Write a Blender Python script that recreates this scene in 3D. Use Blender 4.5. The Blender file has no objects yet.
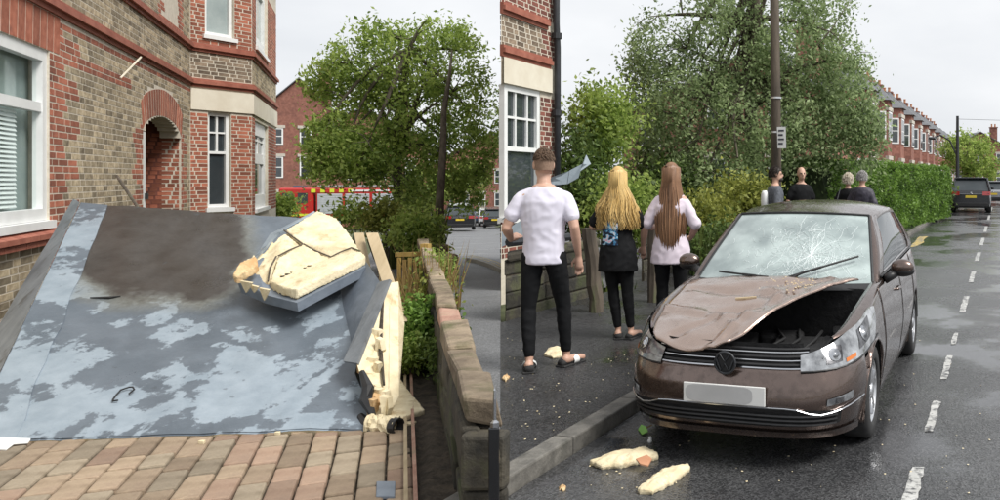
import bpy, math, random
import numpy as np
from mathutils import Vector, Matrix, noise as mnoise
random.seed(7); RNG = np.random.default_rng(7)
scene = bpy.context.scene
# ---------------------------------------------------------------- camera, sky, sun, exposure
EYE, F, PX, PY = 1.7, 800.0, 770.0, 178.0
cam = bpy.data.cameras.new('camera'); camo = bpy.data.objects.new('camera', cam)
scene.collection.objects.link(camo)
camo.location = (0, 0, EYE); camo.rotation_euler = (math.radians(90), 0, 0)
cam.sensor_width = 36.0; cam.lens = 36.0 * F / 1000.0
cam.shift_x = (500 - PX) / 1000.0; cam.shift_y = (PY - 250) / 1000.0
cam.clip_start = 0.05; cam.clip_end = 3000
scene.camera = camo
SUN_EL, SUN_AZ = math.radians(52), math.radians(112)     # azimuth measured from +Y towards +X
world = bpy.data.worlds.new('World'); scene.world = world; world.use_nodes = True
wn = world.node_tree; wn.nodes.clear()
out = wn.nodes.new('ShaderNodeOutputWorld'); bg = wn.nodes.new('ShaderNodeBackground')
sky = wn.nodes.new('ShaderNodeTexSky'); sky.sky_type = 'NISHITA'; sky.sun_disc = False
sky.sun_elevation = SUN_EL; sky.sun_rotation = SUN_AZ; sky.dust_density = 4.0
hs = wn.nodes.new('ShaderNodeHueSaturation'); hs.inputs['Saturation'].default_value = 0.35
mx = wn.nodes.new('ShaderNodeMix'); mx.data_type = 'RGBA'
tc = wn.nodes.new('ShaderNodeTexCoord'); nz = wn.nodes.new('ShaderNodeTexNoise')
nz.inputs['Scale'].default_value = 2.2; nz.inputs['Detail'].default_value = 5; nz.inputs['Roughness'].default_value = 0.55
mp = wn.nodes.new('ShaderNodeMapping'); mp.inputs['Scale'].default_value = (1, 1, 2.6)
rp = wn.nodes.new('ShaderNodeValToRGB')
rp.color_ramp.elements[0].position = 0.3; rp.color_ramp.elements[0].color = (6.5, 6.75, 7.1, 1)
rp.color_ramp.elements[1].position = 0.72; rp.color_ramp.elements[1].color = (8.5, 8.6, 8.75, 1)
wn.links.new(tc.outputs['Generated'], mp.inputs['Vector']); wn.links.new(mp.outputs[0], nz.inputs['Vector'])
wn.links.new(nz.outputs['Fac'], rp.inputs['Fac'])
mx.inputs[0].default_value = 0.88
wn.links.new(sky.outputs[0], hs.inputs['Color'])
wn.links.new(hs.outputs[0], mx.inputs[6]); wn.links.new(rp.outputs[0], mx.inputs[7])
wn.links.new(mx.outputs[2], bg.inputs['Color']); bg.inputs['Strength'].default_value = 0.097
wn.links.new(bg.outputs[0], out.inputs[0])
sl = bpy.data.lights.new('sun', 'SUN'); so = bpy.data.objects.new('sun', sl); scene.collection.objects.link(so)
sl.energy = 3.0; sl.angle = math.radians(25); sl.color = (1, 0.97, 0.92)
so.location = (0, -5, 30)
_d = Vector((math.sin(SUN_AZ) * math.cos(SUN_EL), math.cos(SUN_AZ) * math.cos(SUN_EL), math.sin(SUN_EL)))
so.rotation_euler = _d.to_track_quat('Z', 'Y').to_euler()
scene.view_settings.view_transform = 'Standard'; scene.view_settings.look = 'None'
scene.view_settings.exposure = 0.4; scene.view_settings.gamma = 1.0
scene.view_settings.use_curve_mapping = False
scene.render.resolution_x = 1024; scene.render.resolution_y = 512
# ---------------------------------------------------------------- helpers
V = Vector
COL = scene.collection
ORG = {}
def sstep(a, b, x):
    t = min(1, max(0, (x - a) / (b - a))); return t * t * (3 - 2 * t)
def ground_z(X, Y):            # the lane on the left runs gently downhill; the rest is level
    lat = X + 0.3375 * Y
    w = 1 - sstep(-0.2, 5.0, lat)
    return -0.043 * min(max(0, Y - 10), 75) * w
def P(x, y, Y): return V(((x - PX) / F * Y, Y, EYE - (y - PY) / F * Y))
def G(x, y, z=0.0):
    Y = (EYE - z) * F / (y - PY); return V(((x - PX) / F * Y, Y, z))
def GS(x, Y, dz=0.0):          # ground point under pixel column x at depth Y
    X = (x - PX) / F * Y; return V((X, Y, ground_z(X, Y) + dz))
def tag(o, label=None, cat=None, group=None, kind=None):
    if label: o['label'] = label
    if cat: o['category'] = cat
    if group: o['group'] = group
    if kind: o['kind'] = kind
    return o
def empty(name, loc=(0, 0, 0), label=None, cat=None, group=None):
    o = bpy.data.objects.new(name, None); COL.objects.link(o); o.location = loc
    o.empty_display_size = 0.1
    ORG[o.name] = V(loc); return tag(o, label, cat, group)
def link_mesh(name, me, mat, parent=None, origin=None):
    if mat: 
        me.materials.clear(); me.materials.append(mat)
    o = bpy.data.objects.new(name, me); COL.objects.link(o)
    if parent is not None:
        o.parent = parent; ORG[o.name] = ORG[parent.name]
    else:
        ORG[o.name] = V(origin or (0, 0, 0)); o.location = origin or (0, 0, 0)
    return o
def copy_tree(o, parent=None):
    c = o.copy(); COL.objects.link(c); c.parent = parent
    for ch in o.children: copy_tree(ch, c)
    return c
class MB:
    def __init__(s): s.v = []; s.f = []; s.t = []; s.uv = None
    def _add(s, vs, fs, tone=0.5):
        n = len(s.v); s.v.extend([tuple(p) for p in vs])
        s.f.extend([tuple(i + n for i in f) for f in fs]); s.t.extend([tone] * len(fs)); return s
    def hexa(s, c, tone=0.5):      # 8 corners: bottom 4 (ccw from above), top 4
        return s._add(c, [(3, 2, 1, 0), (4, 5, 6, 7), (0, 1, 5, 4), (1, 2, 6, 5), (2, 3, 7, 6), (3, 0, 4, 7)], tone)
    def box(s, c, size, rz=0, tone=0.5, rx=0, ry=0):
        M = Matrix.Rotation(rz, 3, 'Z') @ Matrix.Rotation(ry, 3, 'Y') @ Matrix.Rotation(rx, 3, 'X'); c = V(c); h = V(size) / 2
        pts = [c + M @ V((a * h.x, b * h.y, k * h.z)) for k in (-1, 1) for a, b in ((-1, -1), (1, -1), (1, 1), (-1, 1))]
        return s.hexa(pts, tone)
    def obox(s, o, a, b, c, tone=0.5):   # origin + three edge vectors
        o, a, b, c = V(o), V(a), V(b), V(c)
        return s.hexa([o, o + a, o + a + b, o + b, o + c, o + a + c, o + a + b + c, o + b + c], tone)
    def poly(s, pts, tone=0.5): return s._add(pts, [tuple(range(len(pts)))], tone)
    def prism(s, pts, ext, tone=0.5):
        n = len(pts); ext = V(ext); a = [V(p) for p in pts]; b = [p + ext for p in a]
        fs = [tuple(range(n)), tuple(range(2 * n - 1, n - 1, -1))]
        fs += [(i, i + n, (i + 1) % n + n, (i + 1) % n) for i in range(n)]
        return s._add(a + b, fs, tone)
    def grid(s, rows, tone=0.5, close=False):
        m = len(rows[0]); vs = [p for r in rows for p in r]; fs = []
        for i in range(len(rows) - 1):
            for j in range(m if close else m - 1):
                k = (j + 1) % m
                fs.append((i * m + j, i * m + k, (i + 1) * m + k, (i + 1) * m + j))
        return s._add(vs, fs, tone)
    def tube(s, pts, rad, n=8, cap=True, tone=0.5, flat=1.0, up=None):
        pts = [V(p) for p in pts]; N = len(pts)
        if not hasattr(rad, '__len__'): rad = [rad] * N
        rows = []; ref = up or V((0.13, 0.31, 0.94))
        for i, p in enumerate(pts):
            d = (pts[min(i + 1, N - 1)] - pts[max(i - 1, 0)])
            if d.length < 1e-9: d = V((0, 0, 1))
            d.normalize(); r = ref if abs(d.dot(ref)) < 0.97 else V((1, 0, 0.1))
            a = d.cross(r).normalized(); b = d.cross(a).normalized()
            rows.append([p + (a * math.cos(2 * math.pi * k / n) + b * math.sin(2 * math.pi * k / n) * flat) * rad[i] for k in range(n)])
        base = len(s.v); s.grid(rows, tone, close=True)
        if cap:
            s.f.append(tuple(base + k for k in range(n))[::-1]); s.t.append(tone)
            s.f.append(tuple(base + (N - 1) * n + k for k in range(n))); s.t.append(tone)
        return s
    def rings(s, rings, n=16, tone=0.5):   # list of (center, rx, ry) horizontal ellipses, capped
        rows = []
        for c, rx, ry in rings:
            c = V(c); rows.append([c + V((math.cos(2 * math.pi * k / n) * rx, math.sin(2 * math.pi * k / n) * ry, 0)) for k in range(n)])
        base = len(s.v); s.grid(rows, tone, close=True); N = len(rows)
        s.f.append(tuple(base + k for k in range(n))[::-1]); s.f.append(tuple(base + (N - 1) * n + k for k in range(n)))
        s.t += [tone, tone]; return s
    def ball(s, c, r, n=12, m=8, tone=0.5):
        c = V(c); r = V(r) if hasattr(r, '__len__') else V((r, r, r)); rows = []
        for i in range(m + 1):
            th = -math.pi / 2 + math.pi * i / m; k = max(math.cos(th), 0.02)
            rows.append([c + V((math.cos(2 * math.pi * j / n) * k * r.x, math.sin(2 * math.pi * j / n) * k * r.y, math.sin(th) * r.z)) for j in range(n)])
        base = len(s.v); s.grid(rows, tone, close=True)
        s.f.append(tuple(base + k for k in range(n))[::-1]); s.f.append(tuple(base + m * n + k for k in range(n))); s.t += [tone, tone]
        return s
    def lathe(s, c, axis, prof, n=24, tone=0.5):  # prof: (radius, along axis)
        c = V(c); ax = V(axis).normalized(); a = ax.cross(V((0, 0, 1)) if abs(ax.z) < 0.9 else V((1, 0, 0))).normalized(); b = ax.cross(a)
        rows = [[c + ax * h + (a * math.cos(2 * math.pi * k / n) + b * math.sin(2 * math.pi * k / n)) * r for k in range(n)] for r, h in prof]
        return s.grid(rows, tone, close=True)
    def mesh(s, name, off=(0, 0, 0), smooth=False):
        me = bpy.data.meshes.new(name); off = V(off)
        me.from_pydata([V(p) - off for p in s.v], [], s.f)
        at = me.attributes.new('tone', 'FLOAT', 'FACE'); at.data.foreach_set('value', np.array(s.t, dtype=np.float32))
        if smooth: me.polygons.foreach_set('use_smooth', [True] * len(me.polygons))
        me.update(); return me
    def build(s, name, mat, parent=None, smooth=False, origin=None, bevel=0, kind=None, fixn=False):
        if parent is not None: off = ORG[parent.name]
        else:
            if origin is None:
                a = np.array(s.v); origin = (float((a[:, 0].min() + a[:, 0].max()) / 2), float((a[:, 1].min() + a[:, 1].max()) / 2), float(a[:, 2].min()))
            off = origin
        o = link_mesh(name, s.mesh(name, off, smooth), mat, parent, origin if parent is None else None)
        if bevel:
            m = o.modifiers.new('bevel', 'BEVEL'); m.width = bevel; m.segments = 2; m.limit_method = 'ANGLE'
        if kind: o['kind'] = kind
        return o
class Frame:
    def __init__(s, o, d, flip=1):
        s.o = V((o[0], o[1], 0)); s.d = V((d[0], d[1], 0)).normalized(); s.n = V((s.d.y, -s.d.x, 0)) * flip
    def pt(s, a, o, z): return s.o + s.d * a + s.n * o + V((0, 0, z))
    def at(s, x, o=0.0):      # distance along the frame seen in picture column x
        k = (x - PX) / F; b = s.o + s.n * o
        return (k * b.y - b.x) / (s.d.x - k * s.d.y)
    def zat(s, x, y, o=0.0):
        p = s.pt(s.at(x, o), o, 0); return EYE - (y - PY) / F * p.y
    def box(s, mb, a0, a1, o0, o1, z0, z1, tone=0.5):
        mb.hexa([s.pt(a0, o0, z0), s.pt(a1, o0, z0), s.pt(a1, o1, z0), s.pt(a0, o1, z0), s.pt(a0, o0, z1), s.pt(a1, o0, z1), s.pt(a1, o1, z1), s.pt(a0, o1, z1)], tone)
# ---------------------------------------------------------------- materials
def nodes(name):
    m = bpy.data.materials.new(name); m.use_nodes = True; nt = m.node_tree
    return m, nt, nt.nodes['Principled BSDF'], nt.nodes['Material Output']
def setc(sock, c): sock.default_value = (c[0], c[1], c[2], 1)
def pmat(name, c1, c2=None, scale=6.0, detail=6.0, rough=0.7, rough2=None, metal=0.0, bump=0.0, bscale=40.0, tone=0.0, rand=0.0, coat=0.0, spec=0.5,
         c3=None, c3scale=2.0, c3at=0.6, c3soft=0.05, coords='Object', trans=0.0, stretch=None, sheen=0.0, bdetail=6.0):
    m, nt, b, o = nodes(name); L = nt.links.new; N = nt.nodes.new
    tcn = N('ShaderNodeTexCoord'); vec = tcn.outputs[coords]
    if stretch:
        mpn = N('ShaderNodeMapping'); mpn.inputs['Scale'].default_value = stretch; L(vec, mpn.inputs[0]); vec = mpn.outputs[0]
    def noise(sc, de=5.0, ro=0.6):
        n = N('ShaderNodeTexNoise'); n.inputs['Scale'].default_value = sc; n.inputs['Detail'].default_value = de; n.inputs['Roughness'].default_value = ro
        L(vec, n.inputs['Vector']); return n.outputs['Fac']
    n1 = noise(scale, detail); col = None
    if c2 is not None:
        r = N('ShaderNodeValToRGB'); r.color_ramp.elements[0].position = 0.36; r.color_ramp.elements[1].position = 0.66
        r.color_ramp.elements[0].color = (*c1, 1); r.color_ramp.elements[1].color = (*c2, 1); L(n1, r.inputs[0]); col = r.outputs[0]
    if c3 is not None:
        n3 = noise(c3scale, 8, 0.65); r = N('ShaderNodeValToRGB'); r.color_ramp.elements[0].position = c3at - c3soft; r.color_ramp.elements[1].position = c3at + c3soft
        L(n3, r.inputs[0]); mxn = N('ShaderNodeMix'); mxn.data_type = 'RGBA'; L(r.outputs[0], mxn.inputs[0])
        if col is None: setc(mxn.inputs[6], c1)
        else: L(col, mxn.inputs[6])
        setc(mxn.inputs[7], c3); col = mxn.outputs[2]
    if tone or rand:
        h = N('ShaderNodeHueSaturation')
        if col is None: setc(h.inputs['Color'], c1)
        else: L(col, h.inputs['Color'])
        val = None
        if tone:
            a = N('ShaderNodeAttribute'); a.attribute_name = 'tone'
            mr = N('ShaderNodeMapRange'); mr.inputs[3].default_value = 1 - tone; mr.inputs[4].default_value = 1 + tone; L(a.outputs['Fac'], mr.inputs[0]); val = mr.outputs[0]
        if rand:
            oi = N('ShaderNodeObjectInfo'); mr = N('ShaderNodeMapRange'); mr.inputs[3].default_value = 1 - rand; mr.inputs[4].default_value = 1 + rand; L(oi.outputs['Random'], mr.inputs[0])
            if val is None: val = mr.outputs[0]
            else:
                mm = N('ShaderNodeMath'); mm.operation = 'MULTIPLY'; L(val, mm.inputs[0]); L(mr.outputs[0], mm.inputs[1]); val = mm.outputs[0]
        L(val, h.inputs['Value']); col = h.outputs[0]
    if col is None: setc(b.inputs['Base Color'], c1)
    else: L(col, b.inputs['Base Color'])
    b.inputs['Metallic'].default_value = metal; b.inputs['Specular IOR Level'].default_value = spec
    b.inputs['Coat Weight'].default_value = coat; b.inputs['Coat Roughness'].default_value = 0.06
    if trans: b.inputs['Transmission Weight'].default_value = trans
    if sheen: b.inputs['Sheen Weight'].default_value = sheen
    if rough2 is not None:
        mr = N('ShaderNodeMapRange'); mr.inputs[1].default_value = 0.35; mr.inputs[2].default_value = 0.65; mr.inputs[3].default_value = rough; mr.inputs[4].default_value = rough2
        L(noise(scale * 0.6, 6), mr.inputs[0]); L(mr.outputs[0], b.inputs['Roughness'])
    else: b.inputs['Roughness'].default_value = rough
    if bump:
        bn = N('ShaderNodeBump'); bn.inputs['Strength'].default_value = 1.0; bn.inputs['Distance'].default_value = bump
        L(noise(bscale, bdetail, 0.65), bn.inputs['Height']); L(bn.outputs[0], b.inputs['Normal'])
    return m
def leafmat(name, dark, light, trans=0.35, rough=0.55):
    m, nt, b, o = nodes(name); L = nt.links.new; N = nt.nodes.new
    a = N('ShaderNodeAttribute'); a.attribute_name = 'tone'
    r = N('ShaderNodeValToRGB'); r.color_ramp.elements[0].color = (*dark, 1); r.color_ramp.elements[1].color = (*light, 1)
    L(a.outputs['Fac'], r.inputs[0]); L(r.outputs[0], b.inputs['Base Color']); b.inputs['Roughness'].default_value = rough
    b.inputs['Specular IOR Level'].default_value = 0.4
    t = N('ShaderNodeBsdfTranslucent'); L(r.outputs[0], t.inputs['Color'])
    ms = N('ShaderNodeMixShader'); ms.inputs[0].default_value = trans
    L(b.outputs[0], ms.inputs[1]); L(t.outputs[0], ms.inputs[2]); L(ms.outputs[0], o.inputs['Surface'])
    return m
M = {}
M['mortar'] = pmat('mortar', (.54, .49, .40), (.66, .60, .50), 9, bump=.003, bscale=60, rough=.95)
M['buff'] = pmat('buff_brick', (.225, .175, .11), (.44, .365, .245), 11, tone=.45, bump=.003, bscale=70, rough=.92, c3=(.16, .125, .085), c3scale=5, c3at=.66, c3soft=.08)
M['red'] = pmat('red_brick', (.27, .085, .048), (.39, .14, .085), 9, tone=.34, bump=.003, bscale=70, rough=.9, c3=(.15, .06, .045), c3scale=4, c3at=.64, c3soft=.1)
M['redtrim'] = pmat('red_terracotta', (.27, .085, .055), (.37, .135, .09), 5, bump=.002, bscale=30, rough=.75)
M['cream'] = pmat('cream_paint', (.66, .60, .48), (.74, .69, .57), 3, rough=.6, bump=.001)
M['white'] = pmat('white_paint', (.76, .77, .76), (.82, .83, .82), 5, rough=.35)
M['glass'] = pmat('window_glass', (.03, .04, .045), (.05, .06, .065), 1.2, rough=.04, spec=.9)
M['blindglass'] = pmat('bright_window_glass', (.30, .36, .36), (.42, .48, .47), 1.5, rough=.08, spec=.6)
M['blind'] = pmat('blind_slat', (.70, .74, .73), (.76, .8, .79), 4, rough=.5)
M['slate'] = pmat('slate', (.09, .095, .105), (.14, .145, .155), 6, rough=.6, tone=.3)
M['darkpipe'] = pmat('black_iron', (.018, .02, .024), (.03, .032, .036), 8, rough=.45)
M['black'] = pmat('black_plastic', (.012, .012, .013), (.02, .02, .021), 12, rough=.45)
M['blackgloss'] = pmat('black_gloss', (.008, .008, .009), rough=.12, coat=.6)
M['rubber'] = pmat('rubber', (.018, .018, .019), (.03, .03, .03), 20, rough=.8)
M['chrome'] = pmat('chrome', (.50, .51, .53), rough=.18, metal=1.0)
M['alloy'] = pmat('alloy', (.55, .56, .58), (.65, .66, .68), 8, rough=.3, metal=.9)
M['bark'] = pmat('bark', (.06, .05, .035), (.15, .13, .095), 9, bump=.02, bscale=14, rough=.95, stretch=(1, 1, .25))
M['post'] = pmat('weathered_timber', (.05, .04, .03), (.125, .10, .075), 9, bump=.008, bscale=24, rough=.9, stretch=(1, 1, .15), c3=(.10, .12, .05), c3scale=3, c3at=.62)
M['fencewood'] = pmat('yellow_timber', (.30, .19, .05), (.42, .29, .09), 7, bump=.003, bscale=30, rough=.85, stretch=(1, 1, .12), rand=.2)
M['plank'] = pmat('raw_plank', (.36, .28, .17), (.5, .4, .26), 8, rough=.85, stretch=(1, .2, .2), rand=.15)
M['stone'] = pmat('mossy_stone', (.17, .13, .09), (.31, .245, .17), 7, bump=.015, bscale=16, rough=.95, tone=.25, rand=.2, c3=(.08, .085, .03), c3scale=3.0, c3at=.60, c3soft=.1)
M['pinkstone'] = pmat('pinkish_stone', (.34, .19, .14), (.46, .29, .22), 8, bump=.014, bscale=18, rough=.95, c3=(.2, .18, .1), c3scale=4, c3at=.66, c3soft=.1)
M['darkstone'] = pmat('dark_wet_stone', (.028, .026, .021), (.085, .072, .05), 5, bump=.02, bscale=12, rough=.85, tone=.3, rand=.3, c3=(.05, .065, .02), c3scale=2.5, c3at=.58, c3soft=.1)
M['foam'] = pmat('foam_board', (.62, .52, .33), (.80, .71, .50), 6, bump=.006, bscale=34, rough=.95, c3=(.42, .29, .14), c3scale=5, c3at=.64, c3soft=.08)
M['felt'] = pmat('grey_felt', (.13, .155, .19), (.18, .21, .25), 8, bump=.002, bscale=60, rough=.55)
M['feltlight'] = pmat('pale_felt', (.24, .29, .33), (.31, .36, .40), 4, rough=.4, rough2=.6, bump=.002, bscale=40, c3=(.15, .18, .21), c3scale=2.6, c3at=.58, c3soft=.03)
M['soil'] = pmat('soil', (.035, .028, .02), (.09, .07, .05), 14, bump=.03, bscale=18, rough=1)
M['paver'] = pmat('paver_block', (.225, .165, .11), (.36, .275, .19), 5, bump=.006, bscale=45, rough=.75, rough2=.95, rand=.30, c3=(.20, .14, .10), c3scale=4, c3at=.62, c3soft=.12)
M['paver2'] = pmat('rosy_paver_block', (.25, .165, .115), (.35, .245, .175), 5, bump=.006, bscale=45, rough=.8, rand=.25, c3=(.22, .15, .11), c3scale=4, c3at=.62, c3soft=.12)
M['paver3'] = pmat('grey_paver_block', (.20, .16, .11), (.34, .28, .205), 5, bump=.006, bscale=45, rough=.8, rand=.25, c3=(.20, .16, .11), c3scale=4, c3at=.62, c3soft=.12)
M['sand'] = pmat('joint_dirt', (.05, .038, .026), (.10, .08, .055), 20, bump=.01, bscale=60, rough=1)
M['grass'] = leafmat('grass_blade', (.03, .055, .012), (.16, .20, .05))
M['straw'] = leafmat('dry_stalk', (.16, .09, .03), (.36, .26, .10), .2)
M['leaf'] = leafmat('birch_leaf', (.13, .21, .04), (.50, .62, .17), .6)
M['leaf2'] = leafmat('silver_birch_leaf', (.13, .19, .075), (.48, .59, .30), .6)
M['leafd'] = leafmat('dark_leaf', (.035, .07, .016), (.17, .25, .065), .45)
M['leafy'] = leafmat('yellow_leaf', (.10, .13, .02), (.38, .40, .09))
M['hedge'] = leafmat('hedge_leaf', (.05, .11, .018), (.23, .38, .07), .45)
# ---------------------------------------------------------------- ground, roads, pavements
def asphalt(name, c1, c2, puddle, rlo, rhi, grit=.004, agg=.12, spec=.5):
    m, nt, b, o = nodes(name); L = nt.links.new; N = nt.nodes.new
    g = N('ShaderNodeNewGeometry'); vec = g.outputs['Position']
    def noise(sc, de=6, ro=.6):
        n = N('ShaderNodeTexNoise'); n.inputs['Scale'].default_value = sc; n.inputs['Detail'].default_value = de; n.inputs['Roughness'].default_value = ro; L(vec, n.inputs['Vector']); return n.outputs['Fac']
    def ramp(f, a, bb, ca, cb):
        r = N('ShaderNodeValToRGB'); r.color_ramp.elements[0].position = a; r.color_ramp.elements[1].position = bb
        r.color_ramp.elements[0].color = (*ca, 1); r.color_ramp.elements[1].color = (*cb, 1); L(f, r.inputs[0]); return r.outputs[0]
    def mixc(f, a, bcol):
        x = N('ShaderNodeMix'); x.data_type = 'RGBA'; L(f, x.inputs[0]); L(a, x.inputs[6]); L(bcol, x.inputs[7]); return x.outputs[2]
    big = ramp(noise(.9, 4), .35, .68, c1, c2)
    vo = N('ShaderNodeTexVoronoi'); vo.inputs['Scale'].default_value = 95; L(vec, vo.inputs['Vector'])
    chip = ramp(vo.outputs['Color'], .25, .95, tuple(x * .55 for x in c1), tuple(min(1, x * 1.6 + agg) for x in c2))
    mm = N('ShaderNodeMix'); mm.data_type = 'RGBA'; mm.inputs[0].default_value = .38; L(big, mm.inputs[6]); L(chip, mm.inputs[7])
    wet = ramp(noise(.55, 5, .6), puddle - .06, puddle + .07, (0, 0, 0), (1, 1, 1))
    dark = N('ShaderNodeMix'); dark.data_type = 'RGBA'; dark.blend_type = 'MULTIPLY'; dark.inputs[0].default_value = .45
    L(mm.outputs[2], dark.inputs[6]); inv = ramp(wet, 0, 1, (1, 1, 1), (.35, .35, .38)); L(inv, dark.inputs[7])
    L(dark.outputs[2], b.inputs['Base Color'])
    rr = N('ShaderNodeMapRange'); rr.inputs[3].default_value = rhi; rr.inputs[4].default_value = rlo; L(wet, rr.inputs[0]); L(rr.outputs[0], b.inputs['Roughness'])
    bp = N('ShaderNodeBump'); bp.inputs['Distance'].default_value = grit
    st = N('ShaderNodeMapRange'); st.inputs[3].default_value = 1.0; st.inputs[4].default_value = .12; L(wet, st.inputs[0]); L(st.outputs[0], bp.inputs['Strength'])
    ad = N('ShaderNodeMath'); ad.operation = 'ADD'; L(vo.outputs['Distance'], ad.inputs[0]); L(noise(30, 4), ad.inputs[1]); L(ad.outputs[0], bp.inputs['Height'])
    L(bp.outputs[0], b.inputs['Normal']); b.inputs['Specular IOR Level'].default_value = spec
    return m
M['road'] = asphalt('wet_asphalt', (.030, .031, .033), (.066, .067, .069), .475, .09, .30)
M['pave'] = asphalt('wet_pavement_asphalt', (.014, .014, .015), (.032, .032, .034), .52, .14, .48, spec=.32)
M['lane'] = asphalt('grey_lane_asphalt', (.10, .103, .108), (.16, .163, .168), .62, .22, .55)
M['earth'] = pmat('garden_ground', (.05, .06, .025), (.10, .11, .05), 3, bump=.03, bscale=8, rough=1)
def sheet(name, xs_of_y, ys, dz, mat, nx=6, kind='structure', parent=None):
    mb = MB(); rows = []
    for Y in ys:
        a, b = xs_of_y(Y); rows.append([V((a + (b - a) * i / nx, Y, ground_z(a + (b - a) * i / nx, Y) + dz)) for i in range(nx + 1)])
    mb.grid(rows); o = mb.build(name, mat, parent, smooth=True, origin=None if parent else (0, 0, 0))
    if not parent: o['kind'] = kind
    return o
gx = sorted(set([-1500, -700, -300, -150, -90] + list(range(-60, 40, 2)) + [60, 100, 200, 500, 1500]))
gy = sorted(set([-60, -20] + list(range(-8, 100, 2)) + [130, 180, 260, 400, 800, 1800]))
mb = MB(); mb.grid([[V((x, y, ground_z(x, y) - .12)) for x in gx] for y in gy]); mb.build('ground', M['earth'], origin=(0, 0, 0), smooth=True)['kind'] = 'structure'
KX = lambda Y: -1.394 + .2875 * (Y - 4.29)          # kerb of the main road
WX = lambda Y: -2.967 + .2875 * (Y - 8.89)          # line of the garden wall
RX = lambda Y: -.3369 * Y                           # edge of the lane
ysr = [-6, -3, 0, 2, 4, 6, 8, 10, 13, 17, 22, 30, 40, 60, 90, 130, 200, 300]
sheet('road', lambda Y: (KX(Y) + .02, KX(Y) + 22), ysr, .012, M['road'], 10)
# pavement: raised slab with a kerb of separate stones
mb = MB(); ys = [4.25, 4.6, 5.2, 6, 7, 8, 8.88]
top = [(RX(y), y) for y in ys] + [(WX(y), y) for y in (8.9, 12, 16, 22, 30, 45, 70, 110, 180)]
side = [(KX(y) - .13, y) for y in (180, 110, 70, 45, 30, 22, 16, 12, 9, 7, 6, 5.2, 4.6, 4.42)]
mb.prism([V((x, y, .1)) for x, y in (top + side)[::-1]], (0, 0, -.14)); pv = mb.build('pavement', M['pave'], origin=(0, 0, 0)); pv['kind'] = 'structure'
M['kerb'] = pmat('kerb_stone', (.10, .095, .085), (.19, .18, .16), 8, bump=.006, bscale=40, rough=.45, rough2=.8, rand=.2, c3=(.06, .06, .05), c3scale=5, c3at=.6, c3soft=.1)
kd = V((.2875, 1, 0)).normalized(); kn = V((kd.y, -kd.x, 0))
yk = 3.2
while yk < 60:
    ln = .9 if yk < 14 else 2.4
    o = V((KX(yk), yk, -.03)) - kn * .135
    mb = MB(); mb.obox(o + kd * .006, kd * (ln - .012), kn * .135, V((0, 0, .135)))
    k = mb.build('kerb_stone', M['kerb'], pv, bevel=.012)
    yk += ln * kd.y
# lane pavement beside the boundary wall, and the lane itself
BW_R = lambda Y: -1.421 - .4625 * (Y - 4.06)
BW_L = lambda Y: -1.578 - .4625 * (Y - 4.06)
def lane_edge(Y): return (BW_R(Y) - .01, RX(Y) + .002)
sheet('lane_pavement', lane_edge, [2.0, 3, 3.6, 4, 5, 6, 7, 8, 9, 10, 11, 12, 13, 14, 15], .097, M['lane'], 5)
def lane_w(Y): return (-.46 * Y - 1.0, -.3375 * Y + 3.5)
sheet('lane_road', lane_w, [13, 15, 17, 19, 22, 26, 30, 36, 42, 50, 60, 72, 85, 110], .006, M['lane'], 8)
M['yellowline'] = pmat('worn_yellow_paint', (.42, .30, .08), (.55, .42, .14), 12, rough=.6, c3=(.16, .16, .15), c3scale=9, c3at=.52, c3soft=.04)
mb = MB(); pts = [(500, 262), (492, 256), (484, 251.5), (476, 248), (466, 245.5)]
for w0 in (0.0, .22):
    rows = []
    for (x, y) in pts:
        Y0 = 1360 / (y - PY) * 1.06; p = GS(x, Y0, .1); rows.append([p + V((0, w0, .0)), p + V((0, w0 + .11, 0))])
    mb.grid(rows)
mb.build('yellow_line', M['yellowline'], bpy.data.objects['lane_road'])
mb = MB(); rows = []
M['kerbpale'] = pmat('pale_kerb', (.30, .28, .24), (.38, .36, .31), 9, rough=.7)
a = [GS(x, 1360 / (y - PY) * 1.02, .0) for x, y in pts]
for p, q in zip(a[:-1], a[1:]): mb.obox(p, q - p, V((0, .12, 0)), V((0, 0, .098)))
mb.build('lane_kerb', M['kerbpale'], bpy.data.objects['lane_pavement'])
mb = MB(); q = [GS(455, 14.0, .0896), GS(473, 14.2, .0896), GS(475, 13.0, .0896), GS(456, 12.8, .0896)]
mb.poly(q[::-1]); mb.build('paving_patch', M['kerbpale'], bpy.data.objects['lane_pavement'])
# worn centre dashes
M['roadpaint'] = pmat('worn_white_paint', (.40, .40, .38), (.54, .54, .52), 14, rough=.4, c3=(.05, .05, .052), c3scale=22, c3at=.53, c3soft=.06, coords='Object')
rd = bpy.data.objects['road']
for (y0, y1, w) in [(4.12, 4.66, .075), (5.32, 6.05, .06), (6.7, 7.6, .06), (8.1, 8.7, .055), (10.1, 11.4, .075), (12.9, 14.4, .08), (16.2, 18.2, .09), (20, 22.5, .1), (25, 28, .1), (32, 36, .1), (41, 46, .1)]:
    mb = MB(); n = 9; rows = []
    for i in range(n + 1):
        Y = y0 + (y1 - y0) * i / n; xc = .811 + .2875 * (Y - 4.47)
        e = lambda: random.uniform(-.006, .006)
        rows.append([V((xc - w / 2 + e(), Y, .0165)), V((xc + w / 2 + e(), Y + random.uniform(-.02, .02), .0165))])
    mb.grid(rows); mb.build('lane_dash', M['roadpaint'], rd)
mb = MB(); rows = []
for i in range(6):
    Y = 19.5 + i * .7; x0 = KX(Y) + .35 + .04 * math.sin(i); rows.append([V((x0, Y, .0168)), V((x0 + .22 + .03 * (i % 3), Y + .1, .0168))])
mb.grid(rows); mb.build('yellow_line', M['yellowline'], rd)
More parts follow.
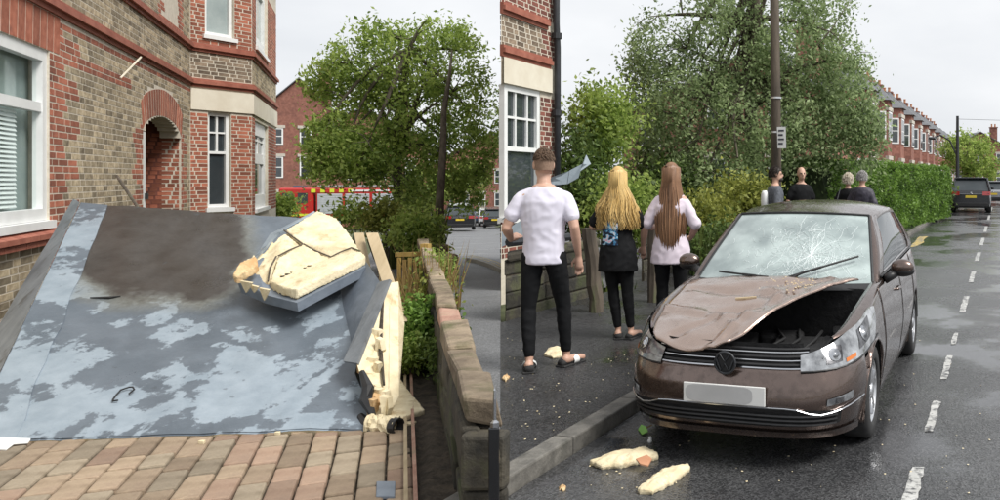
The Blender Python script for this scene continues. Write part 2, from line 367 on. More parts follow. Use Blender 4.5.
# gutter puddle seen at the kerb
# ---------------------------------------------------------------- driveway of block pavers
drv = V((-.4625, 1, 0)).normalized(); drn = V((drv.y, -drv.x, 0))
mb = MB(); mb.poly([V((BW_L(1) - .05, 1, .0)), V((BW_L(9) - .05, 9, .0)), V((-13.5, 13, .0)), V((-9.5, 1, .0))]); dw = mb.build('driveway', M['sand'], origin=(0, 0, .0)); dw['kind'] = 'structure'
ORG['driveway'] = V((0, 0, 0)); 
pvm = []
for k, ln in enumerate((.25, .33, .40)):
    mb = MB(); w = .145
    mb.box((0, 0, .012), (w - .012, ln - .022, .05)); me = mb.mesh('paver'); pvm.append((ln, me))
for ln, me in pvm: me.materials.append(M['paver'])
meshes = {}
for ln, me in pvm:
    for k, mm in enumerate(('paver', 'paver2', 'paver3')):
        c = me.copy(); c.materials.clear(); c.materials.append(M[mm]); meshes[(ln, k)] = c
base = V((BW_L(4.0) - .30, 4.0, 0)); cnt = 0
for ci in range(26):
    cpos = base - drn * (.145 * ci); s = -.55 - random.random() * .3 
    while s < 2.6 and cnt < 300:
        ln = random.choice((.25, .33, .33, .40)); c = cpos + drv * (s + ln / 2); s += ln
        px = PX + F * c.x / c.y; py = PY + F * EYE / c.y
        if px < -25 or py > 520 or py < 396: continue
        o = bpy.data.objects.new('paver', meshes[(ln, random.choice((0, 0, 0, 1, 2, 2)))]); COL.objects.link(o); o.parent = dw
        o.location = (c.x, c.y, random.uniform(-.004, .004)); o.rotation_euler = (random.uniform(-.012, .012), random.uniform(-.012, .012), math.atan2(-drv.x, drv.y) + random.uniform(-.02, .02))
        m = o.modifiers.new('bevel', 'BEVEL'); m.width = .012; m.segments = 2
        cnt += 1
# bed of soil between the pavers and the wall
mb = MB(); rows = []
for i in range(40):
    Y = 2.2 + i * .34
    rows.append([V((BW_L(Y) - .27 + .27 * j / 5, Y, .012 + .045 * mnoise.noise(V((Y * 3, j * 1.3, 0))) * (0 if j == 0 else 1) + .02)) for j in range(6)])
mb.grid(rows); mb.build('soil_bed', M['soil'], smooth=True, origin=(0, 0, 0))['kind'] = 'structure'
# ---------------------------------------------------------------- brick helpers
def clearmat(name, tint, refl=.25):
    m, nt, b, o = nodes(name); L = nt.links.new; N = nt.nodes.new
    t = N('ShaderNodeBsdfTransparent'); setc(t.inputs['Color'], tint); g = N('ShaderNodeBsdfGlossy'); g.inputs['Roughness'].default_value = .03
    fr = N('ShaderNodeFresnel'); fr.inputs['IOR'].default_value = 1.12; ad = N('ShaderNodeMath'); ad.operation = 'ADD'; ad.inputs[1].default_value = refl; ad.use_clamp = True
    ad.inputs[0].default_value = .05; ms = N('ShaderNodeMixShader'); L(ad.outputs[0], ms.inputs[0]); L(t.outputs[0], ms.inputs[1]); L(g.outputs[0], ms.inputs[2]); L(ms.outputs[0], o.inputs['Surface'])
    return m
M['clear'] = clearmat('clear_glass', (.93, .97, .96), .0)
M['brownbrick'] = pmat('brown_brick', (.14, .10, .07), (.26, .20, .14), 9, tone=.4, bump=.003, bscale=70, rough=.92)
M['darkred'] = pmat('dark_red_brick', (.14, .045, .032), (.24, .085, .06), 9, tone=.35, bump=.003, bscale=70, rough=.9, c3=(.08, .04, .035), c3scale=3, c3at=.6, c3soft=.1)
HC = .08
class Bricks:
    def __init__(s): s.l = []
    def add(s, fr, a0, a1, z0, z1, L, kind, o=0.0):
        k = int(round(z0 / HC)); zk = k * HC
        while zk < z1 - .01:
            off = (L * .5 if k % 2 else 0) + (L * .25 if (k // 2) % 2 else 0)
            a = a0 - off
            while a < a1 - .01:
                l = L * (.62 if int(round((a - a0) / L * 2)) % 3 == 0 else 1.0)
                b0, b1 = max(a, a0), min(a + l, a1)
                if b1 - b0 > .05:
                    kd = kind((b0 + b1) / 2, zk + HC / 2)
                    if kd: s.l.append((fr, b0, b1 - b0, zk, HC, kd, o, random.random()))
                a += l
            zk += HC; k += 1
    def build(s, parent, limit=290):
        def px(b):
            p = b[0].pt(b[1] + b[2] / 2, 0, b[3]); q = b[0].pt(b[1], 0, b[3]); r = b[0].pt(b[1] + b[2], 0, b[3])
            x = PX + F * p.x / p.y; y = PY - F * (p.z - EYE) / p.y
            if x < -8 or y < -6 or p.y < .5: return 0
            return abs(F * r.x / r.y - F * q.x / q.y)
        ls = sorted(s.l, key=px, reverse=True); cache = {}
        rest = {}
        for i, b in enumerate(ls):
            fr, a, l, z, h, kd, o, t = b
            if i < limit and px(b) > 0:
                key = (round(l, 1), kd, int(t * 5)); ln = key[0] if key[0] > .05 else .1
                if key not in cache:
                    mb = MB(); mb.box((0, 0, 0), (ln - .026, .03, h - .016), tone=int(t * 5) / 4)
                    me = mb.mesh('brick'); me.materials.append(M[kd]); cache[key] = me
                ob = bpy.data.objects.new('brick', cache[key]); COL.objects.link(ob); ob.parent = parent
                ob.location = fr.pt(a + l / 2, o - .012 + random.uniform(-.001, .001), z + h / 2) - ORG[parent.name]; ob.rotation_euler = (0, 0, math.atan2(fr.d.y, fr.d.x)); ob.scale = (l / ln, 1, 1)
            else:
                mb = rest.setdefault(kd, MB()); j = random.uniform(-.002, .002)
                fr.box(mb, a + .012, a + l - .012, o - .02, o + .003 + j * .5, z + .008, z + h - .008, t)
        for kd, mb in rest.items():
            mb.build('brickwork', M[kd], parent, kind='stuff')
def sash(fr, a0, a1, z0, z1, parent, o=-.09, fw=.07, mid=.5, vbars=1, hbars=1, glass='glass', lower_bars=False):
    mb = MB()
    fr.box(mb, a0, a0 + fw, o - .06, o + .03, z0, z1); fr.box(mb, a1 - fw, a1, o - .06, o + .03, z0, z1)
    fr.box(mb, a0 + fw, a1 - fw, o - .06, o + .03, z1 - fw, z1); fr.box(mb, a0 + fw, a1 - fw, o - .06, o + .03, z0, z0 + fw)
    zm = z0 + (z1 - z0) * mid; fr.box(mb, a0 + fw, a1 - fw, o - .05, o + .02, zm - fw * .4, zm + fw * .4)
    w = mb.build('window', M['white'], parent)
    for k in range(vbars):
        a = a0 + (a1 - a0) * (k + 1) / (vbars + 1); mb = MB(); fr.box(mb, a - .02, a + .02, o - .04, o + .01, zm + fw * .4, z1 - fw); mb.build('glazing_bar', M['white'], w)
    for k in range(hbars):
        z = zm + (z1 - zm) * (k + 1) / (hbars + 1); mb = MB(); fr.box(mb, a0 + fw, a1 - fw, o - .035, o + .008, z - .018, z + .018); mb.build('glazing_bar', M['white'], w)
    for zz0, zz1 in ((z0 + fw, zm - fw * .4), (zm + fw * .4, z1 - fw)):
        mb = MB(); mb.poly([fr.pt(a0 + fw, o - .025, zz0), fr.pt(a1 - fw, o - .025, zz0), fr.pt(a1 - fw, o - .025, zz1), fr.pt(a0 + fw, o - .025, zz1)])
        mb.build('pane', M[glass], w)
    mb = MB(); fr.box(mb, a0 - .06, a1 + .06, o - .05, .05, z0 - .09, z0 - .004); mb.build('sill', M['white'], w)
    return w
def string_course(fr, a0, a1, z, parent, mat='redtrim', e=0.0):  # three stepped mouldings
    mb = MB()
    for (dz0, dz1, ov) in ((-.10, -.04, .03), (-.04, .03, .075), (.03, .075, .045)):
        fr.box(mb, a0 - e * ov, a1 + e * ov, -.02, ov, z + dz0, z + dz1)
    return mb.build('string_course', M[mat], parent)
# ---------------------------------------------------------------- the tall brick house on the left
HF = Frame(P(5, 178, 7.9), (-405 / 800, 1)); aB = HF.at(190)
CF = Frame(HF.pt(aB, 0, 0), (280 / 800, 1)); cL = CF.at(252)
DF = Frame(CF.pt(cL, 0, 0), (-405 / 800, 1)); dL = DF.at(276)
house = empty('brick_house', HF.pt(2, 0, 0), 'tall buff and red brick house with a bay beside the driveway', 'house')
ZT = 7.2; W0, W1, WZ0, WZ1 = -1.6, 1.24, 1.23, 3.13; A0, A1, AS, AC = 5.5, 8.47, 2.38, 2.78
def arch(a):
    if a <= A0 or a >= A1: return 0
    t = (a - (A0 + A1) / 2) / ((A1 - A0) / 2); return AS + (AC - AS) * math.sqrt(max(0, 1 - t * t * .96)) if abs(t) < 1 else AS
mb = MB(); T = .3
HF.box(mb, -5, W0, -T, 0, -1.5, ZT); HF.box(mb, W0, W1, -T, 0, -1.5, WZ0 - .1); HF.box(mb, W0, W1, -T, 0, WZ1, ZT)
HF.box(mb, W1, A0, -T, 0, -1.5, ZT); HF.box(mb, A1, aB, -T, 0, -1.5, ZT)
ns = 16
for i in range(ns):
    a0 = A0 + (A1 - A0) * i / ns; a1 = A0 + (A1 - A0) * (i + 1) / ns; HF.box(mb, a0, a1, -T, 0, min(arch(a0 + .001), arch(a1 - .001)), ZT)
cw = ((.37, .86, 1.08, 3.07), (.31, .93, 4.68, 6.6)); dwn = ((.54, 3.24, 1.0, 3.0), (.7, 3.1, 4.7, 6.6))
for fr, Ln, wins in ((CF, cL, cw), (DF, dL, dwn)):
    a0, a1 = wins[0][0], wins[0][1]; b0, b1 = wins[1][0], wins[1][1]; zl = 3.9
    fr.box(mb, 0, a0, -T, 0, -1.5, zl); fr.box(mb, a1, Ln, -T, 0, -1.5, zl); fr.box(mb, a0, a1, -T, 0, -1.5, wins[0][2] - .09); fr.box(mb, a0, a1, -T, 0, wins[0][3], zl)
    fr.box(mb, 0, b0, -T, 0, zl, ZT); fr.box(mb, b1, Ln, -T, 0, zl, ZT); fr.box(mb, b0, b1, -T, 0, zl, wins[1][2] - .09); fr.box(mb, b0, b1, -T, 0, wins[1][3], ZT)
mb.build('wall', M['mortar'], house)
mb = MB(); ft = [HF.pt(-5, -1.3, 0), HF.pt(A1 + .5, -1.3, 0), CF.pt(cL * .5, -.9, 0), DF.pt(.3, -.6, 0), DF.pt(dL, -.31, 0), DF.pt(dL, -9, 0), HF.pt(-5, -10, 0)]
mb.prism([p + V((0, 0, ZT)) for p in ft][::-1], (0, 0, -ZT - 1.5)); mb.build('rear_wall', M['darkred'], house)
mb = MB(); e = V((0, 0, ZT)); rf = [HF.pt(-5.3, .3, 0), HF.pt(aB, .3, 0), CF.pt(cL, .35, 0), DF.pt(dL + .3, .3, 0), DF.pt(dL + .3, -9.3, 0), HF.pt(-5.3, -10.3, 0)]
r1, r2 = HF.pt(0, -5, ZT + 3.4), DF.pt(dL - 3.5, -4.6, ZT + 3.4)
rv = [p + e for p in rf] + [r1, r2]
mb._add(rv, [(0, 1, 7, 6), (1, 2, 7), (2, 3, 7), (3, 4, 7), (4, 5, 6, 7), (5, 0, 6), (0, 5, 4, 3, 2, 1)]); mb.build('roof', M['slate'], house)
B = Bricks()
def kmain(a, z):
    if W0 - .02 < a < W1 + .02 and WZ0 - .24 < z < WZ1 + .46: return None
    if a < W1 + .36 and WZ1 - .02 < z < WZ1 + .44: return None
    if A0 - .05 < a < A1 + .05 and z < arch(min(max(a, A0 + .05), A1 - .05)) + .50: return None
    if z < .9 and a > 2.6: return None
    if 3.56 < z < 3.75 or 4.30 < z < 4.48: return None
    if 3.46 < z < 3.57 or 3.02 < z < 3.18 and a > W1 and a < A0 - .6: return 'red'
    alt = int(z / .24) % 2
    if z < 3.57 and W1 <= a < W1 + (1.0 if alt else .52): return 'red'
    if z < 2.6 and (A0 - (.62 if alt else .34) < a < A0 or A1 < a < A1 + (.5 if alt else .28)): return 'red'
    if z > 4.48 and 6.6 < a < 8.6: return None if 6.9 < a < 8.2 and z > 4.6 else 'red'
    return 'buff'
B.add(HF, -.4, W1, .32, .96, .34, kmain); B.add(HF, -.4, W1 + .34, 3.58, 6.3, .34, kmain); B.add(HF, W1, A0, .32, 3.12, .34, kmain); B.add(HF, W1 + .34, A0, 3.12, 3.58, .34, kmain)
B.add(HF, W1 + .34, A0, 3.60, 6.3, .34, kmain); B.add(HF, A0, A1, 2.2, 6.3, .34, kmain); B.add(HF, A1, aB, .32, 6.3, .34, kmain)
def kc(a, z):
    if 3.08 < z < 3.75 or 4.30 < z < 4.48 or z < .9: return None
    return 'brownbrick' if 3.7 < z < 4.35 else 'red'
for a0, a1, z0, z1 in ((0, .37, .9, 3.1), (.86, cL, .9, 3.1), (0, cL, 3.7, 4.58), (0, .31, 4.58, 6.2), (.93, cL, 4.58, 6.2)): B.add(CF, a0, a1, z0, z1, .26, kc)
def kdd(a, z):
    if 3.08 < z < 3.75 or 4.30 < z < 4.48 or z < .9: return None
    return 'buff' if 3.7 < z < 4.35 else 'red'
for a0, a1, z0, z1 in ((0, .54, .9, 3.1), (3.24, dL, .9, 3.1), (0, dL, 3.7, 4.6), (0, .7, 4.6, 6.2), (3.1, dL, 4.6, 6.2)): B.add(DF, a0, a1, z0, z1, .34, kdd)
RF = Frame(HF.pt(A1, -.02, 0), (-HF.n.x, -HF.n.y)); RF.n = -HF.d           # far reveal of the porch
B.add(RF, 0, 1.1, .8, 2.5, .24, lambda a, z: 'red')
B.build(house)
mb = MB(); HF.box(mb, A1, A1 + .3, -1.3, -T, 0, 2.9); HF.box(mb, A0 - .3, A0, -1.3, -T, 0, 2.9); HF.box(mb, A0, A1, -1.35, -1.25, 0, 2.9); HF.box(mb, A0, A1, -1.3, -T, 2.8, 2.9); mb.build('porch_wall', M['darkred'], house)
mb = MB(); HF.box(mb, A0 + .005, A0 + .42, -.16, -.05, 0, 2.46); pj = mb.build('door_frame', M['white'], house)
mb = MB(); HF.box(mb, A0 + .36, A0 + .44, -.05, -.01, 1.35, 1.45); mb.build('door_handle', M['black'], pj)
for i in range(19):      # soldier bricks round the porch arch
    t0, t1 = -1 + 2 * i / 19, -1 + 2 * (i + 1) / 19; mid = (A0 + A1) / 2; hw = (A1 - A0) / 2 + .03
    def q(t, r): 
        a = mid + t * hw * (1 + .09 * r); zz = AS + (AC - AS) * math.sqrt(max(0, 1 - t * t * .96)) + .01 + .46 * r * (1 - .1 * abs(t)); return a, zz
    g = .012; c = [q(t0 + g, 0), q(t1 - g, 0), q(t1 - g, 1), q(t0 + g, 1)]; mb = MB()
    mb.prism([HF.pt(a, .004, z) for a, z in c], HF.n * -.05, random.random()); mb.build('arch_brick', M['red'], house)
for i in range(15):      # soldier bricks over the window
    a0 = W0 + (W1 + .34 - W0) * i / 15; a1 = W0 + (W1 + .34 - W0) * (i + 1) / 15; sl_ = .02 * (i - 11); mb = MB()
    mb.prism([HF.pt(a0 + .012, .004, WZ1 + .005), HF.pt(a1 - .012, .004, WZ1 + .005), HF.pt(a1 - .012 + .02, .004, WZ1 + .43), HF.pt(a0 + .012 + .02, .004, WZ1 + .43)], HF.n * -.05, random.random()); mb.build('arch_brick', M['red'], house)
for z in (3.67, 4.40):
    string_course(HF, -5, aB, z, house); string_course(CF, 0, cL, z, house, e=.6); string_course(DF, 0, dL, z, house, e=.6)
for fr, Ln in ((CF, cL), (DF, dL)):
    mb = MB(); fr.box(mb, -.005, Ln + .02, -.05, .035, 3.10, 3.53); mb.build('lintel_band', M['cream'], house)
w = sash(HF, W0, W1, WZ0, WZ1, house, fw=.13, mid=.66, vbars=0, hbars=0, glass='clear', o=-.05); w['label'] = 'wide white window with pale slatted blind'
mb = MB(); HF.box(mb, W0, W1, -.20, -.18, WZ0, WZ1); mb.build('reveal_back', M['blindglass'], w)
for i in range(24):
    z = WZ0 + .16 + i * .047; mb = MB(); mb.prism([HF.pt(W0 + .14, -.095, z), HF.pt(.62, -.095, z), HF.pt(.62, -.115, z + .036), HF.pt(W0 + .14, -.115, z + .036)], (0, 0, .004)); mb.build('blind_slat', M['blind'], w)
for k, (zz, oo) in enumerate(((1.055, .10), (.985, .07))):
    for i in range(11):
        a0 = W0 - .1 + i * .29; mb = MB(); mb.prism([HF.pt(a0 + .006, -.02, zz + .03), HF.pt(a0 + .284, -.02, zz + .03), HF.pt(a0 + .284, oo, zz - .02), HF.pt(a0 + .006, oo, zz - .02)], (0, 0, .055)); mb.build('sill_tile', M['redtrim'], house)
sash(CF, *cw[0], house, mid=.58, vbars=1, hbars=1); sash(CF, *cw[1], house, mid=.8, vbars=0, hbars=0, glass='blindglass')
sash(DF, *dwn[0], house, mid=.58, vbars=1, hbars=1, fw=.3); sash(DF, *dwn[1], house, mid=.8, vbars=0, hbars=0, glass='blindglass', fw=.3)
mb = MB(); HF.box(mb, 6.95, 8.15, -.12, -.05, 4.62, 6.5); mb.build('window', M['white'], house)
mb = MB(); mb.tube([P(120.5, 78, 11.35), P(141, 57, 11.9)], .012, 5); mb.build('bracket', M['cream'], house)   # stub of a broken bracket
# ---------------------------------------------------------------- corner house on the right
HR = Frame(P(501, 178, 12), (180 / 800, 1)); rL = HR.at(556)
h2 = empty('brick_house', HR.pt(.8, 0, 0), 'dark red brick corner house with cream lintel and black drainpipe', 'house')
lane_d = V((-.336, 1, 0)); f4 = [HR.pt(0, 0, 0), HR.pt(rL, 0, 0), HR.pt(rL, 0, 0) + lane_d * 8, HR.pt(0, 0, 0) + lane_d * 8]
RW = (.10, 1.17, 1.1, 3.12)
def rbox(mb, a0, a1, o1, dep, z0, z1):      # wall piece whose ends follow the lane
    p, q = HR.pt(a0, o1, 0), HR.pt(a1, o1, 0); bk = lane_d * dep
    mb.prism([p + V((0, 0, z1)), p + bk + V((0, 0, z1)), q + bk + V((0, 0, z1)), q + V((0, 0, z1))], (0, 0, z0 - z1))
mb = MB()
for q in ((RW[1], rL, -.8, 7), (0, RW[1], -.8, 1.0), (0, RW[1], 3.12, 7)): rbox(mb, q[0], q[1], 0, .5, q[2], q[3])
mb.build('wall', M['mortar'], h2)
mb = MB(); b4 = [f4[0] + lane_d * .51, f4[1] + lane_d * .51, f4[2], f4[3]]; mb.prism([p + V((0, 0, 6.99)) for p in b4][::-1], (0, 0, -7.8)); mb.build('rear_wall', M['darkred'], h2)
mb = MB(); ap = (f4[0] + f4[2]) / 2 + V((0, 0, 9.4)); ee = [f4[0] + V((.0, -.1, 7)), f4[1] + V((.2, -.2, 7)), f4[2] + V((.2, .2, 7)), f4[3] + V((0, .2, 7))]
mb._add(ee + [ap], [(0, 1, 4), (1, 2, 4), (2, 3, 4), (3, 0, 4), (3, 2, 1, 0)]); mb.build('roof', M['slate'], h2)
B = Bricks()
def kr(a, z):
    if 3.08 < z < 3.72 or 4.18 < z < 4.36: return None
    return 'brownbrick' if 3.7 < z < 4.2 and a < 1.3 else 'darkred'
for a0, a1, z0, z1 in ((.01, RW[1], .5, 1.0), (RW[1], rL - .005, .5, 3.1), (.01, rL - .005, 3.1, 6.2)): B.add(HR, a0, a1, z0, z1, .23, kr); B.build(h2)
string_course(HR, 0, 1.5, 3.63, h2); string_course(HR, 0, 1.4, 4.27, h2)
mb = MB(); rbox(mb, .0, 1.5, .05, .1, 3.13, 3.52); mb.build('lintel_band', M['cream'], h2)
sash(HR, *RW, h2, mid=.52, vbars=2, hbars=1, fw=.09, o=-.035)
mb = MB(); pp = [HR.pt(rL - .12, .09, z) for z in (0.1, 3.4, 3.9)] + [HR.pt(rL - .16, .09, z) for z in (4.3, 7.0)]
mb.tube(pp, .055, 10); dp = mb.build('drainpipe', M['darkpipe'], h2, smooth=True)
for z in (1.2, 2.8, 4.1, 5.6):
    mb = MB(); mb.lathe(HR.pt(rL - .14, .09, z), (0, 0, 1), [(.03, -.05), (.08, -.05), (.08, .05), (.03, .05)], 10); mb.build('pipe_collar', M['darkpipe'], dp)
# ---------------------------------------------------------------- the torn-off flat roof lying on the driveway
def roofmat():
    m, nt, b, o = nodes('weathered_roof_membrane'); L = nt.links.new; N = nt.nodes.new
    uv = N('ShaderNodeUVMap'); uv.uv_map = 'UVMap'; g = N('ShaderNodeTexCoord'); vec = g.outputs['Object']
    def noise(sc, de=8, ro=.6, v=None):
        n = N('ShaderNodeTexNoise'); n.inputs['Scale'].default_value = sc; n.inputs['Detail'].default_value = de; n.inputs['Roughness'].default_value = ro; L(v or vec, n.inputs['Vector']); return n.outputs['Fac']
    def ramp(f, a, bb, ca=(0, 0, 0), cb=(1, 1, 1)):
        r = N('ShaderNodeValToRGB'); r.color_ramp.elements[0].position = a; r.color_ramp.elements[1].position = bb
        r.color_ramp.elements[0].color = (*ca, 1); r.color_ramp.elements[1].color = (*cb, 1); L(f, r.inputs[0]); return r.outputs[0]
    def mix(f, a, c):
        x = N('ShaderNodeMix'); x.data_type = 'RGBA'; L(f, x.inputs[0]); L(a, x.inputs[6]); L(c, x.inputs[7]); return x.outputs[2]
    def math_(op, a, c=0.0):
        x = N('ShaderNodeMath'); x.operation = op
        for i, k in enumerate((a, c)):
            if isinstance(k, (int, float)): x.inputs[i].default_value = k
            else: L(k, x.inputs[i])
        return x.outputs[0]
    sp = N('ShaderNodeSeparateXYZ'); L(uv.outputs[0], sp.inputs[0]); u, v = sp.outputs[0], sp.outputs[1]
    base = ramp(noise(3.2), .3, .7, (.088, .108, .130), (.135, .160, .188))
    # chalky patches, mostly on the lower half
    pn = math_('ADD', noise(2.2, 12, .64), math_('MULTIPLY', math_('SUBTRACT', .40, v), .17))
    chalk = ramp(pn, .535, .56)
    col = mix(chalk, base, ramp(noise(6), .3, .7, (.215, .262, .305), (.30, .352, .40)))
    # brown silt left where water used to stand
    dx = math_('DIVIDE', math_('SUBTRACT', u, .33), .31); dy = math_('DIVIDE', math_('SUBTRACT', v, .84), .34)
    d2 = math_('ADD', math_('POWER', math_('ABSOLUTE', dx), 2.6), math_('POWER', math_('ABSOLUTE', dy), 2.6))
    d2 = math_('MULTIPLY', math_('ADD', d2, math_('MULTIPLY', math_('SUBTRACT', noise(2.1, 7), .5), 1.5)), .5)
    ring = ramp(d2, .48, .80, (1, 1, 1), (0, 0, 0)); silt = ramp(d2, .38, .52, (1, 1, 1), (0, 0, 0))
    col = mix(math_('MULTIPLY', ring, .7), col, ramp(noise(30), .35, .65, (.12, .115, .085), (.20, .20, .17)))
    col = mix(silt, col, ramp(noise(5), .3, .7, (.042, .037, .033), (.068, .061, .055)))
    # small dark spots
    col = mix(math_('MULTIPLY', ramp(noise(11, 3), .69, .72), .5), col, ramp(noise(3), .3, .7, (.06, .07, .08), (.08, .09, .10)))
    L(col, b.inputs['Base Color'])
    L(ramp(noise(2.5), .3, .7, (.24, .24, .24), (.5, .5, .5)), b.inputs['Roughness'])
    bp = N('ShaderNodeBump'); bp.inputs['Distance'].default_value = .004; L(noise(9, 8, .7), bp.inputs['Height']); L(bp.outputs[0], b.inputs['Normal'])
    return m
M['membrane'] = roofmat()
M['foamorange'] = pmat('scorched_foam', (.50, .30, .14), (.68, .52, .30), 7, bump=.01, bscale=20, rough=.95)
M['trim'] = pmat('chalky_felt', (.22, .28, .33), (.36, .44, .50), 1.6, rough=.4, rough2=.6, bump=.002, bscale=40, c3=(.12, .15, .18), c3scale=2.2, c3at=.60, c3soft=.02)
M['flange'] = pmat('grey_flange', (.155, .17, .185), (.25, .27, .29), 3.5, rough=.6, bump=.003, bscale=30, c3=(.12, .12, .12), c3scale=4, c3at=.62, c3soft=.04)
ftex = bpy.data.textures.new('crumbly', 'CLOUDS'); ftex.noise_scale = .045; ftex.noise_depth = 3
def crumble(o, vox=.012, amt=.02):      # broken foam: rounded, pitted edges
    m = o.modifiers.new('r', 'REMESH'); m.mode = 'VOXEL'; m.voxel_size = vox
    m = o.modifiers.new('d', 'DISPLACE'); m.texture = ftex; m.strength = amt; m.mid_level = .5; m.texture_coords = 'LOCAL'
    return o
rTL, rTR, rBL, rBR = P(80, 203, 8.2), P(340, 221, 8.3), G(-33, 443, .04), G(392, 429, .04)
def roofpt(a, b, up=0.0):
    p = (rBL * (1 - a) + rBR * a) * (1 - b) + (rTL * (1 - a) + rTR * a) * b
    p = p + V((0, 0, 1)) * (.05 * math.sin(b * 3.1) * math.sin(a * 3.1) * -1 + .018 * mnoise.noise(V((a * 7, b * 6, 1))) + .006 * mnoise.noise(V((a * 25, b * 22, 4))) + up)
    return p
roof = empty('fallen_roof', (rBL + rBR) / 2 - V((0, 0, .04)), 'large torn off grey flat roof slab lying tilted on the driveway', 'roof')
na, nb = 48, 30; mb = MB(); rows = [[roofpt(i / na, j / nb) for i in range(na + 1)] for j in range(nb + 1)]
mb.grid(rows); me_o = mb.build('membrane', M['membrane'], roof, smooth=True)
me = me_o.data; uvl = me.uv_layers.new(name='UVMap')
uvs = np.array([(i / na, j / nb) for j in range(nb + 1) for i in range(na + 1)], dtype=np.float32); vi = np.zeros(len(me.loops), dtype=np.int32); me.loops.foreach_get('vertex_index', vi)
uvl.data.foreach_set('uv', uvs[vi].ravel())
nrm = (rBR - rBL).cross(rTL - rBL).normalized()
if nrm.z < 0: nrm = -nrm
mb = MB(); under = lambda p: p - nrm * .11
def ring(seq):
    mb.grid([[p - nrm * .002, under(p)] for p in seq])
ring([roofpt(i / na, 0) for i in range(na + 1)]); ring([roofpt(1, j / nb) for j in range(nb + 1)]); ring([roofpt(1 - i / na, 1) for i in range(na + 1)]); ring([roofpt(0, 1 - j / nb) for j in range(nb + 1)])
mb.grid([[under(p) for p in r] for r in rows]); mb.build('insulation_core', M['foam'], roof)
def strip(a0f, a1f, name, mat, n=30, up=.012, th=.01):
    mb = MB(); R = []
    for j in range(n + 1):
        t = j / n; p, q = a0f(t), a1f(t); R.append([p + nrm * .002, p + nrm * up, q + nrm * up, q + nrm * .002])
    mb.grid(R); return mb.build(name, M[mat], roof)
strip(lambda t: roofpt(.0 + .004, t), lambda t: roofpt(.105 + .012 * mnoise.noise(V((t * 9, 0, 0))), t), 'edge_trim', 'membrane', up=.008)
strip(lambda t: roofpt(t, .004), lambda t: roofpt(t, .055), 'edge_trim', 'membrane', up=.007)
# side flange that folds down towards the house
oT, oB = P(73, 199, 8.45), P(-60, 425, 5.75)
mb = MB(); R = []
for j in range(25):
    t = j / 24; p = roofpt(0, t); q = oB * (1 - t) + oT * t + V((0, 0, .015 * mnoise.noise(V((t * 7, 3, 0)))))
    R.append([p + nrm * .006, p * .5 + q * .5 + V((0, 0, .01)), q, q - V((0, 0, .12))])
mb.grid(R); mb.build('side_flange', M['flange'], roof, smooth=False)
for k, a in enumerate((.04, .26, .5, .74, .96)):   # timber joists under the slab carry it
    mb = MB(); p, q = roofpt(a, .06) - nrm * .112, roofpt(a, .985) - nrm * .112
    mb.obox(p, q - p, V((.06, 0, 0)), -nrm * .03); mb.build('joist', M['plank'], roof)
mb = MB()
for a in (.1, .5, .9):
    q = roofpt(a, .95) - nrm * .14; mb.obox(V((q.x, q.y, 0)), V((.09, 0, 0)), V((0, .09, 0)), V((0, 0, q.z)))
    mb.build('prop_timber', M['post'], roof); mb = MB()
# small torn tear with a dark lip
mb = MB(); c = roofpt(.33, .13, .012); ed = []
for k in range(9):
    th = k / 8 * 5.2; ed.append(c + V((.042 * math.cos(th) * (1 + .3 * math.sin(3 * th)), .075 * math.sin(th), .03 * math.sin(th) + .008)))
mb.tube(ed, .006, 5); mb.build('torn_lip', M['black'], roof)
mb = MB(); mb.tube([roofpt(.16, .50, .006), roofpt(.22, .505, .01), roofpt(.25, .515, .008)], [.004, .012, .004], 5); mb.build('torn_lip', M['black'], roof)
mb = MB(); bt = [roofpt(.945, q) for q in (.14, .3, .45, .6, .75, .88)]; tt = [P(357, 364, 5.68), P(368, 335, 5.95), P(378, 306, 6.3), P(384, 288, 6.6), P(370, 267, 6.85), P(352, 243, 7.35)]
mb.grid([[a, a.lerp(b, .5) + V((-.03, 0, .02)), b] for a, b in zip(bt, tt)]); mb.build('shade_sheet', M['felt'], roof, smooth=True)  # added sheet that blocks light, to darken the hollow under the flap
fr2 = random.Random(17)
for k in range(14):      # layers of torn foam hanging from the end
    x, y, Yk = fr2.uniform(360, 388), fr2.uniform(320, 412), 0; Yk = 6.5 - (y - 280) / 130 * 1.05; w, h = fr2.uniform(4, 9), fr2.uniform(8, 22)
    pts = [(x - w * .6, y - h * .5), (x + w * .5, y - h * .4), (x + w * .7, y + h * .1), (x + w * .2, y + h * .55), (x - w * .4, y + h * .3)]
    mb = MB(); mb.prism([P(a + fr2.uniform(-1, 1), b, Yk - .05 - .06 * fr2.random()) for a, b in pts], (.01, .05, 0)); mb.build('foam_shard', M['foam' if k % 3 else 'foamorange'], roof)
# standing fascia with its foam backing at the right end
def plate(name, pts, ext, mat, parent): 
    mb = MB(); mb.prism(pts, ext, random.random()); return mb.build(name, M[mat], parent)
plate('fascia_board', [P(343, 361, 5.75), P(357, 363, 5.6), P(390, 279, 6.5), P(378, 282, 6.7)], (.0, .03, -.02), 'flange', roof)
fb = [P(357, 364, 5.62), P(389, 283, 6.52), P(395, 325, 6.3), P(388, 400, 5.55), P(376, 421, 5.35), P(364, 405, 5.45), P(368, 385, 5.5), P(360, 374, 5.6)]
plate('foam_panel', fb, (.03, .10, 0), 'foam', roof)
mb = MB(); mb.tube([P(362, 372, 5.55), P(368, 388, 5.45), P(366, 400, 5.42), P(373, 415, 5.36)], [.02, .04, .045, .02], 7); mb.build('torn_edge', M['black'], roof)
mb = MB(); mb.tube([P(383, 300, 6.3), P(380, 345, 5.9), P(384, 385, 5.6)], [.008, .016, .008], 6); mb.build('torn_edge', M['soil'], roof)
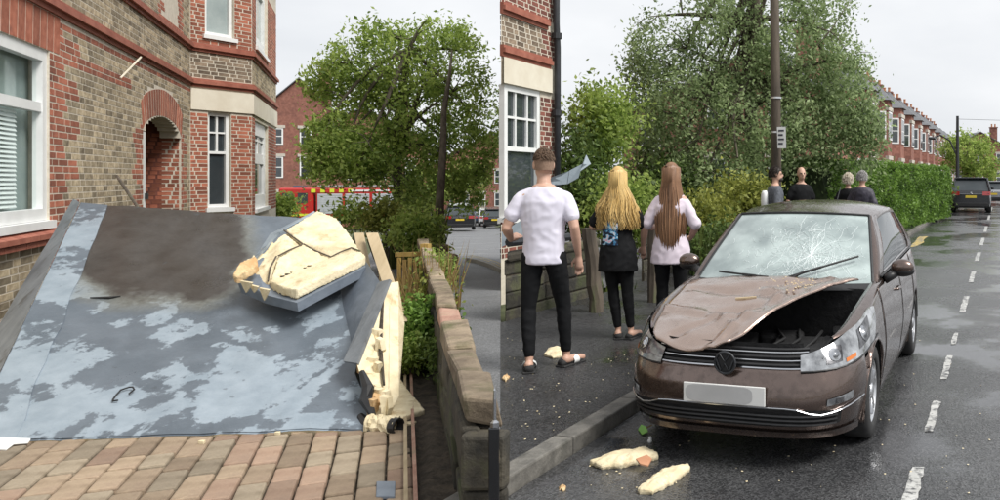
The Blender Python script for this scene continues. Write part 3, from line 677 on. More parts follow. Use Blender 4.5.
# raised foam covered flap
def slab3(name, top, thick, parent, mats, crack=False):
    mb = MB(); mb.prism(top, thick, .5); return mb.build(name, M[mats], parent)
flap = empty('insulation_slab', P(290, 330, 6.9), 'thick cream foam slab with grey felt edge propped on the fallen roof', 'foam slab')
FP = lambda x, y, Y: P(x, y, Y + .30 * min(1, max(0, (y - 228) / 60)))
fp = [(240, 281, 6.45), (236, 270, 6.55), (256, 256, 6.75), (272, 244, 7.0), (318, 215, 7.7), (336, 222, 7.6), (348, 237, 7.35), (368, 262, 6.75), (297, 299, 6.05), (264, 291, 6.25)]
tp = [FP(*q) for q in fp]; ext = V((0, .02, -.075))
plate('felt_core', [p + V((0, 0, -.03)) for p in tp], ext, 'felt', flap)
def inset(p, k=.93): c = sum(tp, V()) / len(tp); return c + (p - c) * k
pa = [tp[1], tp[2], tp[3], FP(285, 236, 7.2), FP(302, 249, 6.97), FP(277, 262, 6.7), FP(269, 287, 6.36), FP(244, 282, 6.45)]
pb = [FP(286, 235, 7.22), tp[4], tp[5], tp[6], FP(361, 256, 6.87), FP(352, 253, 6.96), FP(330, 262, 6.85), FP(303, 249, 6.97)]
pc = [FP(278, 263, 6.69), FP(303, 250.5, 6.93), FP(330, 263.5, 6.82), FP(352, 254.5, 6.93), FP(362, 258, 6.83), FP(366, 262, 6.76), FP(297, 297, 6.08), FP(283, 294, 6.18), FP(270, 288, 6.35)]
for k, q in enumerate((pa, pb, pc)):
    mb = MB(); lift = V((0, 0, .025 + .012 * k)); mb.prism([p + lift + V((0, 0, .012 * random.random())) for p in q], (0, 0, -.075), random.random()); crumble(mb.build('foam_piece', M['foam'], flap), .014, .010)
M['foamorange'] = pmat('scorched_foam', (.50, .30, .14), (.68, .52, .30), 7, bump=.01, bscale=20, rough=.95)
for cl in ([(278, 262, 6.69), (290, 256, 6.82), (303, 249.5, 6.95), (316, 256, 6.88), (330, 262.5, 6.83), (341, 258, 6.88), (353, 253.5, 6.94), (362, 257, 6.84)], [(302, 249, 6.96), (294, 243, 7.1), (285, 236, 7.2)], [(278, 262, 6.69), (272, 274, 6.52), (269, 287, 6.36)]):
    mb = MB(); mb.tube([FP(*q) + V((random.uniform(-.02, .02), 0, .048 + .006 * random.random())) for q in cl], .007, 5); mb.build('crack', M['post'], flap)
chunk = [(232, 274, 6.3), (240, 262, 6.45), (256, 255, 6.6), (258, 264, 6.5), (246, 271, 6.35), (236, 277, 6.28)]
mb = MB(); mb.prism([FP(*q) for q in chunk], (0, .02, -.07)); crumble(mb.build('foam_piece', M['foamorange'], flap), .012, .012)
for (x, y, w, l) in ((246, 284, 6, 9), (264, 291, 5, 10), (293, 298, 6, 10), (254, 288, 4, 5)):
    q = [FP(x - w, y - 3, 6.2), FP(x + w, y - 1, 6.1), FP(x + w * .4, y + l * .6, 6.12), FP(x, y + l, 6.14), FP(x - w * .5, y + l * .4, 6.16)]
    mb = MB(); mb.prism(q, (0, .02, .004)); mb.build('torn_shred', M['foam'], flap)
mb = MB(); q = [FP(253, 240 + 20, 6.6), FP(279, 232, 7.2), FP(316, 213, 7.75), FP(314, 211, 7.8), FP(270, 234, 7.25)]; mb.prism(q, (0, .01, -.02)); mb.build('felt_strip', M['feltlight'], flap)
# loose pieces on the left
def thing1(name, pts, ext, mat, label, cat, group=None):
    mb = MB(); mb.prism(pts, ext, .5); o = mb.build(name, M[mat], bevel=.004 if name != 'foam_board' else 0); return tag(crumble(o, .012, .008) if name == 'foam_board' else o, label, cat, group)
thing1('foam_board', [G(384, 372, .085), G(396, 373, .09), G(412, 394, .08), G(425, 409, .07), G(404, 417, .075), G(388, 416, .08), G(380, 395, .08)], (0, 0, -.045), 'foam', 'flat cream foam board lying on the soil beside the torn fascia', 'foam board')
rng = random.Random(3); cr = empty('crumpled_felt', G(383, 430), 'crumpled cream and black roll of felt at the foot of the fascia', 'felt roll')
mb = MB(); rows = []
for i in range(13):
    t = i / 12; c = G(368, 424, .06) * (1 - t) + G(397, 426, .065) * t; rows.append([c + V((0, math.cos(k / 14 * 6.283), math.sin(k / 14 * 6.283))) * (.062 + .028 * mnoise.noise(V((i * .7, k * .8, 2)))) for k in range(14)])
mb.grid(rows, close=True); mb.build('crumpled_sheet', M['foam'], cr)
mb = MB(); mb.lathe(G(395, 426, .07), (1, -.3, 0), [(.055, -.02), (.055, .03), (.045, .03), (.04, -.02)], 14); mb.build('roll_end', M['black'], cr)
mb = MB(); mb.tube([G(360, 415, .1), G(366, 424, .05), G(372, 428, .04)], [.02, .04, .03], 7); mb.build('torn_edge', M['black'], cr)
for k, (x, y, s, lab) in enumerate(((408, 426, .05, 'tiny triangular cream foam crumb on the pavers beside the foam board'), (277, 435, .02, 'tiny pale crumb on the pavers at the foot of the fallen roof'), (201, 444, .022, 'tiny cream crumb on the pavers below the torn roof membrane'))):
    c = G(x, y, .035); thing1('foam_crumb', [c + V((-s, 0, .02)), c + V((s, -s * .4, .02)), c + V((s * .7, s, .02)), c + V((-s * .6, s * .9, .02))], (0, 0, -.022), 'foam', lab, 'foam crumb')
for k, (p0, p1, w, lab) in enumerate((((354, 233, 7.6), (364, 285, 7.2), .07, 'pale timber lath leaning behind the foam slab, the upper one'), ((366, 233, 7.5), (384, 288, 7.0), .09, 'pale timber plank leaning behind the torn fascia, nearest the garden'))):
    a, b = P(*p0), P(*p1); b = b + (b - a) * .55; mb = MB(); mb.obox(a, b - a, V((w, .02, 0)), V((0, .025, 0))); tag(mb.build('plank', M['plank']), lab, 'plank')
thing1('metal_sheet', [G(-14, 448, .05), G(-12, 437, .10), G(31, 438, .07), G(28, 442, .05), G(14, 443, .06), G(6, 449, .05)], (0, 0, -.012), 'white', 'crumpled white sheet by the left corner of the fallen roof', 'sheet')
thing1('drain_cover', [G(376, 496, .048), G(395, 496, .048), G(395.5, 481, .048), G(376.5, 481, .048)], (0, 0, -.02), 'felt', 'small square grey plate lying on the brick pavers', 'plate')
# rusty bar stuck in the wall by the porch
mb = MB(); mb.tube([P(117, 176, 9.6), P(141, 212, 8.6)], .016, 6); tag(mb.build('iron_bar', M['post']), 'thin dark bar leaning from the brick wall onto the roof slab', 'bar')
# edging boards of the bed
mb = MB(); 
for k, off in enumerate((-.285, -.235)):
    a, b = V((BW_L(3.2) + off, 3.2, .03)), V((BW_L(7.6) + off + .02, 7.6, .03)); mb = MB(); mb.obox(a, b - a, V((.022, 0, 0)), V((0, 0, .045)))
    tag(mb.build('edging_strip', M['pinkstone'] if k else M['plank']), ('reddish' if k else 'pale') + ' timber edging strip between the pavers and the soil bed', 'edging')
# ---------------------------------------------------------------- low stone boundary wall
bw = empty('boundary_wall', V((BW_L(5), 5, 0)), 'low mossy stone wall with rough coping beside the driveway', 'wall')
bd = V((-.4625, 1, 0)); Y = 3.62; rng = random.Random(5); k = 0
mb = MB(); mb.hexa([V((BW_L(3.66) + .03, 3.66, -.1)), V((BW_R(3.66) - .02, 3.66, -.1)), V((BW_R(13) - .02, 13, -.6)), V((BW_L(13) + .03, 13, -.6)), V((BW_L(3.66) + .03, 3.66, .56)), V((BW_R(3.66) - .02, 3.66, .56)), V((BW_R(13) - .02, 13, .56)), V((BW_L(13) + .03, 13, .56))]); mb.build('wall_core', M['soil'], bw)
def rough(mb, c8, amp):      # a stone: each face split once and jittered
    c = sum((V(p) for p in c8), V()) / 8; a = []
    for p in c8: a.append(V(p) + V((rng.uniform(-amp, amp), rng.uniform(-amp, amp), rng.uniform(-amp, amp))))
    mb.hexa(a, rng.random())
def stone(name, Y0, Y1, x0, x1, z0, z1, mat, amp=.018):
    mb = MB(); g = .008
    rough(mb, [V((BW_L(Y0 + g) + x0, Y0 + g, z0 + g)), V((BW_L(Y0 + g) + x1, Y0 + g, z0 + g)), V((BW_L(Y1 - g) + x1, Y1 - g, z0 + g)), V((BW_L(Y1 - g) + x0, Y1 - g, z0 + g)),
               V((BW_L(Y0 + g) + x0, Y0 + g, z1)), V((BW_L(Y0 + g) + x1, Y0 + g, z1)), V((BW_L(Y1 - g) + x1, Y1 - g, z1)), V((BW_L(Y1 - g) + x0, Y1 - g, z1))], amp)
    o = mb.build(name, M[mat], bw, bevel=.02); return o
lens = (.55, .62, .74, .8, .7, .85, .78, .9, .8, .95, .9, .9)
for ln in lens:
    st = stone('coping_stone', Y, Y + ln, -.012, .158, .565, .70 + rng.uniform(-.02, .02), 'pinkstone' if k == 3 else 'stone'); k += 1
    if k == 4: st['label'] = 'pink lichened coping stone'
    Y += ln
for c in range(3):
    Y = 3.62
    while Y < 10:
        ln = rng.uniform(.4, .75); stone('wall_stone', Y, Y + ln, -.015 + rng.uniform(-.012, .012), .06, .0 + c * .19, .185 + c * .19, 'darkstone'); Y += ln
for z0, z1 in ((0, .3), (.3, .56)): 
    mb = MB(); rough(mb, [V((BW_L(3.6) - .02, 3.58, z0)), V((BW_R(3.6) + .02, 3.58, z0)), V((BW_R(3.6) + .02, 3.66, z0)), V((BW_L(3.6) - .02, 3.66, z0)), V((BW_L(3.6) - .02, 3.58, z1 - .01)), V((BW_R(3.6) + .02, 3.58, z1 - .01)), V((BW_R(3.6) + .02, 3.66, z1 - .01)), V((BW_L(3.6) - .02, 3.66, z1 - .01))], .01); mb.build('wall_stone', M['darkstone'], bw, bevel=.02)
# two stone piers at the far end
for (x0, x1, yt, Yp, lab) in ((436, 455, 255, 13.6, 'short rounded stone gate pier at the end of the boundary wall'), (429, 446, 245, 16.2, 'squat stone pier behind the nearer gate pier')):
    c = GS((x0 + x1) / 2, Yp); w = (x1 - x0) / F * Yp; zt = P(0, yt, Yp).z; mb = MB()
    mb.box((c.x, Yp + w * .3, (c.z - .1 + zt) / 2 - .06), (w * .9, w * .7, zt - c.z - .02)); pr = empty('stone_pier', c, lab, 'pier')
    mb.build('shaft', M['stone'], pr, bevel=.04)
    mb = MB(); mb.box((c.x, Yp + w * .3, zt - .09), (w, w * .8, .2)); mb.build('cap', M['stone'], pr, bevel=.07)
# yellow timber picket gate
pg = empty('picket_gate', GS(412, 11.5), 'short weathered yellow timber picket gate among the plants', 'gate')
Yg = 11.3
for k in range(6):
    x = 397 + k * 5.4; a = P(x, 258 + (k % 2) * 2, Yg); mb = MB(); b = GS(x, Yg); mb.obox(V((a.x, Yg, b.z)), V((.05, 0, 0)), V((0, .025, 0)), V((0, 0, a.z - b.z))); mb.build('picket', M['fencewood'], pg)
for y in (257, 283):
    a, b = P(395, y, Yg + .03), P(425, y - 1, Yg + .03); mb = MB(); mb.obox(a, b - a, V((0, .04, 0)), V((0, 0, .06))); mb.build('rail', M['fencewood'], pg)
a = P(421, 244, Yg); b = GS(421, Yg); mb = MB(); mb.obox(V((a.x, Yg - .03, b.z)), V((.11, 0, 0)), V((0, .11, 0)), V((0, 0, a.z - b.z))); mb.build('gate_post', M['fencewood'], pg)
# black gate post with a metal pin at the near end of the wall
gp = empty('gate_post', G(495, 560), 'black iron gate post with a metal pin at the near wall end', 'post')
Yp = 3.5; zt = P(0, 428, Yp).z; x0, x1 = P(488, 0, Yp).x, P(499.5, 0, Yp).x
mb = MB(); mb.hexa([V((x0, Yp, 0)), V((x1, Yp, 0)), V((x1 - .02, Yp + .05, 0)), V((x0, Yp + .05, 0)), V((x0, Yp, zt)), V((x1, Yp, zt)), V((x1 - .02, Yp + .05, zt)), V((x0, Yp + .05, zt))]); mb.build('post_body', M['blackgloss'], gp, bevel=.006)
c = P(493, 428, Yp) + V((0, .02, 0)); mb = MB(); mb.lathe(c, (0, 0, 1), [(.02, 0), (.02, .02), (.008, .03), (.008, .12), (.005, .16), (.001, .17)], 8); mb.build('metal_pin', M['chrome'], gp)
# ---------------------------------------------------------------- foliage
def leaves(name, cen, size, tone, mat, parent=None, droop=.3, width=.5, label=None, cat=None, kind=None, origin=None):
    n = len(cen); a = RNG.normal(size=(n, 3)); a[:, 2] -= droop; a /= np.linalg.norm(a, axis=1)[:, None]
    r = RNG.normal(size=(n, 3)); b = np.cross(a, r); b /= np.linalg.norm(b, axis=1)[:, None]
    s = np.asarray(size)[:, None]; nn = np.cross(a, b)
    v = np.stack([cen - a * s, cen + b * s * width + nn * s * .12, cen + a * s, cen - b * s * width + nn * s * .12], axis=1).reshape(-1, 3)
    off = np.array(ORG[parent.name] if parent is not None else (origin or (0, 0, 0))); v = v - off
    me = bpy.data.meshes.new(name); me.vertices.add(4 * n); me.vertices.foreach_set('co', v.astype(np.float32).ravel())
    me.loops.add(4 * n); me.loops.foreach_set('vertex_index', np.arange(4 * n, dtype=np.int32))
    me.polygons.add(n); me.polygons.foreach_set('loop_start', np.arange(0, 4 * n, 4, dtype=np.int32))
    at = me.attributes.new('tone', 'FLOAT', 'FACE'); at.data.foreach_set('value', np.clip(tone, 0, 1).astype(np.float32))
    me.update(calc_edges=True); me.validate()
    return link_mesh(name, me, M[mat] if isinstance(mat, str) else mat, parent, None if parent is not None else V(off))
def clumps(ells, per, spread, shell=.35, drop=0.0):
    """ells: (center, (rx,ry,rz), nclumps). Returns clump centres and the leaf centres/tones."""
    cc, L, T = [], [], []
    for c, r, n in ells:
        d = RNG.normal(size=(n, 3)); d /= np.linalg.norm(d, axis=1)[:, None]; k = RNG.uniform(shell, 1, n) ** .6
        p = np.array(c) + d * k[:, None] * np.array(r); cc.append(p)
    cc = np.concatenate(cc)
    for p in cc:
        m = int(per * RNG.uniform(.4, 1.5)); sp = spread * RNG.uniform(.6, 1.35)
        q = RNG.normal(size=(m, 3)) * sp * np.array([1, 1, .8])
        if drop: q[:, 2] -= np.abs(RNG.normal(size=m)) * drop
        L.append(p + q); T.append(np.clip(RNG.uniform(.2, .9) + RNG.normal(size=m) * .22, 0, 1))
    return cc, np.concatenate(L), np.concatenate(T)
def limb(mb, a, b, r0, r1, sag=.12, n=6, rng=random):
    a, b = V(a), V(b); pts = []; rad = []
    off = V((rng.uniform(-1, 1), rng.uniform(-1, 1), rng.uniform(.1, 1))) * (b - a).length * sag
    for i in range(n + 1):
        t = i / n; pts.append(a * (1 - t) + b * t + off * math.sin(t * math.pi)); rad.append(r0 * (1 - t) + r1 * t)
    mb.tube(pts, rad, 7, cap=False); return pts
def tree(name, trunk, ells, per, spread, lsize, mat, label, cat='tree', group=None, r0=.16, nl=14, ntw=160, drop=0.0, seed=1, trunk_mat='bark', extra=None):
    rg = random.Random(seed); t = empty(name, V(trunk[0]), label, cat, group)
    mb = MB(); N = len(trunk); mb.tube(trunk, [r0 * (1 - .72 * i / (N - 1)) * (1.25 if i == 0 else 1) for i in range(N)], 10)
    tr = mb.build('trunk', M[trunk_mat], t, smooth=True)
    cc, L, T = clumps(ells, per, spread, drop=drop)
    mb = MB(); anchors = []
    tp = [V(p) for p in trunk]
    idx = rg.sample(range(len(cc)), min(nl, len(cc)))
    for i in idx:
        s = tp[rg.randint(max(1, N // 2), N - 1)]; anchors += limb(mb, s, cc[i], r0 * .38, r0 * .07, rng=rg)[2:]
    if extra:
        for pl, ra in extra: mb.tube(pl, ra, 8); anchors += [V(p) for p in pl]
    A = np.array([tuple(p) for p in anchors])
    for i in rg.sample(range(len(cc)), min(ntw, len(cc))):
        d = np.linalg.norm(A - cc[i], axis=1); j = int(d.argmin()); limb(mb, A[j], cc[i], .016, .005, n=3, rng=rg)
    mb.build('branches', M[trunk_mat], t, smooth=True)
    leaves('crown', L, lsize * RNG.uniform(.6, 1.3, len(L)), T, mat, t)
    return t
def pe(x, y, rx, ry, Y, n, dep=None):    # crown lobe as seen at depth Y
    k = Y / F; return (tuple(P(x, y, Y)), (rx * k, (dep or (rx + ry) * .5) * k, ry * k), n)
# birch in front of the fire engine
YT = 21.0; b0 = GS(398, YT)
tree('birch_tree', [b0, P(397, 235, YT), P(399, 195, YT), P(396, 150, YT), P(402, 100, YT), P(408, 50, YT)],
     [pe(352, 72, 34, 34, YT, 60), pe(398, 62, 46, 46, YT, 85), pe(448, 62, 40, 40, YT, 60), pe(428, 108, 55, 42, YT, 90), pe(376, 118, 48, 40, YT, 74), pe(330, 140, 27, 30, YT - 1, 55), pe(322, 80, 14, 20, YT, 16),
      pe(352, 150, 42, 24, YT - 1, 60), pe(400, 155, 52, 28, YT, 80), pe(456, 150, 34, 42, YT, 50), pe(483, 118, 14, 58, YT, 44), pe(335, 166, 30, 11, YT - 1.2, 24), pe(412, 195, 34, 18, YT - .5, 40), pe(470, 182, 24, 22, YT, 34), pe(385, 30, 40, 12, YT, 24), pe(440, 28, 26, 12, YT, 16)],
     40, .15, .062, 'leaf', 'broad birch tree with dense green crown behind the garden wall', r0=.19, nl=22, ntw=240, drop=.16, seed=4,
     extra=[([P(439, 247, YT - 2.2), P(440, 200, YT - 2.2), P(443, 150, YT - 1.8), P(444, 110, YT - 1.4), P(449, 80, YT - 1.2), P(452, 50, YT - 1)], [.115, .10, .085, .07, .05, .02]),
            ([P(399, 110, YT), P(388, 75, YT), P(402, 40, YT)], [.07, .05, .02]), ([P(400, 150, YT), P(420, 90, YT), P(440, 70, YT)], [.08, .06, .03])])
def bush(name, c, r, n, per, ls, mat, label, cat='shrub', group=None, stems=6, spread=.12, seed=0, smat='bark'):
    rg = random.Random(seed); c = V(c); t = empty(name, V((c.x, c.y, ground_z(c.x, c.y))), label, cat, group)
    cc, L, T = clumps([(tuple(c), r, n)], per, spread, shell=.1)
    gz = ground_z(c.x, c.y) + .02; keep = L[:, 2] > gz
    mb = MB()
    for i in rg.sample(range(len(cc)), min(stems, len(cc))): limb(mb, (c.x + rg.uniform(-.2, .2) * r[0], c.y, gz - .05), cc[i], .018, .005, n=4, rng=rg)
    mb.build('stems', M[smat], t); leaves('foliage', L[keep], ls * RNG.uniform(.6, 1.3, keep.sum()), T[keep], mat, t); return t
def pbush(x, y, rx, ry, Y, *a, **k):
    kk = Y / F; dep = k.pop('dep', (rx + ry) / 2 * kk); return bush(k.pop('name', 'shrub'), P(x, y, Y), (rx * kk, dep, ry * kk), *a, **k)
pbush(283, 206, 8, 10, 23, 30, 60, .06, 'leaf', 'rounded green bush against the bay of the brick house', spread=.14)
pbush(404, 312, 13, 22, 9.6, 40, 40, .035, 'leafy', 'yellow green leafy shrub growing behind the foam board', spread=.1)
pbush(424, 335, 17, 36, 7.0, 60, 60, .028, 'hedge', 'mid green low shrub at the foot of the boundary wall', spread=.08)
pbush(398, 335, 9, 30, 7.3, 30, 40, .026, 'leafy', 'pale variegated shrub beside the torn foam panel', spread=.07)
pbush(384, 218, 15, 17, 17, 28, 50, .055, 'leafy', 'yellow flowering shrub in front of the fire engine', spread=.16)
pbush(415, 232, 22, 22, 15.5, 44, 60, .05, 'leaf', 'dark shrub under the birch tree', spread=.16)
pbush(352, 216, 18, 9, 19, 22, 50, .06, 'leaf', 'green shrub under the low birch branches by the fire engine', spread=.2)
pbush(433, 305, 9, 26, 8.3, 40, 50, .026, 'leafy', 'yellowish bush pressed against the boundary wall', spread=.08)
pbush(437, 276, 8, 18, 10.2, 30, 50, .03, 'leaf', 'leafy green bush near the stone gate pier', spread=.1)
pbush(411, 350, 10, 20, 6.7, 36, 50, .022, 'leaf', 'small fresh green bush above the flat foam board', spread=.06)
pbush(441, 352, 6, 22, 6.3, 26, 44, .02, 'leafd', 'trailing dark ivy at the foot of the wall', spread=.05)
def stalks(name, x, y0, Y, n, h, spread, mat, label, r=.006, cat='plant', lean=.25, seed=0, wid=1.0):
    rg = random.Random(seed); c = GS(x, Y); t = empty(name, c, label, cat); mb = MB()
    for i in range(n):
        p = c + V((rg.uniform(-spread, spread), rg.uniform(-spread, spread) * .6, -.02)); hh = h * rg.uniform(.5, 1.1); l = V((rg.uniform(-lean, lean), rg.uniform(-lean, lean), 0)) * hh
        a, b2, c2 = p, p + V((0, 0, hh * .55)) + l * .35, p + V((0, 0, hh)) + l; w = V((r * wid, r * .4, 0)); tn = rg.random()
        mb._add([a - w, a + w, b2 - w * .8, b2 + w * .8, c2], [(0, 1, 3, 2), (2, 3, 4)], tn)
    mb.build('blades', M[mat], t); return t
stalks('dry_plant', 430, 0, 9.0, 90, 1.0, .3, 'straw', 'tall dry brown stalks in front of the stone pier', seed=2, r=.007)
stalks('dry_plant', 414, 0, 8.2, 60, .8, .28, 'straw', 'dry orange stalks in front of the picket gate', seed=6, r=.006)
stalks('grass_clump', 405, 0, 18.0, 80, 1.1, .5, 'grass', 'tall spiky green clump at the birch trunk', seed=3, r=.02)
stalks('iris_clump', 428, 0, 17.0, 40, 1.5, .25, 'grass', 'upright pale green plant beside the stone piers', seed=8, r=.03)
# ---------------------------------------------------------------- the crushed hatchback
def carpaint(name, c, flake=.6, rough=.28, dirt=.0, mott=.70):
    m, nt, b, o = nodes(name); L = nt.links.new; N = nt.nodes.new
    t = N('ShaderNodeTexCoord'); n = N('ShaderNodeTexNoise'); n.inputs['Scale'].default_value = 26; n.inputs['Detail'].default_value = 8; L(t.outputs['Object'], n.inputs['Vector'])
    r = N('ShaderNodeValToRGB'); r.color_ramp.elements[0].position = .45; r.color_ramp.elements[1].position = .75; r.color_ramp.elements[0].color = (*c, 1); r.color_ramp.elements[1].color = (*[x * mott + .02 * dirt for x in c], 1)
    L(n.outputs[0], r.inputs[0]); L(r.outputs[0], b.inputs['Base Color']); b.inputs['Metallic'].default_value = flake
    rr = N('ShaderNodeMapRange'); rr.inputs[1].default_value = .4; rr.inputs[2].default_value = .7; rr.inputs[3].default_value = rough; rr.inputs[4].default_value = rough + .22; L(n.outputs[0], rr.inputs[0]); L(rr.outputs[0], b.inputs['Roughness'])
    b.inputs['Coat Weight'].default_value = .8; b.inputs['Coat Roughness'].default_value = .05
    v = N('ShaderNodeTexVoronoi'); v.inputs['Scale'].default_value = 70; L(t.outputs['Object'], v.inputs['Vector'])      # rain drops
    rp2 = N('ShaderNodeMapRange'); rp2.inputs[1].default_value = .0; rp2.inputs[2].default_value = .35; rp2.inputs[3].default_value = 1; rp2.inputs[4].default_value = 0; L(v.outputs['Distance'], rp2.inputs[0])
    bp = N('ShaderNodeBump'); bp.inputs['Distance'].default_value = .0012; bp.inputs['Strength'].default_value = .3; L(rp2.outputs[0], bp.inputs['Height']); L(bp.outputs[0], b.inputs['Coat Normal'])
    return m
M['brown'] = carpaint('brown_metallic_paint', (.150, .108, .092), .88, .17, .1)
M['bonnetpaint'] = carpaint('skylit_brown_paint', (.40, .30, .25), .85, .20, .6, .88)  # body brown made paler, with the sky's reflection put into the colour
M['lamp'] = pmat('headlamp_lens', (.10, .105, .115), (.48, .50, .52), 9, rough=.08, metal=.4, coat=1)
M['lampdark'] = pmat('headlamp_inner', (.05, .05, .055), (.22, .22, .23), 14, rough=.15, metal=.8)
M['amber'] = pmat('amber_lens', (.55, .16, .03), rough=.2)
M['plate'] = pmat('number_plate', (.74, .74, .72), rough=.3)
M['platesmear'] = pmat('grey_smear', (.42, .42, .42), (.5, .5, .5), 3, rough=.5)
M['bay'] = pmat('engine_bay', (.003, .003, .0035), (.008, .008, .009), 12, rough=.7, bump=.01, bscale=20)
M['crack'] = pmat('glass_crack', (.80, .86, .86), rough=.4)
def screenmat():
    m, nt, b, o = nodes('shattered_windscreen'); L = nt.links.new; N = nt.nodes.new
    t = N('ShaderNodeTexCoord'); n = N('ShaderNodeTexNoise'); n.inputs['Scale'].default_value = 3.2; n.inputs['Detail'].default_value = 9; L(t.outputs['Object'], n.inputs['Vector'])
    r = N('ShaderNodeValToRGB'); r.color_ramp.elements[0].position = .36; r.color_ramp.elements[1].position = .62; r.color_ramp.elements[0].color = (.20, .245, .245, 1); r.color_ramp.elements[1].color = (.40, .47, .46, 1)
    L(n.outputs[0], r.inputs[0]); L(r.outputs[0], b.inputs['Base Color']); b.inputs['Roughness'].default_value = .07; b.inputs['Specular IOR Level'].default_value = .9
    b.inputs['Coat Weight'].default_value = .4; b.inputs['Coat Roughness'].default_value = .03
    v = N('ShaderNodeTexVoronoi'); v.inputs['Scale'].default_value = 30; v.feature = 'DISTANCE_TO_EDGE'; L(t.outputs['Object'], v.inputs['Vector'])
    bp = N('ShaderNodeBump'); bp.inputs['Distance'].default_value = .003; bp.inputs['Strength'].default_value = .25; L(v.outputs[0], bp.inputs['Height']); L(bp.outputs[0], b.inputs['Normal'])
    return m
M['screen'] = screenmat()
def lerp(tab, x):
    if x <= tab[0][0]: return tab[0][1]
    for (a, va), (b, vb) in zip(tab[:-1], tab[1:]):
        if x <= b:
            t = (x - a) / (b - a); return va + (vb - va) * t
    return tab[-1][1]
def smooth_tab(tab, x):    # cubic between knots
    if x <= tab[0][0]: return tab[0][1]
    for i, ((a, va), (b, vb)) in enumerate(zip(tab[:-1], tab[1:])):
        if x <= b:
            t = (x - a) / (b - a); p0 = tab[max(i - 1, 0)][1]; p3 = tab[min(i + 2, len(tab) - 1)][1]
            return .5 * ((2 * va) + (-p0 + vb) * t + (2 * p0 - 5 * va + 4 * vb - p3) * t * t + (-p0 + 3 * va - 3 * vb + p3) * t ** 3)
    return tab[-1][1]
def make_wheel(parent, c, side, R=.30, W=.19, spokes=5):
    w = MB(); w.lathe(c, (side, 0, 0), [(R * .66, -W / 2), (R * .93, -W / 2), (R, -W * .32), (R, W * .3), (R * .95, W * .46), (R * .72, W * .5), (R * .66, W * .44), (R * .66, -W / 2)], 28)
    ty = w.build('wheel', M['rubber'], parent, smooth=True); c = V(c)
    b = MB(); b.lathe(c, (side, 0, 0), [(R * .66, W * .42), (R * .63, W * .40), (R * .60, W * .1), (R * .58, -W * .4), (.02, -W * .42)], 28); b.build('rim', M['alloy'], ty, smooth=True)
    for k in range(spokes):
        for dd in (-.13, .13):
            th = 2 * math.pi * k / spokes + dd + .3; u = V((0, math.cos(th), math.sin(th))); t2 = V((0, -u.z, u.y)); s = MB(); o = c + V((side * W * .18, 0, 0))
            s.prism([o + u * R * .10 - t2 * R * .055, o + u * R * .63 - t2 * R * .05, o + u * R * .63 + t2 * R * .05, o + u * R * .10 + t2 * R * .055], (side * W * .22, 0, 0)); s.build('spoke', M['alloy'], ty)
    h = MB(); h.lathe(c, (side, 0, 0), [(R * .17, W * .1), (R * .17, W * .40), (R * .12, W * .45), (.001, W * .45)], 14); h.build('hub_cap', M['alloy'], ty, smooth=True)
    return ty
car = empty('hatchback_car', (0, 0, 0), 'brown hatchback with crumpled bonnet and shattered windscreen beside the kerb', 'car')
WH, LEN, WB, FO = .768, 4.15, 2.56, .80        # half width, length, wheelbase, front overhang
ZTOP = [(0, .68), (.12, .70), (.35, .75), (.7, .83), (1.1, .91), (1.4, .945), (2.2, .965), (3.2, .995), (3.9, 1.0), (4.2, .98)]   # upper edge of the body side along the car
LV = [0, .10, .22, .36, .5, .64, .78, .9, 1.0]
def halfw(v, h):   # half width of the side at station v, relative height h (0 sill .. 1 belt)
    prof = smooth_tab([(0, .935), (.15, .965), (.45, 1.0), (.7, .985), (.88, .955), (1, .92)], h)
    return WH * prof * smooth_tab([(0, .96), (.6, 1.0), (2.2, 1.0), (3.4, .99), (4.2, .93)], v)
def outline(t, h):  # t in 0..1 front centre .. rear centre
    nose = lerp([(0, .06), (.12, .02), (.4, .0), (.6, .015), (.8, .06), (1, .13)], h); tail = LEN - lerp([(0, .10), (.4, .0), (.7, .04), (1, .12)], h)
    if t < .25:
        q = t / .25; w = halfw(.45, h); u = w * math.sin(q * math.pi / 2) ** .92; v = nose + .62 * (1 - math.cos(q * math.pi / 2)) ** 1.75
    elif t < .85:
        q = (t - .25) / .6; v = nose + .62 + (tail - .5 - nose - .62) * q; u = halfw(v, h)
    else:
        q = (t - .85) / .15; w = halfw(LEN - .4, h); u = w * max(0, math.cos(q * math.pi / 2)) ** .6; v = tail - .5 + .5 * math.sin(q * math.pi / 2) ** 1.3
    z0 = lerp([(0, .20), (.6, .18), (3.3, .19), (4.2, .26)], v); z1 = smooth_tab(ZTOP, v)
    return u, v, z0 + (z1 - z0) * h
wheels = (FO, FO + WB); AR = .335; WZ = .300
ts = [i / 72 for i in range(19)] + [.25 + .6 * (i + 1) / 84 for i in range(84)] + [.85 + .15 * (i + 1) / 12 for i in range(12)]
hs_ = [i / 18 for i in range(19)]
grid = []
for t in ts:
    col = []
    for h in hs_:
        u, v, z = outline(t, h)
        if .1 < t < .9:
            for wc in wheels:
                d = math.hypot(v - wc, z - WZ)
                if d < AR and d > 1e-6:
                    k = AR / d; v2, z2 = wc + (v - wc) * k, WZ + (z - WZ) * k
                    if z2 < .17: z2 = .17
                    v, z = v2, z2
        col.append((u, v, z))
    grid.append(col)
panels = {}
def panel_of(u, v, z, t):
    if t < .25 and v < .56: return 'front_bumper'
    if v < 1.20: return 'front_wing'
    if v < 2.28: return 'front_door'
    if v < 3.12: return 'rear_door'
    if t < .86: return 'rear_quarter'
    return 'tail'
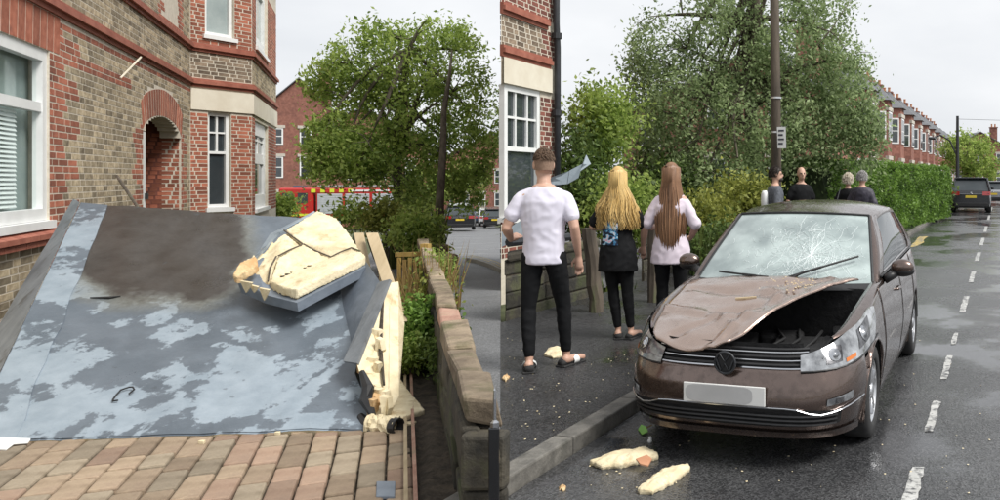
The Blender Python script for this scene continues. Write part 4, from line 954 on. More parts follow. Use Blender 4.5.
for side in (1, -1):
    for i in range(len(ts) - 1):
        for j in range(len(hs_) - 1):
            q = [grid[i][j], grid[i + 1][j], grid[i + 1][j + 1], grid[i][j + 1]]
            cu = [sum(p[k] for p in q) / 4 for k in range(3)]
            if any(math.hypot(cu[1] - wc, cu[2] - WZ) < AR - .012 for wc in wheels) and cu[0] > .4: continue
            if max(abs(q[0][1] - q[2][1]), abs(q[1][1] - q[3][1])) < 1e-5 and cu[0] > .4: continue
            nm = panel_of(*cu, (ts[i] + ts[i + 1]) / 2); key = (nm, side if nm not in ('front_bumper', 'tail') else 0)
            if nm == 'front_bumper' and cu[2] > .575 and not (cu[0] > .56 and cu[2] < .60): continue        # grille and lamps sit here
            pts = [V((side * p[0], p[1], p[2])) for p in q]
            panels.setdefault(key, MB()).poly(pts if side < 0 else pts[::-1])
def weld(o, d=.0004):
    import bmesh
    bm = bmesh.new(); bm.from_mesh(o.data); bmesh.ops.remove_doubles(bm, verts=bm.verts, dist=d); bmesh.ops.dissolve_degenerate(bm, dist=.0002, edges=bm.edges); bmesh.ops.recalc_face_normals(bm, faces=bm.faces); bm.to_mesh(o.data); bm.free()
    o.data.polygons.foreach_set('use_smooth', [True] * len(o.data.polygons))
parts = {}
for (nm, sd), mb in panels.items():
    o = mb.build(nm, M['brown'], car, smooth=True); weld(o); parts[(nm, sd)] = o
    m = o.modifiers.new('thick', 'SOLIDIFY'); m.thickness = .004; m.offset = 0
def surf(t, h, off=0.0):    # point on the body skin with an outward offset (positive side)
    p = V(outline(t, h)); a = V(outline(min(t + .004, 1), h)) - V(outline(max(t - .004, 0), h)); b = V(outline(t, min(h + .02, 1))) - V(outline(t, max(h - .02, 0)))
    n = a.cross(b).normalized()
    if n.dot(V((p.x * 2 + .0001, p.y - LEN / 2, 0))) < 0: n = -n
    return p + n * off
def patch(mb, side, t0, t1, h0, h1, off=.004, nt_=8, nh=4, shape=None):
    rows = []
    for i in range(nt_ + 1):
        r = []
        for j in range(nh + 1):
            a, b = i / nt_, j / nh; t = t0 + (t1 - t0) * a; lo, hi = (h0, h1) if shape is None else shape(a); p = surf(t, lo + (hi - lo) * b, off); r.append(V((side * p.x, p.y, p.z)))
        rows.append(r)
    mb.grid(rows); return mb
# headlamps
for side in (1, -1):
    mb = MB(); patch(mb, side, .094, .288, 0, 0, .010, 22, 8, shape=lambda a: (.755 - .035 * a + (.0 if a < .9 else (a - .9) * 1.2), .90 + .11 * min(1, a * 2.2) - (0 if a < .8 else (a - .8) * .35)))
    hl = mb.build('headlight', M['lamp'], car, smooth=True)
    mb = MB(); patch(mb, side, .135, .165, 0, 0, .0125, 6, 4, shape=lambda a: (.79, .93)); mb.build('reflector', M['lampdark'], hl, smooth=True)
    mb = MB(); patch(mb, side, .205, .245, 0, 0, .0125, 6, 4, shape=lambda a: (.80, .96)); mb.build('reflector', M['lampdark'], hl, smooth=True)
    mb = MB(); patch(mb, side, .172, .195, 0, 0, .0125, 4, 2, shape=lambda a: (.765, .80)); mb.build('indicator', M['amber'], hl, smooth=True)
    for tt_, hh_, rr_c in ((.150, .865, .042), (.222, .885, .050)):
        pc_ = surf(tt_, hh_, .010); nn_ = (surf(tt_, hh_, .03) - pc_).normalized(); pc_ = V((side * pc_.x, pc_.y, pc_.z)); nn_ = V((side * nn_.x, nn_.y, nn_.z)); mb = MB()
        mb.lathe(pc_, nn_, [(rr_c, .003), (rr_c * .9, .008), (rr_c * .55, .004), (rr_c * .5, .012), (.001, .016)], 18); mb.build('lamp_bowl', M['chrome'], hl, smooth=True)
    mb = MB(); mb.tube([V((side * p.x, p.y, p.z)) for p in [surf(.094 + .194 * k / 10, .748 - .035 * k / 10, .010) for k in range(11)]], .006, 5); mb.build('lamp_seal', M['black'], hl)
    # fog lamp
    mb = MB(); patch(mb, side, .135, .185, 0, 0, .008, 6, 3, shape=lambda a: (.365 + .02 * a, .44 + .03 * a)); fg = mb.build('fog_light', M['lamp'], car, smooth=True)
    mb = MB(); patch(mb, side, .150, .165, .385, .435, .010, 3, 3); mb.build('fog_lens', M['lampdark'], fg)
# upper grille
mb = MB()
for side in (1, -1): patch(mb, side, 0, .10, .70, 1.02, -.03, 8, 4)
gr = mb.build('grille', M['bay'], car)
for k, h in enumerate((.785, .86, .935)):
    mb = MB(); mb.tube([V((s * p.x, p.y, p.z)) for s, p in [(1, surf(.108 * q / 8, h, -.002)) for q in range(8, 0, -1)] + [(-1, surf(.108 * q / 8, h, -.002)) for q in range(0, 9)]], .0042 if k else .0065, 5); mb.build('grille_slat', M['chrome' if k == 0 else 'alloy'], gr)
for h in (.755, .82, .895, .965):
    mb = MB()
    for s in (1, -1): mb.tube([V((s * p.x, p.y, p.z)) for p in [surf(.110 * q / 6, h, -.012) for q in range(7)]], .011, 5)
    mb.build('grille_slat', M['black'], gr)
# emblem: ring with the two stacked letter shapes
ec = V((0, -.002, .612)); em = MB(); rr_ = []
for k in range(25):
    a = 2 * math.pi * k / 24; rr_.append(ec + V((.062 * math.cos(a), .0, .062 * math.sin(a))))
em.tube(rr_, .008, 6, cap=False); emb = em.build('emblem', M['darkpipe'], car, smooth=True)
mb = MB(); mb.lathe(ec, (0, -1, 0), [(.001, -.004), (.058, -.004), (.058, -.02)], 20); mb.build('emblem_disc', M['black'], emb)
for pl in ([(-.03, .048), (0, .008), (.03, .048)], [(-.052, .02), (-.026, -.046), (0, -.004), (.026, -.046), (.052, .02)]):
    mb = MB(); mb.tube([ec + V((x, -.006, z)) for x, z in pl], .005, 5); mb.build('emblem_letter', M['darkpipe'], emb)
# lower grille, chrome line, lip
mb = MB()
for s in (1, -1): patch(mb, s, 0, .165, .14, .335, .004, 10, 3, shape=lambda a: (.12 + .02 * a, .345 - .06 * a ** 3))
lg = mb.build('lower_grille', M['bay'], car, smooth=True)
for h in (.16, .21, .26):
    mb = MB(); mb.tube([V((s * p.x, p.y, p.z)) for s, p in [(1, surf(.155 * q / 8, h, .012)) for q in range(8, 0, -1)] + [(-1, surf(.155 * q / 8, h, .012)) for q in range(0, 9)]], .008, 5); mb.build('grille_slat', M['black'], lg)
mb = MB(); lf = lambda q: surf(.215 * q / 12, .355 - (.085 * sstep(.36, .58, q / 12)) + .075 * sstep(.55, 1, q / 12), .012)
mb.tube([V((s * p.x, p.y, p.z)) for s, p in [(1, lf(q)) for q in range(12, 0, -1)] + [(-1, lf(q)) for q in range(0, 13)]], .0048, 6); mb.build('chrome_strip', M['chrome'], car)
mb = MB()
for s in (1, -1): patch(mb, s, 0, .21, -.01, .07, .016, 12, 3)
mb.build('bumper_lip', M['brown'], car, smooth=True)
# number plate, its text smeared out
mb = MB(); mb.box((0, -.022, .435), (.50, .012, .112)); pl = mb.build('number_plate', M['plate'], car, bevel=.004)
mb = MB(); ol = [V((-.03 + .205 * (abs(math.cos(a)) ** .3) * (1 if math.cos(a) > 0 else -1), -.0295, .435 + .05 * (abs(math.sin(a)) ** .6) * (1 if math.sin(a) > 0 else -1))) for a in [2 * math.pi * k / 28 for k in range(28)]]
mb.poly(ol[::-1]); mb.build('smear', M['platesmear'], pl)
# engine bay
mb = MB(); mb.box((0, .66, .50), (1.20, 1.0, .04)); mb.box((-.60, .80, .62), (.03, .72, .24)); mb.box((.60, .80, .62), (.03, .72, .24)); mb.box((0, 1.17, .70), (1.24, .03, .42)); mb.box((0, .20, .56), (1.1, .10, .16))
eb = mb.build('engine_bay', M['bay'], car)
for (c, s) in (((.30, .62, .57), (.34, .40, .12)), ((.52, .95, .60), (.16, .2, .14)), ((.10, .9, .58), (.3, .2, .10)), ((.48, .40, .56), (.18, .22, .12)), ((-.2, .6, .58), (.4, .5, .1))):
    mb = MB(); mb.box(c, s, rz=.2); mb.build('engine_block', M['bay'], eb, bevel=.025)
for k in range(4):
    mb = MB(); mb.tube([V((.1 + .12 * k, .35, .60)), V((.2 + .1 * k, .6, .65)), V((.05 + .16 * k, .95, .64))], .011, 6); mb.build('hose', M['bay'], eb, smooth=True)
# wing tops: from the body edge to the bonnet opening
BW_ = [(0, .40), (.13, .52), (.3, .585), (.5, .615), (.8, .635), (1.2, .655)]
def hood_z(u, v):
    e = smooth_tab(ZTOP, v); w = smooth_tab(BW_, v); return e + .012 + .055 * (1 - min(1, abs(u) / (w + .05)) ** 2) * sstep(0, .5, v)
for side in (1, -1):
    mb = MB(); rows = []
    for k in range(29):
        t = .155 + (.43 - .155) * k / 28; p = V(outline(t, 1.0)); w = min(smooth_tab(BW_, p.y), p.x - .02); m1 = V((w + (p.x - w) * .5, p.y, p.z + .012)); m2 = V((w, p.y, p.z + .012)); m3 = V((w - .005, p.y, p.z + .012 - .07 * sstep(.3, .6, p.y) - .01))
        rows.append([V((side * q.x, q.y, q.z)) for q in (p, m1, m2, m3)])
    mb.grid(rows); mb.build('wing_top', M['brown'], car, smooth=True)
# crumpled bonnet: covers the near side, its torn edge runs from the emblem to the far windscreen corner
mb = MB(); rows = []; nu, nv = 44, 36
def bonnet_right(v): return lerp([(.06, .0), (.3, .10), (.6, .25), (.9, .42), (1.16, .60)], v)
for j in range(nv + 1):
    v = .075 + (1.14 - .075) * j / nv; wl = smooth_tab(BW_, v) + .01; r = []
    for i in range(nu + 1):
        a = i / nu; u = -wl + (bonnet_right(v) + wl) * a
        vv = v - .045 * (1 - j / nv) + (.075 * (abs(u) / .5) ** 2.5 * (1 - j / nv))
        z = hood_z(u, vv)
        z += .034 * sstep(.74, 1.0, a) * (.6 + .6 * sstep(.1, .5, v))         # torn edge kicked up
        z += -.03 * math.exp(-((u + .18) / .26) ** 2 - ((v - .62) / .22) ** 2)                       # dent
        cr = abs(((u * .5 + v * .55 + .06 * mnoise.noise(V((u * 4, v * 4, 0)))) * 3.1) % 1 - .5); z += .026 * (1 - min(1, cr * 7)) * sstep(.25, .8, a) * (1 - sstep(.82, .98, a))
        cr2 = abs(((v * 1.1 - u * .35 + .05 * mnoise.noise(V((u * 5, v * 3, 7)))) * 2.4) % 1 - .5); z += -.022 * (1 - min(1, cr2 * 4)) * sstep(.1, .5, a) * (1 - sstep(.82, .98, a))
        z += .007 * mnoise.noise(V((u * 7, v * 7, 3))) + .018 * sstep(.14, .0, v - .075) * math.sin(u * 9 + 1)
        for (ua, va, ub, vb, am, wd) in ((-.62, .52, .16, .40, .026, .05), (-.12, .10, .20, .92, .022, .045), (-.55, .90, .34, .74, -.028, .05), (-.40, .16, -.05, .60, -.018, .04)):
            du, dv = ub - ua, vb - va; tq = max(0, min(1, ((u - ua) * du + (v - va) * dv) / (du * du + dv * dv))); dd = math.hypot(u - ua - tq * du, v - va - tq * dv) + .012 * mnoise.noise(V((u * 12, v * 12, 1)))
            z += am * max(0, 1 - dd / wd) * (1 - sstep(.85, .99, a))
        r.append(V((u, vv, z)))
    rows.append(r)
mb.grid(rows); bo = mb.build('bonnet', M['bonnetpaint'], car, smooth=True); m = bo.modifiers.new('thick', 'SOLIDIFY'); m.thickness = .012; m.offset = -1
bo['label'] = 'crumpled torn bonnet pushed aside'
mb = MB(); mb.tube([r[-1] + V((.002, 0, -.008)) for r in rows], .006, 5); mb.build('torn_edge', M['brown'], bo)
# cowl, windscreen, pillars, roof and glass
def ws(a, b):   # a -1..1 across, b 0..1 up
    hw = .665 * (1 - b) + .535 * b; u = a * hw; v = 1.14 + (1.86 - 1.14) * b + .16 * (1 - b) * a * a + .10 * b * a * a; z = .935 + (1.405 - .935) * (b ** .94) - .02 * a * a * b; return V((u, v, z))
mb = MB(); mb.grid([[ws(-1 + 2 * i / 24, j / 16) for i in range(25)] for j in range(17)]); wsn = mb.build('windscreen', M['screen'], car, smooth=True)
mb = MB(); mb.grid([[V((p.x * 1.0, p.y - .10 + .03 * k, p.z - .035 + .012 * k)) for p in [ws(-1 + 2 * i / 20, 0) for i in range(21)]] for k in range(4)]); mb.build('cowl', M['black'], car)
rg = random.Random(11); imp = (.30, .36)
def onws(x, y, up=.003):
    x = max(-.97, min(.97, x)); y = max(.03, min(.97, y)); return ws(x, y) + V((0, -.75, .66)) * up
mbs = MB()
for k in range(44):
    th = 2 * math.pi * k / 44 + rg.uniform(-.12, .12); L_ = rg.uniform(.25, .95); pts = []
    for i in range(9):
        r = L_ * i / 8; th2 = th + .12 * math.sin(i * 1.3 + k); pts.append(onws(imp[0] + r * math.cos(th2) * .9, imp[1] + r * math.sin(th2) * .85))
    mbs.tube(pts, [.0012] * 4 + [.0008] * 5, 3)
for rr2 in (.05, .09, .14, .2, .27, .36):
    for seg in range(int(14 + rr2 * 40)):
        a0 = rg.uniform(0, 6.28); a1 = a0 + rg.uniform(.15, .5); r = rr2 * rg.uniform(.85, 1.15)
        mbs.tube([onws(imp[0] + r * math.cos(a0 + (a1 - a0) * q / 3), imp[1] + r * math.sin(a0 + (a1 - a0) * q / 3) * .9) for q in range(4)], .0010, 3)
for k in range(240):
    a = rg.gauss(.18, .40); b = rg.gauss(.42, .24); th = rg.uniform(0, 6.28); l = rg.uniform(.03, .11)
    if abs(a) < .95 and .05 < b < .95: mbs.tube([onws(a, b), onws(a + l * .5 * math.cos(th + .3), b + l * .5 * math.sin(th + .3)), onws(a + l * math.cos(th), b + l * math.sin(th))], .0009, 3)
mbs.build('cracks', M['crack'], wsn)['kind'] = 'stuff'
mb = MB(); mb.tube([ws(-1 + 2 * i / 20, 1) + V((0, -.004, .004)) for i in range(21)], .010, 6); mb.tube([ws(-1, j / 10) for j in range(11)], .012, 6); mb.tube([ws(1, j / 10) for j in range(11)], .012, 6); mb.build('screen_seal', M['black'], wsn)
def belt(w): v = 1.30 + (3.92 - 1.30) * w; return V((halfw(v, 1.0) - .006, v, smooth_tab(ZTOP, v)))
def rail(w): v = 1.97 + (3.50 - 1.97) * w; return V((smooth_tab([(0, .550), (.3, .575), (.7, .57), (1, .53)], w), v, smooth_tab([(0, 1.372), (.25, 1.42), (.55, 1.425), (.85, 1.385), (1, 1.34)], w)))
def gh(w, h, off=0.0):
    p = belt(w) * (1 - h) + rail(w) * h; p = p + V((.03 * math.sin(h * math.pi), 0, 0)); return p + V((off, 0, off * .35))
nW, nH = 52, 12
def gzone(w, h):
    if .10 < h < .93:
        lo = .085 + .02 * h
        if lo + .0 < w < .455: return 'front'
        if .485 < w < .80 - .10 * h: return 'rear'
        if .455 <= w <= .485: return 'bpillar'
    return 'body'
for side in (1, -1):
    zs = {}
    for i in range(nW):
        for j in range(nH):
            w0, w1, h0, h1 = i / nW, (i + 1) / nW, j / nH, (j + 1) / nH; k = gzone((w0 + w1) / 2, (h0 + h1) / 2); off = 0 if k == 'body' else -.008
            q = [gh(w0, h0, off), gh(w1, h0, off), gh(w1, h1, off), gh(w0, h1, off)]; q = [V((side * p.x, p.y, p.z)) for p in q]; zs.setdefault(k, MB()).poly(q if side > 0 else q[::-1])
    for k, mb in zs.items():
        nm = {'front': 'side_window', 'rear': 'side_window', 'bpillar': 'door_pillar', 'body': 'roof_pillar'}[k]; mt = {'front': 'glass', 'rear': 'glass', 'bpillar': 'blackgloss', 'body': 'brown'}[k]
        o = mb.build(nm, M[mt], car, smooth=True); weld(o)
        if k == 'body': sm = o.modifiers.new('thick', 'SOLIDIFY'); sm.thickness = .02; sm.offset = -1
    # pillar between the windscreen and the side glass
    mb = MB(); rows = []
    for j in range(13):
        b = j / 12; p = ws(1, b); q = gh(0, b) ; rows.append([V((side * x.x, x.y, x.z)) for x in (p + V((0, 0, .004)), p * .5 + q * .5 + V((.012, -.012, .012)), q)])
    mb.grid(rows); mb.build('windscreen_pillar', M['brown'], car, smooth=True)
    mb = MB(); mb.tube([V((side * p.x, p.y, p.z)) for p in [gh(.03 + .8 * k / 20, .055, .006) for k in range(21)]], .009, 5); mb.build('window_trim', M['black'], car)
    # door gaps and handles, sill
    for vg in (1.22, 2.28, 3.12):
        mb = MB(); pts = []
        for k in range(12):
            h = .12 + .87 * k / 11; z0 = .19; z1 = smooth_tab(ZTOP, vg); x = halfw(vg, h); pts.append(V((side * (x + .0015), vg + (.05 * math.sin(h * 3) if vg > 3 else 0), z0 + (z1 - z0) * h)))
        mb.tube(pts, .004, 4); mb.build('door_gap', M['black'], car)
    for vg in (2.06, 2.95):
        mb = MB(); x = halfw(vg, .80) + .02; zz = .19 + (smooth_tab(ZTOP, vg) - .19) * .80; mb.tube([V((side * (x - .02), vg - .10, zz)), V((side * x, vg - .07, zz)), V((side * x, vg + .05, zz)), V((side * (x - .02), vg + .08, zz))], .012, 6); mb.build('door_handle', M['brown'], car, smooth=True)
    # mirror
    mb = MB(); mc = V((side * .845, 1.56, 1.03)); mb.ball(mc, (.088, .06, .06), 14, 9); mi = mb.build('mirror', M['brown'], car, smooth=True)
    mb = MB(); mb.ball(mc + V((0, .006, -.028)), (.09, .059, .046), 14, 8); mb.build('mirror_base', M['black'], mi, smooth=True)
    mb = MB(); mb.tube([V((side * .72, 1.50, .94)), V((side * .80, 1.54, .985))], [.035, .03], 8); mb.build('mirror_arm', M['black'], mi, smooth=True)
    for wc in wheels:
        make_wheel(car, (side * (WH - .115), wc, WZ), side, .30, .20)
        mb = MB(); rows = []
        for k in range(17):
            a = math.pi * k / 16; y, z = wc + AR * math.cos(a), WZ + AR * math.sin(a); rows.append([V((side * (WH - .02), y, z)), V((side * .42, y, z))])
        mb.grid(rows); mb.build('wheel_arch', M['black'], car, smooth=True)
mb = MB(); rows = []
for j in range(17):
    w = j / 16; r = rail(w); row = []
    for i in range(17):
        a = -1 + 2 * i / 16; p = ws(a, 1); vf = 1.86 + .10 * a * a; v = vf + (r.y + .05 - vf) * 1 if False else vf * (1 - w) + (3.56 - .06 * a * a) * w
        e = rail(max(0, min(1, (v - 1.97) / (3.50 - 1.97)))); row.append(V((a * e.x, v, e.z + (.045 + .02 * math.sin(w * 3)) * (1 - abs(a) ** 2.4) + (.0 if w > .05 else -.008))))
    rows.append(row)
mb.grid(rows); mb.build('roof', M['brown'], car, smooth=True)
mb = MB(); mb.grid([[V((a * (.53 * (1 - b) + .64 * b), 3.56 - .06 * a * a + .42 * b, 1.385 - .03 * a * a - .40 * b)) for a in [-1 + i / 6 for i in range(13)]] for b in [j / 6 for j in range(7)]]); mb.build('rear_window', M['glass'], car, smooth=True)
mb = MB(); mb.tube([V((.0, 3.3, 1.44)), V((0, 3.52, 1.60))], .004, 5); mb.build('aerial', M['black'], car)
for (a0, b0, a1, b1) in ((-.1, .02, -.72, .05), (.06, .0, .86, .30)):
    mb = MB(); pts = [ws(a0 + (a1 - a0) * k / 8, b0 + (b1 - b0) * k / 8) + V((0, -.03, .03)) for k in range(9)]; mb.tube(pts, .008, 5); wp = mb.build('wiper', M['black'], car)
    mb = MB(); mb.tube([ws(a0, .0) + V((0, -.06, .0)), pts[2], pts[4]], .010, 5); mb.build('wiper_arm', M['black'], wp)
mb = MB(); mb.box((0, 2.0, .26), (1.3, 3.2, .12)); mb.build('underbody', M['black'], car)
mb = MB(); mb.box((0, 2.4, .75), (1.35, 2.0, .5)); mb.box((0, 1.55, .80), (1.2, .3, .2)); mb.build('cabin_interior', M['black'], car)
CA = math.atan2(.2875, 1); car.location = (-.262, 4.66, .012); car.rotation_euler = (0, 0, -CA)

def on_car(u, v, z): c_, s_ = math.cos(-CA), math.sin(-CA); return V((car.location.x + u * c_ - v * s_, car.location.y + u * s_ + v * c_, z))
mb = MB(); a = on_car(-.17, .70, hood_z(-.17, .70) - .012); b = on_car(-.03, .72, hood_z(-.03, .72) - .006); mb.obox(a, b - a, V((.0, .03, 0)), V((0, 0, .010))); tag(mb.build('wood_splinter', M['plank']), 'short pale wood splinter lying on the crumpled bonnet', 'splinter')
rg = random.Random(77); mb = MB()
for k in range(90):
    v = rg.gauss(.93, .08); u = rg.gauss(.27, .09) - (1.0 - v) * .4; v = min(v, 1.08)
    if u > bonnet_right(v) - .03: continue
    c_ = on_car(u, v, hood_z(u, v) + .03); r = rg.uniform(.004, .014); th = rg.uniform(0, 6.28); mb._add([c_ + V((r * math.cos(th + q), r * math.sin(th + q), .004 * rg.random())) for q in (0, 2.0, 4.1)] + [c_ + V((0, 0, r * .7))], [(0, 1, 3), (1, 2, 3), (2, 0, 3)], rg.random())
tag(mb.build('moss_crumbs', M['plank']), 'scattered straw coloured crumbs on the bonnet below the windscreen', 'debris', kind='stuff')
# ---------------------------------------------------------------- people
M['skin'] = pmat('skin', (.50, .30, .22), (.56, .35, .26), 8, rough=.5, bump=.001, bscale=60)
M['whitecotton'] = pmat('pale_cotton', (.62, .60, .70), (.70, .68, .78), 5, rough=.9, bump=.004, bscale=5, sheen=.1, bdetail=1.5)
M['pinkcotton'] = pmat('pale_pink_cotton', (.66, .58, .66), (.74, .66, .74), 5, rough=.9, bump=.004, bscale=5, sheen=.1, bdetail=1.5)
M['blackcotton'] = pmat('black_cotton', (.0045, .005, .006), (.009, .0095, .011), 6, rough=.85, bump=.003, bscale=10, spec=.25)
M['greyjacket'] = pmat('grey_speckled_jacket', (.05, .055, .065), (.11, .12, .14), 30, rough=.85, bump=.008, bscale=14)
M['navyjacket'] = pmat('navy_jacket', (.022, .02, .032), (.05, .045, .065), 9, rough=.6, bump=.01, bscale=12)
M['blonde'] = pmat('blonde_hair', (.46, .29, .09), (.72, .52, .22), 9, rough=.4, tone=.35, stretch=(1, 1, .2))
M['brunette'] = pmat('chestnut_hair', (.14, .068, .034), (.30, .165, .09), 9, rough=.38, tone=.4, stretch=(1, 1, .2))
M['shorthair'] = pmat('short_brown_hair', (.07, .04, .022), (.14, .085, .05), 40, rough=.7, bump=.006, bscale=120)
M['fade'] = pmat('clipped_hair', (.20, .125, .085), (.27, .175, .125), 60, rough=.8)
M['darkhair'] = pmat('dark_hair', (.02, .014, .011), (.05, .036, .028), 30, rough=.6, bump=.005, bscale=90)
M['greyhair'] = pmat('grey_hair', (.24, .23, .22), (.42, .41, .40), 30, rough=.7, tone=.3)
M['whitehair'] = pmat('ash_blonde_hair', (.48, .42, .33), (.66, .60, .50), 30, rough=.6, tone=.3)
M['sock'] = pmat('grey_sock', (.30, .30, .32), (.40, .40, .42), 20, rough=.9)
def shader_print():
    m, nt, b, o = nodes('shirt_print'); L = nt.links.new; N = nt.nodes.new
    t = N('ShaderNodeTexCoord'); n = N('ShaderNodeTexNoise'); n.inputs['Scale'].default_value = 14; n.inputs['Detail'].default_value = 3; n.inputs['Distortion'].default_value = 1.6; L(t.outputs['Object'], n.inputs['Vector'])
    r = N('ShaderNodeValToRGB'); e = r.color_ramp.elements; e[0].position = .40; e[0].color = (.012, .013, .02, 1); e[1].position = .72; e[1].color = (.75, .35, .5, 1)
    for p, c in ((.47, (.02, .05, .12, 1)), (.53, (.06, .30, .55, 1)), (.60, (.55, .75, .8, 1))):
        k = e.new(p); k.color = c
    L(n.outputs[0], r.inputs[0]); L(r.outputs[0], b.inputs['Base Color']); b.inputs['Roughness'].default_value = .8; return m
M['print'] = shader_print()
def remesh(mb, name, mat, parent, vox=.012, smooth=3, folds=0.0):
    me = mb.mesh(name + '_src'); o = bpy.data.objects.new(name + '_src', me); COL.objects.link(o)
    m = o.modifiers.new('r', 'REMESH'); m.mode = 'VOXEL'; m.voxel_size = vox
    if smooth: sm = o.modifiers.new('s', 'SMOOTH'); sm.iterations = smooth; sm.factor = .5
    dg = bpy.context.evaluated_depsgraph_get(); ev = o.evaluated_get(dg); nm = bpy.data.meshes.new_from_object(ev)
    bpy.data.objects.remove(o); bpy.data.meshes.remove(me)
    if folds:      # soft creases of cloth
        n = len(nm.vertices); co = np.zeros(n * 3, dtype=np.float32); no = np.zeros(n * 3, dtype=np.float32)
        nm.vertices.foreach_get('co', co); nm.vertices.foreach_get('normal', no); co = co.reshape(-1, 3); no = no.reshape(-1, 3)
        d = np.array([(1 - abs(mnoise.noise(V((x * 9 + z * 5, y * 9, z * 11 - x * 4)))) * 2.2) + .5 * mnoise.noise(V((x * 22, y * 22, z * 16 + 3))) for x, y, z in co.tolist()], dtype=np.float32)
        co += no * (d * folds)[:, None]; nm.vertices.foreach_set('co', co.ravel()); nm.update()
    nm.name = name; nm.polygons.foreach_set('use_smooth', [True] * len(nm.polygons))
    return link_mesh(name, nm, mat, parent)
def tub(mb, pts, rad, n=12): 
    # densify for round joints
    P_, R_ = [], []
    pts = [V(p) for p in pts]
    for i in range(len(pts) - 1):
        for k in range(4):
            t = k / 4; P_.append(pts[i].lerp(pts[i + 1], t)); R_.append(rad[i] * (1 - t) + rad[i + 1] * t)
    P_.append(pts[-1]); R_.append(rad[-1]); mb.tube(P_, R_, n)
    for p, r in ((pts[0], rad[0]), (pts[-1], rad[-1])): mb.ball(p, r * .99, 10, 6)
    for p, r in zip(pts[1:-1], rad[1:-1]): mb.ball(p, r * .99, 10, 6)
def hand(mb, w, d, side, k=1.0, up=V((0, 0, 1))):
    """w wrist, d pointing direction of the hand; five fingers, lightly curled."""
    w = V(w); d = V(d).normalized(); lat = d.cross(up); lat = lat.normalized() if lat.length > .1 else V((0, 1, 0)); pn = lat.cross(d).normalized()
    tub(mb, [w, w + d * .05 * k, w + d * .09 * k], [.024 * k, .032 * k, .034 * k], 10)
    for j, ln in enumerate((.065, .078, .072, .055)):
        b = w + d * .092 * k + lat * ((j - 1.5) * .019 * k); c = b + d * ln * .5 * k + pn * .006; e = c + d * ln * .45 * k - pn * .02 * k * 1
        tub(mb, [b, c, e], [.0095 * k, .009 * k, .0075 * k], 6)
    b = w + d * .035 * k + lat * (side * .03 * k); tub(mb, [b, b + d * .03 * k + lat * (side * .022 * k), b + d * .06 * k + lat * (side * .026 * k)], [.012 * k, .011 * k, .009 * k], 6)
